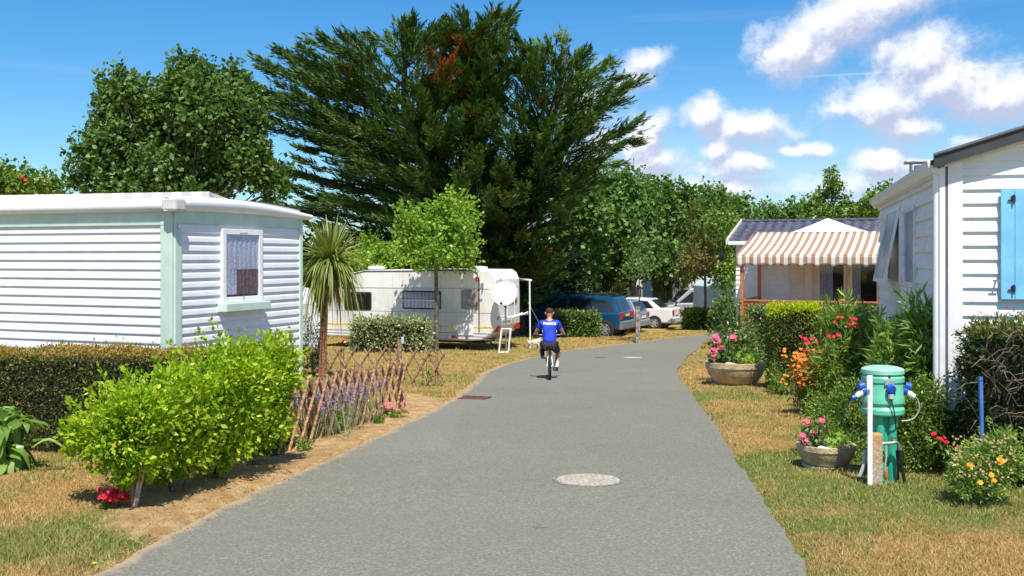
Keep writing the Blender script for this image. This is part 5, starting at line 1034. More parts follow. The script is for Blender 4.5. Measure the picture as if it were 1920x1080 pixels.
# ------------------------------------------------------------------ service pedestal
pg = mat("sea_green_plastic", (.15, .56, .38), .38, .06, 5); pgl = mat("sea_green_lid", (.32, .68, .48), .45, .08, 5); pb_ = mat("blue_socket_plastic", (.02, .10, .48), .35, .1)
g_ = G(1655, 903); k = g_.y / F; ped = empty("service_pedestal", g_, 0, 'sea green electricity and water pedestal with blue sockets on the right lawn', 'pedestal')
R = 38.5 * k; hz = lambda py: (903 - py) * k
m = MB(); m.lathe([(20 * k, -.05), (20 * k, hz(840)), (19 * k, hz(775) + .01)], (0, 0, 0), 20); 
for a in (-.5, .5): m.tube([V3((a * 22 * k, -18 * k, 0)), V3((a * 22 * k, -18 * k, hz(775)))], 8.5 * k, 12)
m.build("column", mat("sea_green_column", (.04, .42, .26), .35, .08, 5), ped)
m = MB(); m.lathe([(R * .93, hz(776)), (R * 1.01, hz(773)), (R * 1.02, hz(765)), (R * .98, hz(763)), (R * .93, hz(760)), (R * .93, hz(757)), (R * 1.01, hz(753)), (R * 1.01, hz(744)), (R * .96, hz(740)), (R * .95, hz(716)), (R * 1.0, hz(714)), (R * 1.0, hz(706)), (R * .93, hz(702)), (R * .93, hz(699))], (0, 0, 0), 40); body = m.build("body", pg, ped)
m = MB(); m.lathe([(R * .95, hz(700)), (R * 1.0, hz(699)), (R * 1.0, hz(692)), (R * .95, hz(690)), (R * .7, hz(687)), (R * .35, hz(685.5)), (.01, hz(685))], (0, 0, 0), 40); m.build("lid", pgl, ped)
m = MB(); m.box((-1 * k, -R * 1.0, hz(713)), (18 * k, .012, 8 * k)); m.build("nameplate", mat("grey_nameplate", (.32, .30, .30), .4), ped); m = MB(); m.tube([V3((-1 * k, -R * .93, hz(701))), V3((-1 * k, -R * 1.03, hz(701)))], 2.5 * k, 8); m.build("lock", dgrey, ped)
def plug(ang, z, cap):
    d = V3((math.sin(ang), -math.cos(ang), 0)); s = empty('x', (0, 0, 0)); bpy.data.objects.remove(s); base = d * R * .93 + V3((0, 0, z))
    m = MB(); m.tube([base, base + d * 8 * k + V3((0, 0, -3 * k))], [8.5 * k, 8 * k], 12); sk = m.build("socket", pb_, ped)
    m = MB(); m.tube([base + d * 4 * k + V3((0, 0, 8 * k)), base + d * 14 * k + V3((0, 0, 6 * k))], [8 * k, 7 * k], 12); m.build("flap", pb_, sk)
    e = base + d * (20 if abs(ang) > .5 else 6) * k + V3((0, 0, -12 * k)); m = MB(); m.tube([base + d * 6 * k + V3((0, 0, -3 * k)), e], [6.5 * k, 4.5 * k], 12); m.build("plug", whitep, sk)
    if cap: m = MB(); m.tube([e, e + d * 8 * k + V3((0, 0, -3 * k))], [5.5 * k, 5 * k], 12); m.build("cap", pb_, sk)
    return e
e1 = plug(0, hz(730), 0); e2 = plug(-1.35, hz(730), 1); e3 = plug(1.3, hz(730), 0)
def cable(name, pts, r, m_, parent, sub=8):
    pts = [V3(p) for p in pts]; out = []
    for i in range(len(pts) - 1):
        p0 = pts[max(i - 1, 0)]; p1 = pts[i]; p2 = pts[i + 1]; p3 = pts[min(i + 2, len(pts) - 1)]
        for j in range(sub): t = j / sub; out.append(.5 * ((2 * p1) + (-p0 + p2) * t + (2 * p0 - 5 * p1 + 4 * p2 - p3) * t * t + (-p0 + 3 * p1 - 3 * p2 + p3) * t ** 3))
    out.append(pts[-1]); m = MB(); m.tube(out, r, 8); return m.build(name, m_, parent)
L = lambda px, py, dy=0: V3(((px - 1655) * k, dy, hz(py)))
cable("cable", [e3, L(1717, 748, -.03), L(1722, 766, -.02), L(1712, 785, 0), L(1690, 790, .02), L(1672, 784, .08)], .007, mat("grey_cable", (.45, .45, .40), .6), ped)
cable("cable", [e1, L(1660, 765, -.2), L(1668, 795, -.14), L(1682, 812, .0), L(1700, 850, .1), L(1705, 895, .2)], .006, mat("dark_green_cable", (.03, .06, .04), .6), ped)
cable("cable", [e2 + V3((0, .02, -.005)), L(1583, 765, .0), L(1585, 800, .05), L(1600, 820, .1), L(1620, 800, .15)], .005, mat("dark_green_flex", (.03, .06, .04), .6), ped)
# concrete post with water tap
gp_ = G(1645, 914); kp = gp_.y / F; cp = empty("concrete_post", gp_, 0, 'short concrete post stained with orange lichen in front of the green pedestal', 'post')
con = bpy.data.materials.new("lichened_concrete"); con.use_nodes = True; n_ = con.node_tree; b_ = n_.nodes['Principled BSDF']; b_.inputs['Roughness'].default_value = .95; t_ = nd(n_, 'ShaderNodeTexCoord'); a1 = nd(n_, 'ShaderNodeTexNoise', inp={2: 55.0, 3: 6, 4: .7}); lk(n_, t_.outputs['Object'], a1.inputs[0]); s_ = nd(n_, 'ShaderNodeSeparateXYZ'); lk(n_, t_.outputs['Object'], s_.inputs[0])
f_ = sstep(n_, mth(n_, 'ADD', a1.outputs[0], mth(n_, 'MULTIPLY', s_.outputs[2], .5)), .52, .78); lk(n_, mixc(n_, f_, mixc(n_, sstep(n_, a1.outputs[0], .4, .6), (.50, .44, .36), (.26, .23, .19)), (.50, .24, .06)), b_.inputs['Base Color'])
bp = nd(n_, 'ShaderNodeBump', inp={0: .8}); bp.inputs['Distance'].default_value = .006; lk(n_, a1.outputs[0], bp.inputs['Height']); lk(n_, bp.outputs[0], b_.inputs['Normal'])
m = MB(); m.box((0, .05, 50 * kp - .05), (22 * kp, 20 * kp, 100 * kp + .1)); m.build("shaft", con, cp, bevel=.008)
tp_ = empty("water_tap", gp_ + V3((11 * kp + .002, .05, 0)), 0, 'galvanised tap pipe bending from the concrete post with black hoses to the ground', 'tap'); Lz = lambda px, py, dy=0: V3(((px - 1656) * kp, dy, (914 - py) * kp))
cable("pipe", [Lz(1656, 834), Lz(1672, 833), Lz(1686, 832), Lz(1690, 838)], .013, mat("galvanised_pipe", (.38, .34, .30), .5, .3, 20, metal=.5), tp_); m = MB(); m.tube([Lz(1676, 833), Lz(1676, 822)], .007, 8); m.bar(Lz(1668, 821), Lz(1686, 824), .012, .01); m.tube([Lz(1690, 838), Lz(1692, 846)], .018, 10); m.build("tap_handle", mat("brass_tap", (.40, .33, .25), .4, .2, metal=.7), tp_)
cable("hose", [Lz(1691, 844), Lz(1694, 870), Lz(1699, 900), Lz(1702, 914)], .014, black, tp_); cable("hose", [Lz(1688, 848, .03), Lz(1690, 880, .03), Lz(1692, 905, .05)], .011, black, tp_)
cable("drip_pipe", [Lz(1664, 838), Lz(1665, 862), Lz(1663, 880), Lz(1665, 912)], .008, mat("weathered_pipe", (.5, .4, .28), .7), tp_); m = MB(); m.lathe([(.016, 0), (.022, .02), (.016, .06), (.008, .085)], Lz(1665, 900), 12); m.build("pipe_joint", mat("terracotta_joint", (.45, .16, .06), .6), tp_)
# white stake
gs = G(1631, 914); ks = gs.y / F; sk = empty("white_stake", gs, 0, 'tall flat white stake with a small white box beside the lichened post', 'stake'); m = MB(); m.box((0, 0, 105 * ks - .03), (9 * ks, .018, 211 * ks + .06)); m.build("stake", whitep, sk, bevel=.002); m = MB(); m.box((-4 * ks, -.022, 196 * ks), (8 * ks, .03, 24 * ks)); m.build("box", whitep, sk, bevel=.003)
gs = G(1612, 898); m = MB(); ks = gs.y / F; pts = [V3((x_ * ks, 0, z__ * ks)) + gs for x_, z__ in ((-4, 0), (2, 10), (8, 28), (10, 55))]; m.tube(pts, .016, 10); o = m.build("drain_pipe", mat("grey_pvc", (.5, .52, .52), .5)); tag(o, 'bent grey plastic pipe coming out of the grass left of the white stake', 'pipe')
gs = gz(1842, 8.08); m = MB(); m.box(gs + V3((-.005, 0, .45)), (.026, .026, 1.0), Matrix.Rotation(-.02, 3, 'Y')); o = m.build("blue_stake", mat("blue_paint_stake", (.06, .16, .50), .5)); tag(o, 'thin blue stake standing against the dark ragged hedge', 'stake')

# ------------------------------------------------------------------ covers in the road
def cover(px, py, w, label, col, name="manhole_cover"):
    g_ = G(px, py); R = w / 2 / F * g_.y; n1 = 40; root = empty(name, g_ + V3((0, 0, .004)), 0, label, 'manhole cover' if name[0] == 'm' else 'drain grate')
    sl_ = (zf(g_.y + .3) - zf(g_.y - .3)) / .6; root.rotation_euler.x = math.atan(float(sl_))
    m = MB(); m.lathe([(R, -.01), (R, .006), (R * .90, .007), (R * .90, .003), (R * .89, .003)], (0, 0, 0), n1); m.build("frame", mat("cover_frame", (.22, .21, .18), .7, .2, 30), root)
    m = MB(); m.lathe([(R * .885, -.01), (R * .885, .006), (.01, .0065)], (0, 0, 0), n1)
    for i in range(-5, 6):
        for j in range(-5, 6):
            if math.hypot(i, j) < 5.4: m.box((i * R * .15, j * R * .15, .0085), (R * .1, R * .06, .004))
    m.build("lid", mat("cover_lid", col, .85, .15, 25), root)
cover(1103, 901, 134, 'large pale round manhole cover in the middle of the road', (.42, .38, .31)); cover(1186, 671, 40, 'small pale manhole cover far up the road', (.60, .55, .50)); cover(1127, 671, 28, 'small dark manhole cover far up the road beside the pale one', (.13, .10, .09))
g_ = G(890, 747); root = empty("drain_grate", g_, -.25, 'rusty slotted drain grate at the left road edge', 'drain grate'); m = MB(); rust = mat("rusty_iron", (.17, .08, .055), .8, .3, 30)
for i in range(11): m.box((-.20 + .04 * i, 0, .012), (.02, .26, .015))
m.box((0, .14, .012), (.46, .03, .016)); m.box((0, -.14, .012), (.46, .03, .016)); m.build("bars", rust, root); m = MB(); m.box((0, 0, .003), (.44, .26, .004)); m.build("pit", dark, root)
# ------------------------------------------------------------------ caravan
cw = mat("caravan_white", (.80, .79, .75), .35, .04, 2, dirt=.15); cw2 = mat("caravan_skirt", (.70, .70, .70), .4, .05); yel = mat("yellow_stripe", (.80, .55, .05), .5); redm = mat("red_lens", (.55, .02, .02), .2, .1); rubber = mat("tyre_rubber", (.02, .02, .021), .8, .1); alu = mat("silver_rim", (.55, .56, .58), .35, .08, metal=.6)
orng = mat("orange_lens", (.7, .2, .03), .3)
Yc = 32.2; aR = math.radians(20); cre = gz(900, Yc); rootc = empty("caravan", cre, math.pi - aR, 'long white touring caravan with yellow stripe parked behind the variegated hedge', 'caravan')
# local: x forward (picture left, away), y toward the camera side, z up; origin at rear corner on the camera side
sc_c = Yc / F; zc_ = lambda py: CAMZ - (py - HOR) / F * Yc - cre.z
Lc = 6.3; Wc = 2.25; zt_ = zc_(506); zb_ = zc_(640)
prof = [(-.55, zb_ + .45), (-.55, zc_(560)), (-.53, zc_(525)), (-.44, zc_(512)), (-.28, zt_), (1.5, zt_ + .02), (4.1, zt_ - .03), (4.9, zc_(516)), (5.5, zc_(545)), (5.85, zc_(590)), (5.95, zc_(620)), (5.75, zb_ + .1), (5.4, zb_), (.35, zb_), (-.05, zb_ + .04), (-.35, zb_ + .2)]
m = MB(); m.prism([V3((x, 0, z)) for x, z in prof], (0, 0, 0), (0, -Wc, 0)); m.build("body", cw, rootc, bevel=.05, seg=3)
def panel(mb, x0, x1, z0, z1, y0=.002, th=.01, r=.05, mi=0):
    pts = []
    for cx, cz, a0 in ((x1 - r, z1 - r, 0), (x0 + r, z1 - r, 90), (x0 + r, z0 + r, 180), (x1 - r, z0 + r, 270)):
        for i in range(5): a = math.radians(a0 + i * 22.5); pts.append(V3((cx + r * math.cos(a), y0, cz + r * math.sin(a))))
    mb.prism(pts, (0, 0, 0), (0, th, 0), mi)
xl = lambda px: (lambda r: -(cre.x - r * cre.y) / (-math.cos(aR) - r * math.sin(aR)))((px - 960) / F)
ysc = lambda x: cre.y + math.sin(aR) * x
zl = lambda py, x: CAMZ - (py - HOR) / F * ysc(x) - cre.z
for x0, x1, y0, y1, kind in ((697, 646, 547, 581, 0), (827, 755, 545, 580, 1), (899, 865, 543, 580, 2)):
    a, b = xl(x0), xl(x1); mid = (a + b) / 2; m = MB(); panel(m, a, b, zl(y1, mid), zl(y0, mid), .001, .014, .07); w = m.build("window", mat("window_rubber", (.06, .06, .065), .6) if kind < 2 else mat("brown_cover", (.33, .27, .24), .7), rootc)
    m = MB(); panel(m, a + .05, b - .05, zl(y1, mid) + .05, zl(y0, mid) - .05, .016, .004, .05); m.build("curtain", blindm if kind < 2 else mat("brown_blind", (.36, .29, .27), .7), w)
    if kind < 2:
        m = MB(); m.grid(lambda u, v: V3((a + .06 + (b - a - .12) * u, .023 + .006 * math.sin(u * 60), zl(y1, mid) + .06 + (zl(y0, mid) - zl(y1, mid) - .12) * v)), 40, 2); m.build("lace", lace if kind else mat("dark_lace", (.13, .13, .17), .9, .4, 30), w)
    m = MB(); panel(m, a + .03, b - .03, zl(y1, mid) + .03, zl(y0, mid) - .03, .032, .004, .05); 
    if kind == 0: m.build("pane", pane("smoked_glass", (.35, .35, .42)), w)
    if kind == 1:
        top = zl(y0, mid); Hh = top - zl(y1, mid); ang = 1.05; m = MB(); q0 = V3((a, .03, top)); d_ = V3((0, math.sin(ang), -math.cos(ang))) * Hh * .95
        m.add([q0, q0 + V3((b - a, 0, 0)), q0 + V3((b - a, 0, 0)) + d_, q0 + d_], [(0, 1, 2, 3)]); o = m.build("open_pane", pane("raised_glass", (.6, .62, .7)), w)
        m = MB(); m.bar(q0 + d_, q0 + d_ + V3((b - a, 0, 0)), .03, .03); m.tube([q0 + V3((.1, 0, -Hh * .7)), q0 + V3((.1, 0, 0)) + d_], .012, 6); m.tube([q0 + V3((b - a - .1, 0, -Hh * .7)), q0 + V3((b - a - .1, 0, 0)) + d_], .012, 6); m.build("stay", whitep, w)
m = MB(); za = zl(610, 2.5); m.box((2.6, .004, za), (6.1, .008, .05)); m.build("stripe", yel, rootc)
m = MB(); m.box((2.6, .005, zl(640, 2.5) + .32), (6.0, .008, .02)); m.box((2.6, .005, zl(640, 2.5) + .22), (6.0, .008, .012)); m.box((2.6, .005, zl(640, 2.5) + .13), (6.0, .008, .012)); m.build("skirt_grooves", mat("grey_groove", (.30, .30, .31), .6), rootc)
m = MB(); m.box((2.35, .004, zl(540, 2.5)), (5.3, .008, .022)); m.box((2.6, .004, zl(584, 2.5)), (6.0, .006, .014)); m.build("rail", mat("rail_grey", (.42, .41, .39), .5), rootc)
m = MB(); m.tube([V3((.03, .004, zb_ + .3)), V3((.03, .004, zc_(530))), V3((.10, .004, zc_(512))), V3((.28, .004, zt_ - .02)), V3((4.1, .004, zt_ - .06)), V3((4.9, .004, zc_(519)))], .02, 6); m.build("edge_rail", dgrey, rootc)
for x in (1.35, 3.1, 4.55): m = MB(); m.box((x, .003, (zb_ + zt_) / 2 - .02), (.008, .006, zt_ - zb_ - .3)); m.build('panel_seam', mat('seam_grey', (.45, .44, .42), .6), rootc)
for x, nm in ((.15, 1), (3.9, 0)): m = MB(); m.lathe([(.26, 0), (.30, .04), (.28, .10), (.1, .12)], (x + .25, -Wc * .4, zt_ - .01), 20); m.build("roof_vent", whitep, rootc)
m = MB(); panel(m, .22, .78, zl(628, .5), zl(610, .5) + .02, .006, .012, .03); m.build("hatch", whitep, rootc)
m = MB(); m.box((.9, .01, zl(631, .9)), (.16, .02, .07)); m.build("side_lamp", redm, rootc); m = MB(); m.box((4.9, .01, zl(632, 5) - .06), (.18, .02, .07)); m.build("side_lamp", orng, rootc)
for y in (-.22, -Wc + .22): m = MB(); m.box((-.50, y, zl(617, 0)), (.14, .30, .2)); m.build("tail_light", redm, rootc, bevel=.02)
m = MB(); m.ball((.12, .01, zc_(524)), (.035, .01, .10), 10); m.ball((-.545, -.42, zc_(529)), (.01, .06, .04), 8); m.ball((-.545, -.42, zc_(524)), (.01, .05, .03), 8); m.build("emblem", redm, rootc)
m = MB(); panel_y = -Wc * .5; m.box((-.56, -1.3, zc_(556)), (.02, 1.2, .55)); m.build("rear_window", mat("rear_glass", (.12, .12, .13), .1), rootc)
m = MB(); m.box((-.56, -.9, zc_(600)), (.03, .7, .1)); m.build("number_plate", whitep, rootc)
wl = MB(); wl.lathe([(.34, -.1), (.36, -.06), (.36, .06), (.34, .1)], (2.6, -.1, .34), 24, M=Matrix.Rotation(math.pi / 2, 3, 'X')); wh_ = wl.build("wheel", rubber, rootc); wl = MB(); wl.lathe([(.22, 0), (.2, .11), (.02, .12)], (2.6, -.1, .34), 18, M=Matrix.Rotation(-math.pi / 2, 3, 'X')); wl.build("rim", alu, wh_)
m = MB()
for x in (.6, 4.9):
    for y in (-.2, -Wc + .2): m.tube([V3((x, y, zb_)), V3((x + .25 * (1 if x > 2 else -1), y, .0))], .025, 6)
m.box((2.6, -Wc / 2, zb_ - .07), (5.0, .9, .1)); m.build("chassis", dgrey, rootc)
m = MB()
for y in (-.55, -1.2): m.tube([V3((-.57, y, zc_(600))), V3((-.75, y, zc_(598))), V3((-.72, y, zc_(560)))], .02, 6)
m.tube([V3((-.75, -.35, zc_(598))), V3((-.75, -1.9, zc_(592)))], .025, 6); m.tube([V3((-.95, -.35, zc_(596))), V3((-.95, -1.9, zc_(590)))], .025, 6)
for y in np.linspace(-.4, -1.8, 6): m.tube([V3((-.57, y, zc_(597))), V3((-1.0, y, zc_(593)))], .015, 6)
m.build("bike_rack", whitep, rootc)
# side letters: small unreadable maker's marks rendered as short dark bars near the rear corner
m = MB()
for i in range(3): m.box((-.548, -.10 - .09 * i, zl(596, 0)), (.008, .05, .12))
m.build("marking", dgrey, rootc)
# caravan canopy with pole
rc = empty("caravan_canopy", gz(990, 33.5), 0, 'grey fabric sun canopy on a white pole at the far side of the caravan', 'canopy'); q0, q1 = P(962, 519, 34.4), P(993, 527, 33.5); m = MB()
m.add([q0, q1, q1 + V3((-1.2, 3.5, 0)), q0 + V3((-1.2, 3.6, .1))], [(0, 1, 2, 3)]); o = m.build("fabric", mat("grey_canvas", (.30, .31, .32), .8), rc, world=True); sd = o.modifiers.new('s', 'SOLIDIFY'); sd.thickness = .02
m = MB(); b_ = rc.location; m.tube([q1 + V3((0, 0, .03)), V3((q1.x + .02, q1.y, b_.z))], .026, 8); m.tube([q1 + V3((.05, 0, .03)), q1 + V3((-1.2, 3.5, .03))], .035, 8); m.tube([q1 + V3((-1.15, 3.4, 0)), V3((q1.x - 1.1, q1.y + 3.4, zf(q1.y + 3.4)))], .025, 8); m.build("pole", whitep, rc, world=True)
m = MB(); m.tube([q1 + V3((-.05, 0, -.7)), V3((q1.x + .75, q1.y + .6, zf(q1.y)))], .012, 6); m.build("guy_rope", grey, rc, world=True)
# satellite dish on its stand
Yd = 31.6; gd = gz(948, Yd); sd_ = empty("satellite_dish", gd, 0, 'round white satellite dish on a thin mast at the caravan rear', 'satellite dish'); kd = Yd / F; cd = V3(((947 - 948) * kd, 0, (HOR - 550) * kd + CAMZ - gd.z))
Md = Matrix.Rotation(math.radians(-15), 3, 'Z') @ Matrix.Rotation(math.radians(72), 3, 'X'); Rd = 24.5 * kd
m = MB(); m.lathe([(.01, -.07)] + [(Rd * t, -.07 + .09 * t * t) for t in (.2, .4, .6, .8, .97)] + [(Rd, .03), (Rd * .98, .045), (Rd * .9, .03), (Rd * .5, -.03), (.01, -.055)], cd, 36, M=Md); m.build("reflector", whitep, sd_)
m = MB(); m.tube([cd + V3((0, .1, -.05)), V3((.02, .12, 0))], .022, 8); m.build("mast", grey, sd_); m = MB(); m.tube([cd + V3((-.02, 0, -Rd)), cd + V3((-.12, -.32, -Rd * .75))], .012, 6); m.ball(cd + V3((-.12, -.34, -Rd * .72)), .05, 8); m.tube([cd + V3((0, .02, -Rd * 1.02)), cd + V3((.02, .12, -Rd * 1.1))], .03, 6); m.build("receiver_arm", black, sd_)
gf = gz(948, 30.6); kf = 30.6 / F; fr_ = empty("folding_rack", gf, .15, 'white tubular folding rack standing on the grass below the satellite dish', 'rack'); m = MB(); zz = lambda py: (656 - py) * kf
for (x0, x1, y) in ((-13, -8, 0), (5, 9, 0), (-9, -5, .35), (9, 12, .35)): m.tube([V3((x0 * kf, y, 0)), V3((x1 * kf, y * .4, zz(611)))], .022, 8)
for py, a, b in ((611, -8, 9), (655, -13, 5)): m.tube([V3((a * kf, 0, zz(py))), V3((b * kf, 0, zz(py)))], .022, 8)
m.build("frame", whitep, fr_)
# rope and white tent corner behind the palm
rt = empty("tent", gz(578, 33), 0, 'white tent corner with guy ropes glimpsed behind the cabbage palm', 'tent'); m = MB(); A_, B_, C_, D_ = gz(520, 34), gz(592, 33), P(592, 572, 33), P(520, 560, 34); m.add([A_, B_, C_, D_, A_ + V3((0, 2, 0)), B_ + V3((0, 2, 0)), C_ + V3((-.3, 1, .5)), D_ + V3((0, 1, .5))], [(0, 1, 2, 3), (2, 6, 7, 3), (1, 5, 6, 2)]); m.build("canvas", mat("tent_canvas", (.6, .62, .66), .8), rt, world=True)
m = MB(); [m.tube([P(575 + i * 4, 560, 32.8), gz(598 + i * 6, 32.2)], .01, 5) for i in range(3)]; m.build("guy_ropes", whitep, rt, world=True)

# ------------------------------------------------------------------ cars
carblack = mat("dark_trim", (.03, .03, .032), .6); cglass = mat("car_glass", (.018, .022, .026), .06, .1, spec=.8)
def car(name, label, loc, yaw, paint, Lb, Wb, lower, green, wins, wx, wr, lights=(), plate=None, bumper=None, extra=None, tum=.16, zb=.95, group='cars parked behind the low hedges', winm=None):
    root = empty(name, loc, math.pi - yaw, label, 'car' if name != 'van' else 'van', group)
    m = MB(); Wh = Wb / 2
    m.prism([V3((x, 0, z)) for x, z in lower], (0, Wh, 0), (0, -Wh, 0)); body = m.build("body", paint, root, bevel=.07, seg=3)
    def yat(z): return Wh - .03 - tum * max(0, (z - zb)) / .7
    m = MB(); k = len(green); vs = [V3((x, yat(z), z)) for x, z in green] + [V3((x, -yat(z), z)) for x, z in green]
    m.add(vs, [tuple(range(k)), tuple(range(k, 2 * k))[::-1]] + [(i, (i + 1) % k, k + (i + 1) % k, k + i) for i in range(k)]); m.build("cabin", paint, root, bevel=.05, seg=3)
    for w in wins:
        for s in (1, -1):
            m = MB(); q = [V3((x, s * (yat(z) + .004), z)) for x, z in w]; m.add(q + [p + V3((0, s * .008, 0)) for p in q], [tuple(range(len(q))), tuple(range(len(q), 2 * len(q)))[::-1]] + [(i, (i + 1) % len(q), len(q) + (i + 1) % len(q), len(q) + i) for i in range(len(q))]); m.build("side_window", winm or cglass, root)
    # rear and front screens follow the end slopes of the cabin
    for (i0, i1, nm) in ((0, 1, 'rear_window'), (2, 3, 'windscreen')):
        A_, B_ = green[i0], green[i1]; a = V3((A_[0], 0, A_[1])); b = V3((B_[0], 0, B_[1])); nn = (b - a).normalized(); out_ = V3((-nn.z, 0, nn.x)) * (1 if i0 == 0 else 1); 
        if (i0 == 0 and out_.x > 0) or (i0 == 2 and out_.x < 0): out_ = -out_
        p, q = a.lerp(b, .12), a.lerp(b, .88); m = MB(); ya, yb = yat(p.z) - .1, yat(q.z) - .1; v = [p + V3((0, ya, 0)), p + V3((0, -ya, 0)), q + V3((0, -yb, 0)), q + V3((0, yb, 0))]
        m.add([w_ + out_ * .002 for w_ in v] + [w_ + out_ * .012 for w_ in v], [(0, 1, 2, 3), (7, 6, 5, 4), (0, 4, 5, 1), (1, 5, 6, 2), (2, 6, 7, 3), (3, 7, 4, 0)]); m.build(nm, winm or cglass, root)
    for x in wx:
        for s in (1, -1):
            Mx = Matrix.Rotation(-s * math.pi / 2, 3, 'X'); m = MB(); m.lathe([(wr + .05, -.02), (wr + .05, .004)], (x, s * (Wh - .0), wr), 28, M=Mx); m.build("wheel_arch", carblack, root)
            m = MB(); m.lathe([(wr * .6, -.16), (wr * .93, -.15), (wr, -.1), (wr, .02), (wr * .93, .05), (wr * .62, .045)], (x, s * (Wh - .02), wr), 28, M=Mx); w_ = m.build("wheel", rubber, root)
            m = MB(); m.lathe([(wr * .64, .03), (wr * .62, .05), (wr * .52, .035), (wr * .2, .045), (.01, .055)], (x, s * (Wh - .015), wr), 28, M=Mx)
            for j in range(6): a = j * math.pi / 3; c = V3((x, s * (Wh + .033), wr)); d = V3((math.cos(a), 0, math.sin(a))); m.bar(c + d * wr * .12, c + d * wr * .58, .05, .02, up=(0, 1, 0))
            m.build("rim", alu, w_)
    for (x, y, z, sx_, sy_, sz_) in lights:
        for s in (1, -1): m = MB(); m.box((x, s * y, z), (sx_, sy_, sz_)); m.build("tail_light", redm, root, bevel=.02)
    if plate: m = MB(); m.box(plate, (.02, .48, .11)); m.build("number_plate", mat("yellow_plate", (.75, .55, .08), .5) if name == 'minivan' else whitep, root)
    if bumper:
        x, z, h, mt = bumper; m = MB(); m.box((x, 0, z), (.22, Wb - .02, h)); m.build("bumper", mt, root, bevel=.05, seg=3)
        m = MB(); m.box((-x + .05, 0, z), (.22, Wb - .06, h)); m.build("bumper", mt, root, bevel=.05, seg=3)
    # door lines and handles
    for xh in (extra or ()):
        for s in (1, -1):
            m = MB(); m.box((xh, s * (Wh + .012), zb - .13), (.17, .03, .035)); m.build("door_handle", carblack if name != 'minivan' else paint, root, bevel=.008)
            m = MB(); m.box((xh + .8, s * (Wh + .001), (zb + .35) / 2), (.012, .006, zb - .40)); m.build("door_gap", carblack, root)
    for s in (1, -1): m = MB(); m.ball((green[3][0] - .15 if green[3][0] < 1.7 else 1.3, s * (Wh + .10), zb + .08), (.07, .1, .07), 10); m.build("mirror", paint if name != 'van' else carblack, root)
    m = MB(); m.box((0, 0, .22), (Lb * .8, Wb * .8, .2)); m.build("underbody", carblack, root)
    return root
blue = mat("metallic_blue_paint", (.008, .085, .19), .25, .05, 3, metal=.3, coat=.8); wpaint = mat("white_car_paint", (.78, .78, .77), .3, .03, coat=.5); silv = mat("silver_car_paint", (.48, .49, .50), .3, .04, metal=.4, coat=.5); navy = mat("pale_metallic_paint", (.40, .45, .52), .3, .05, metal=.5, coat=.6)
gY = mat("grey_bumper", (.16, .18, .20), .5, .1)
def carpos(px_rear, Y, yaw, Lb): g_ = gz(px_rear, Y); f = V3((-math.cos(yaw), math.sin(yaw), 0)); c = g_ + f * Lb / 2; c.z = zf(c.y) ; return c
c = carpos(1176, 41.3, .42, 4.45)
car('minivan', 'metallic blue minivan with roof spoiler parked behind the laurel hedge', c, .42, blue, 4.45, 1.8,
    [(-2.2, .32), (-2.24, .6), (-2.2, .98), (-2.1, 1.0), (1.0, .97), (1.7, .86), (2.15, .72), (2.22, .5), (2.18, .3)],
    [(-2.18, .95), (-1.86, 1.64), (-1.5, 1.70), (.25, 1.66), (1.55, .93)][:1] + [(-1.90, 1.63), (.28, 1.66), (1.55, .92)],
    [[(-1.95, 1.06), (-1.78, 1.45), (-1.05, 1.53), (-1.05, 1.03)][::1], [(-.95, 1.02), (-.95, 1.54), (.02, 1.54), (.02, 1.0)], [(.12, 1.0), (.12, 1.53), (.38, 1.5), (1.22, .98)]],
    (-1.58, 1.35), .33, lights=[(-2.2, .72, .86, .1, .22, .30)], plate=(-2.25, 0, .88), bumper=(-2.20, .48, .34, gY), extra=(-.75, .25))
rails = [o for o in bpy.data.objects if o.name == 'minivan'][0]; m = MB()
for s in (.62, -.62): m.tube([V3((-1.7, s, 1.66)), V3((-1.5, s, 1.73)), V3((.05, s, 1.73)), V3((.2, s, 1.67))], .02, 6)
m.build("roof_rail", carblack, rails)
c = carpos(1207, 43.6, .45, 3.7)
car('hatchback', 'small pale metallic hatchback seen from behind between blue minivan and white sedan', c, .45, navy, 3.7, 1.62,
    [(-1.82, .3), (-1.86, .55), (-1.82, .9), (1.0, .92), (1.75, .72), (1.83, .3)], [(-1.8, .86), (-1.5, 1.42), (.15, 1.44), (1.0, .86)],
    [[(-1.5, .93), (-1.38, 1.3), (-.7, 1.33), (-.7, .93)], [(-.6, .93), (-.6, 1.33), (.1, 1.33), (.75, .93)]], (-1.2, 1.15), .28, lights=[(-1.82, .68, .8, .08, .18, .2)], plate=(-1.87, 0, .7), bumper=(-1.8, .45, .26, silv), extra=(-.2,), tum=.14, zb=.9)
c = carpos(1270, 47.0, .40, 4.3)
car('sedan', 'white sedan with red tail lights parked beside the grey post', c, .40, wpaint, 4.3, 1.7,
    [(-2.1, .30), (-2.14, .55), (-2.1, .96), (-1.95, 1.0), (-1.3, .98), (.9, .92), (1.9, .78), (2.12, .6), (2.12, .28)], [(-1.62, .93), (-1.0, 1.40), (.25, 1.42), (1.15, .88)],
    [[(-1.25, .97), (-.93, 1.30), (-.58, 1.32), (-.58, .96)], [(-.5, .96), (-.5, 1.32), (.2, 1.33), (.85, .94)]], (-1.28, 1.25), .30, lights=[(-2.1, .68, .78, .1, .26, .22)], plate=(-2.15, 0, .72), bumper=(-2.08, .42, .26, wpaint), extra=(-.35,), tum=.15, zb=.93)
Y_ = 51.; g_ = gz(1297, Y_)
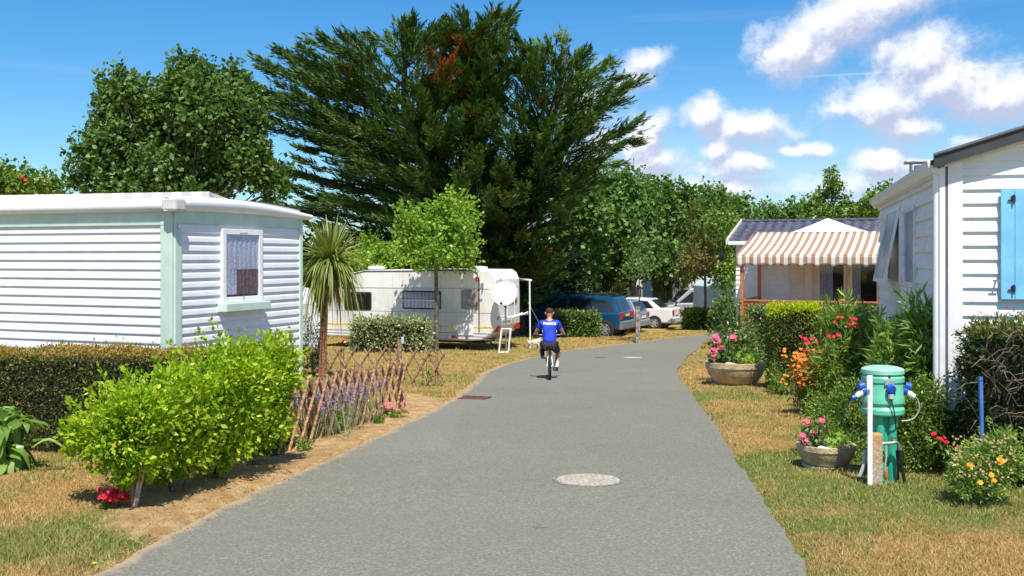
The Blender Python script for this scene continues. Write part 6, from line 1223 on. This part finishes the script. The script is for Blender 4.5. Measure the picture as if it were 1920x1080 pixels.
car('van', 'silver grey leisure van with sliding side windows beyond the white sedan', V3((g_.x + .35, g_.y, zf(Y_))), -.02, silv, 4.3, 1.75,
    [(-2.1, .3), (-2.14, .6), (-2.1, 1.1), (1.0, 1.1), (1.75, .98), (2.05, .7), (2.1, .3)], [(-2.1, 1.06), (-2.0, 1.80), (.55, 1.82), (1.45, 1.04)],
    [[(-1.9, 1.15), (-1.85, 1.62), (-1.1, 1.65), (-1.1, 1.15)], [(-.9, 1.15), (-.9, 1.66), (-.05, 1.66), (-.05, 1.15)], [(.12, 1.15), (.12, 1.65), (.5, 1.64), (1.15, 1.12)]], (-1.35, 1.35), .31, lights=[(-2.12, .78, 1.2, .06, .12, .4)], bumper=(-2.08, .45, .3, gY), extra=(-.85, .1), tum=.1, zb=1.05)
# far caravans and tents
def farbox(name, label, x0, x1, y0, Y, col, door=True, cat='caravan'):
    g_ = gz((x0 + x1) / 2, Y); w = (x1 - x0) / F * Y; h = CAMZ - (y0 - HOR) / F * Y - g_.z; root = empty(name, g_, .1, label, cat); m = MB()
    m.prism([V3((-w / 2, 0, .4)), V3((w / 2, 0, .4)), V3((w / 2, 0, h * .8)), V3((w / 2 - .3, 0, h)), V3((-w / 2 + .3, 0, h)), V3((-w / 2, 0, h * .8))], (0, 0, 0), (0, 2.1, 0)); m.build("body", col, root, bevel=.06)
    m = MB(); m.box((-w * .2, -.006, h * .62), (w * .3, .012, h * .28)); m.build("window", glass("far_glass", (.05, .06, .08)), root); m = MB(); m.box((w * .28, -.006, h * .5), (w * .2, .012, h * .6)); m.build("door", cw2, root)
    m = MB(); [m.lathe([(.3, -.1), (.3, .1)], (x, .2, .3), 16, M=Matrix.Rotation(math.pi / 2, 3, 'X')) for x in (-.2, )]; m.build("wheel", rubber, root)
farbox("caravan", 'white caravan end glimpsed between the tree trunks above the minivan bonnet', 1060, 1105, 520, 66, cw); farbox("caravan", 'white caravan with dark window seen above the boot of the blue minivan', 1155, 1182, 533, 62, cw); farbox("caravan", 'grey white caravan behind the sapling over the small hatchback', 1184, 1226, 520, 60, cw)
def tent(name, label, x0, x1, top, eave, Y, col, win=False):
    g_ = gz((x0 + x1) / 2, Y); w = (x1 - x0) / F * Y; zt2 = CAMZ - (top - HOR) / F * Y - g_.z; ze2 = CAMZ - (eave - HOR) / F * Y - g_.z; root = empty(name, g_, .15, label, 'tent'); m = MB()
    m.prism([V3((-w / 2, 0, 0)), V3((w / 2, 0, 0)), V3((w / 2 * .95, 0, ze2)), V3((0, 0, zt2)), V3((-w / 2 * .95, 0, ze2))], (0, 0, 0), (0, 3, 0)); m.build("canvas", col, root, bevel=.03)
    m = MB(); m.prism([V3((-w * .12, 0, 0)), V3((w * .12, 0, 0)), V3((w * .1, 0, ze2 * .9)), V3((-w * .1, 0, ze2 * .9))], (0, -.01, 0), (0, .002, 0)); m.build("door_flap", mat("tent_flap", (.5, .42, .36) if win else (.14, .16, .22), .8), root)
    m = MB(); [m.tube([V3((s * w * .47, 0, ze2)), V3((s * w * .47, -.02, 0))], .02, 6) for s in (1, -1)]; m.build("pole", grey, root)
tb_ = mat("pale_blue_canvas", (.50, .62, .72), .8, .08); 
tent("tent", 'blue grey tent with dark opening behind the white sedan roof', 1222, 1262, 512, 530, 58, mat("blue_grey_canvas", (.25, .33, .45), .8))
tent("tent", 'pale blue and white tent left of the chalet wall', 1338, 1392, 516, 538, 46, tb_, True)
tent("tent", 'white tent peak above the roof of the silver van', 1280, 1320, 508, 528, 64, mat("white_tent", (.72, .72, .7), .8))
g_ = gz(1060, 52); m = MB(); m.prism([g_ + V3((-1.6, 0, 0)), g_ + V3((.9, 0, 0)), g_ + V3((.6, 0, 1.55)), g_ + V3((-.2, 0, 1.6))], (0, 0, 0), (0, 2, 0)); o = m.build("green_tent", mat("teal_canvas", (.03, .25, .16), .8), bevel=.05); tag(o, 'small teal tent in deep shade left of the blue minivan', 'tent')
# wooden post with sapling
g_ = gz(1196, 36.6); m = MB(); m.box(g_ + V3((0, 0, .62)), (.16, .12, 1.3)); m.box(g_ + V3((0, 0, 1.28)), (.18, .14, .05)); o = m.build("wooden_post", mat("grey_weathered_wood", (.30, .27, .23), .9, .3, 12, bump=.5), bevel=.01); tag(o, 'short grey wooden post at the road edge in front of the small hatchback', 'post')
m = MB(); gq = gz(1187, 58); 
# ------------------------------------------------------------------ person on bicycle, dog
def skin_mesh(name, verts, edges, radii, mats, parent, sub=2, root=0, extra=None, smooth=True, matfn=None):
    me = bpy.data.meshes.new(name + "_cage"); me.from_pydata([tuple(v) for v in verts], edges, []); ob = bpy.data.objects.new(name + "_cage", me); C.objects.link(ob)
    sk = ob.modifiers.new('skin', 'SKIN'); sk.use_smooth_shade = True; sd = ob.modifiers.new('sub', 'SUBSURF'); sd.levels = sub; sd.render_levels = sub
    for i, v in enumerate(me.skin_vertices[0].data): r = radii[i]; v.radius = r if isinstance(r, tuple) else (r, r); v.use_root = (i == root)
    dg = bpy.context.evaluated_depsgraph_get(); dg.update(); m2 = bpy.data.meshes.new_from_object(ob.evaluated_get(dg)); bpy.data.objects.remove(ob); m2.name = name
    if extra:
        import bmesh
        bm = bmesh.new(); bm.from_mesh(m2); e = MB(); extra(e); t2 = bpy.data.meshes.new('t'); t2.from_pydata(e.v, [], e.f); bm.from_mesh(t2); bm.to_mesh(m2); bm.free()
    m2.materials.clear()
    for mm in mats: m2.materials.append(mm)
    m2.polygons.foreach_set('use_smooth', [True] * len(m2.polygons))
    if matfn: m2.polygons.foreach_set('material_index', [matfn(p.center) for p in m2.polygons])
    else: m2.polygons.foreach_set('material_index', [0] * len(m2.polygons))
    o = bpy.data.objects.new(name, m2); C.objects.link(o)
    if parent: o.parent = parent
    return o
gb = G(1031, 712); yawb = -.03; bk = empty("bicycle", gb, yawb, 'small white framed bicycle ridden up the middle of the road', 'bicycle')
R_w = .25; tyre = rubber
def ring(m, c, R, r, n=36, k=8):
    c = V3(c); m.grid(lambda u, v: c + V3((r * math.sin(v * 6.2832), (R + r * math.cos(v * 6.2832)) * math.cos(u * 6.2832), (R + r * math.cos(v * 6.2832)) * math.sin(u * 6.2832))), n, k)
for y in (0, .92):
    m = MB(); ring(m, (0, y, R_w), R_w - .027, .027); w_ = m.build("wheel", tyre, bk); m = MB(); ring(m, (0, y, R_w), R_w - .055, .011); m.tube([V3((-.035, y, R_w)), V3((.035, y, R_w))], .02, 8)
    for i in range(16): a = i * .3927; m.tube([V3((.012 * (-1) ** i, y, R_w)), V3((0, y + math.cos(a) * (R_w - .055), R_w + math.sin(a) * (R_w - .055)))], .0015, 4, cap=False)
    m.build("rim", alu, w_)
fp = whitep; m = MB(); T = lambda *p, r=.014: m.tube([V3(q) for q in p], r, 8)
T((-.055, 0, R_w), (-.045, .12, R_w + .02), (0, .33, .26), r=.010); T((.055, 0, R_w), (.045, .12, R_w + .02), (0, .33, .26), r=.010); T((-.055, 0, R_w), (-.02, .2, .52), r=.009); T((.055, 0, R_w), (.02, .2, .52), r=.009); T((0, .34, .26), (0, .19, .56)); T((0, .2, .52), (0, .72, .60)); T((0, .34, .26), (0, .74, .54), r=.017)
m.build("frame", fp, bk); m = MB(); T((0, .72, .64), (0, .76, .50), r=.018); T((-.05, .92, R_w), (-.05, .80, .48), (0, .77, .50), r=.012); T((.05, .92, R_w), (.05, .80, .48), (0, .77, .50), r=.012); m.build("fork", fp, bk)
m = MB(); T((0, .72, .62), (0, .69, .78), r=.014); T((0, .69, .78), (-.10, .66, .80), (-.31, .60, .80), r=.012); T((0, .69, .78), (.10, .66, .80), (.31, .60, .80), r=.012); m.build("handlebar", alu, bk)
for s in (1, -1): m = MB(); T((s * .21, .625, .80), (s * .32, .598, .80), r=.018); m.build("grip", black, bk)
m = MB(); m.grid(lambda u, v: V3(((.075 - .055 * u) * math.sin(v * 6.2832), .05 + .24 * u, .60 + .022 * math.cos(v * 6.2832))), 8, 12); T((0, .17, .58), (0, .19, .50), r=.013); m.build("saddle", black, bk)
m = MB(); ang = math.radians(-62)
for s, a in ((1, ang), (-1, ang + math.pi)):
    e = V3((s * .075, .34 + .14 * math.cos(a), .26 + .14 * math.sin(a))); m.tube([V3((s * .06, .34, .26)), e], .010, 6); m.box(e + V3((s * .05, 0, 0)), (.085, .08, .02))
m.tube([V3((-.06, .34, .26)), V3((.06, .34, .26))], .02, 8); m.lathe([(.075, 0), (.075, .004)], (.045, .34, .26), 20, M=Matrix.Rotation(math.pi / 2, 3, 'Y')); m.build("cranks", dgrey, bk)
m = MB(); m.box((0, -.255, .40), (.05, .012, .05)); m.box((0, -.03, .53), (.012, .012, .02)); m.tube([V3((0, .18, .46)), V3((0, -.0, .515)), V3((0, -.13, .50))], .006, 5); m = MB(); m.box((0, .14, .50), (.05, .014, .045)); m.build("reflector", redm, bk)
pr = empty("person", gb + V3((0, .16, 0)), yawb, 'child in blue football shirt and black shorts riding the bicycle, seen from behind', 'person'); O = lambda x, y, z: V3((x, y - .16, z))
rp = V3((.125, .34 + .14 * math.cos(ang), .26 + .14 * math.sin(ang))); lp = V3((-.125, .34 - .14 * math.cos(ang), .26 - .14 * math.sin(ang)))
skinm = mat("tanned_skin", (.56, .29, .17), .55, .08, 9); 
vn = {}; vv = []; ee = []; rr = []
def jn(k, p, r, par=None):
    vn[k] = len(vv); vv.append(O(*p)); rr.append(r)
    if par: ee.append((vn[par], vn[k]))
jn('pel', (0, .17, .68), (.115, .09)); jn('wst', (0, .22, .80), (.105, .075), 'pel'); jn('chs', (0, .28, .95), (.125, .085), 'wst'); jn('upc', (0, .33, 1.05), (.10, .07), 'chs'); jn('nck', (0, .37, 1.12), (.045, .045), 'upc'); jn('nk2', (0, .385, 1.155), (.045, .048), 'nck'); jn('hd1', (0, .40, 1.21), (.072, .082), 'nk2'); jn('hd2', (0, .405, 1.285), (.076, .09), 'hd1'); jn('hd3', (0, .40, 1.335), (.05, .06), 'hd2')
ank = {}
for s, nm, foot in ((1, 'r', rp), (-1, 'l', lp)):
    jn(nm + 'sh', (s * .155, .32, 1.05), (.05, .05), 'upc'); jn(nm + 'el', (s * .255, .42, .87), (.036, .036), nm + 'sh'); jn(nm + 'wr', (s * .265, .565, .815), (.024, .024), nm + 'el'); jn(nm + 'pm', (s * .265, .60, .828), (.032, .02), nm + 'wr')
    kx = s * (.17 if s > 0 else .14); ky, kz = (.50, .47) if s > 0 else (.56, .63)
    fx = s * .135; jn(nm + 'hp', (s * .075, .18, .64), (.085, .085), 'pel'); jn(nm + 'kn', (kx, ky, kz), (.052, .055), nm + 'hp'); cz = (kz + foot.z + .1) / 2; jn(nm + 'cf', (s * (.15), (ky + foot.y) / 2 - .02, cz + .03), (.045, .048), nm + 'kn'); jn(nm + 'an', (fx, foot.y - .06, foot.z + .085), (.03, .032), nm + 'cf'); jn(nm + 'ft', (fx, foot.y + .02, foot.z + .045), (.03, .025), nm + 'an'); jn(nm + 'to', (fx + s * .01, foot.y + .09, foot.z + .035), (.028, .018), nm + 'ft')
def fing(e):
    for s in (1, -1):
        for i in range(4):
            b = O(s * (.232 + .022 * i), .605, .832); l = [.9, 1, .95, .75][i]; e.tube([b, b + V3((0, .030 * l, -.004)), b + V3((0, .036 * l, -.028)), b + V3((0, .012 * l, -.040))], [.0095, .009, .0085, .007], 6)
        b = O(s * .232, .585, .822); e.tube([b, b + V3((-s * .012, .014, -.014)), b + V3((-s * .006, .032, -.030))], [.010, .009, .008], 6)
        e.ball(O(s * .078, .40, 1.235), (.012, .022, .03), 8)
    e.ball(O(0, .492, 1.235), (.012, .018, .018), 8); e.ball(O(0, .483, 1.195), (.024, .008, .007), 8); e.ball(O(.03, .480, 1.26), (.011, .007, .008), 8); e.ball(O(-.03, .480, 1.26), (.011, .007, .008), 8)
bodyo = skin_mesh("body", vv, ee, rr, [skinm], pr, extra=fing)
sub = lambda names, add: ([vv[vn[n]] for n in names], [((rr[vn[n]][0] + add), (rr[vn[n]][1] + add)) for n in names])
shirtm = mat("royal_blue_jersey", (.008, .05, .60), .75, .16, 9, bump=1, bs=11)
def lerp(a, b, t): return a.lerp(b, t)
P_ = lambda n: vv[vn[n]]
sv = [P_('pel') + V3((0, -.01, -.055)), P_('wst'), P_('chs'), P_('upc'), lerp(P_('upc'), P_('nck'), .55), P_('rsh'), lerp(P_('rsh'), P_('rel'), .62), P_('lsh'), lerp(P_('lsh'), P_('lel'), .62)]
skin_mesh("shirt", sv, [(0, 1), (1, 2), (2, 3), (3, 4), (3, 5), (5, 6), (3, 7), (7, 8)], [(.150, .120), (.138, .105), (.150, .11), (.125, .085), (.062, .062), (.066, .066), (.062, .058), (.066, .066), (.062, .058)], [shirtm, whitep], pr,
          matfn=lambda c: 1 if (c.z > 1.125 or (abs(c.x) > .135 and c.z < .98 and abs(c.x) < .17 and c.z < .9 and c.y < .15) or (abs(c.x) > .165 and c.z < .965 and c.z > .86 and abs(c.x) > .215)) else 0)
shorts = mat("black_shorts", (.012, .013, .02), .8, .2, 10)
hv = [P_('pel') + V3((0, .0, -.0)), P_('rhp'), lerp(P_('rhp'), P_('rkn'), .82), P_('lhp'), lerp(P_('lhp'), P_('lkn'), .82)]
skin_mesh("shorts", hv, [(0, 1), (1, 2), (0, 3), (3, 4)], [(.135, .10), (.10, .10), (.078, .078), (.10, .10), (.078, .078)], [shorts], pr)
hairm = mat("short_brown_hair", (.09, .042, .024), .85, .35, 60, bump=1, bs=150)
hq = [P_('hd1') + V3((0, -.012, -.01)), P_('hd2') + V3((0, -.012, .01)), P_('hd3') + V3((0, -.008, .008))]; skin_mesh("hair", hq, [(0, 1), (1, 2)], [(.070, .072), (.082, .088), (.058, .064)], [hairm], pr)
sox = mat("white_socks", (.75, .75, .74), .8); sho = mat("brown_grey_shoes", (.14, .10, .085), .6, .2, 20)
for nm in 'rl':
    a, b = P_(nm + 'an'), P_(nm + 'cf'); m = MB(); m.tube([a + V3((0, 0, -.02)), lerp(a, b, .22), lerp(a, b, .5)], [.042, .044, .048], 12); m.build("sock", sox if nm == 'r' else black, pr)
    f, t = P_(nm + 'ft'), P_(nm + 'to'); skin_mesh("shoe", [a + V3((0, -.03, -.045)), a + V3((0, 0, -.02)), f, t], [(0, 1), (1, 2), (2, 3)], [(.036, .03), (.044, .044), (.046, .038), (.040, .026)], [sho if nm == 'r' else black], pr)
# lettering on the back
cu = bpy.data.curves.new("lettering", 'FONT'); cu.body = "FRANCE"; cu.size = .066; cu.align_x = 'CENTER'; cu.extrude = .0006; cu.offset = .0018; cu.space_character = 1.02
ob = bpy.data.objects.new("lettering_curve", cu); C.objects.link(ob); dg = bpy.context.evaluated_depsgraph_get(); dg.update(); tm = bpy.data.meshes.new_from_object(ob.evaluated_get(dg)); bpy.data.objects.remove(ob)
# wrap it on the shirt by ray casting
so_ = [o for o in bpy.data.objects if o.name == 'shirt'][0]; from mathutils.bvhtree import BVHTree
bv = BVHTree.FromPolygons([v.co.copy() for v in so_.data.vertices], [tuple(p.vertices) for p in so_.data.polygons])
for v in tm.vertices:
    x, h = v.co.x, v.co.y; hit = bv.ray_cast(V3((x, -2, 1.028 + h * .95)), V3((0, 1, 0))); y = hit[0].y if hit[0] else .1
    v.co = V3((x, y - .003 - v.co.z, 1.028 + h * .95))
lo = bpy.data.objects.new("lettering", tm); C.objects.link(lo); lo.parent = pr; tm.materials.clear(); tm.materials.append(mat("white_print", (.85, .85, .85), .6))
m = MB()
for s in (1, -1):
    def f(u, v, s=s):
        z = .72 + .20 * u; hit = bv.ray_cast(V3((s * (.128 + .016 * v + .006 * math.sin(u * 3)), -2, z)), V3((0, 1, 0))); q = hit[0] if hit[0] else V3((s * .14, .1, z)); return q + V3((0, -.004, 0))
    m.grid(f, 8, 2)
m.build("side_stripe", whitep, pr)
# dog
gd = G(1001, 655); kd = gd.y / F; dg_ = empty("dog", gd, math.radians(12), 'small white dog with brown head patches standing on the dry grass by the road', 'dog'); k = .36 / .34
dv = [(-.13, 0, .235), (0, 0, .23), (.12, 0, .235), (.19, 0, .29), (.235, 0, .335), (.29, 0, .32), (-.15, .045, .20), (-.115, .05, .12), (-.17, .05, .07), (-.15, .05, .01), (-.15, -.045, .20), (-.10, -.05, .12), (-.155, -.05, .07), (-.135, -.05, .01), (.13, .04, .18), (.125, .045, .09), (.135, .045, .01), (.13, -.04, .18), (.15, -.045, .09), (.145, -.045, .01), (-.19, 0, .26), (-.23, .01, .31), (.24, .03, .375), (.24, -.03, .375), (-.125, .05, .008), (.16, .045, .008)]
de = [(0, 1), (1, 2), (2, 3), (3, 4), (4, 5), (0, 6), (6, 7), (7, 8), (8, 9), (0, 10), (10, 11), (11, 12), (12, 13), (2, 14), (14, 15), (15, 16), (2, 17), (17, 18), (18, 19), (0, 20), (20, 21), (4, 22), (4, 23)]
dv = dv[:24]; dr_ = [.062, .06, .075, .046, .046, .026, .045, .028, .019, .019, .045, .028, .019, .019, .036, .024, .019, .036, .024, .019, .016, .009, .014, .014]
furw = mat("white_fur", (.66, .60, .52), .9, .1, 30, bump=1, bs=120); furb = mat("brown_fur", (.16, .08, .045), .9, .2, 30)
skin_mesh("body", [V3(p) * k for p in dv], de, [r * k for r in dr_], [furw, furb], dg_, root=1, matfn=lambda c: 1 if (c.x > .2 * k and c.z > .33 * k) or (c.x < -.05 * k and c.z > .265 * k and c.x > -.13 * k) else 0)
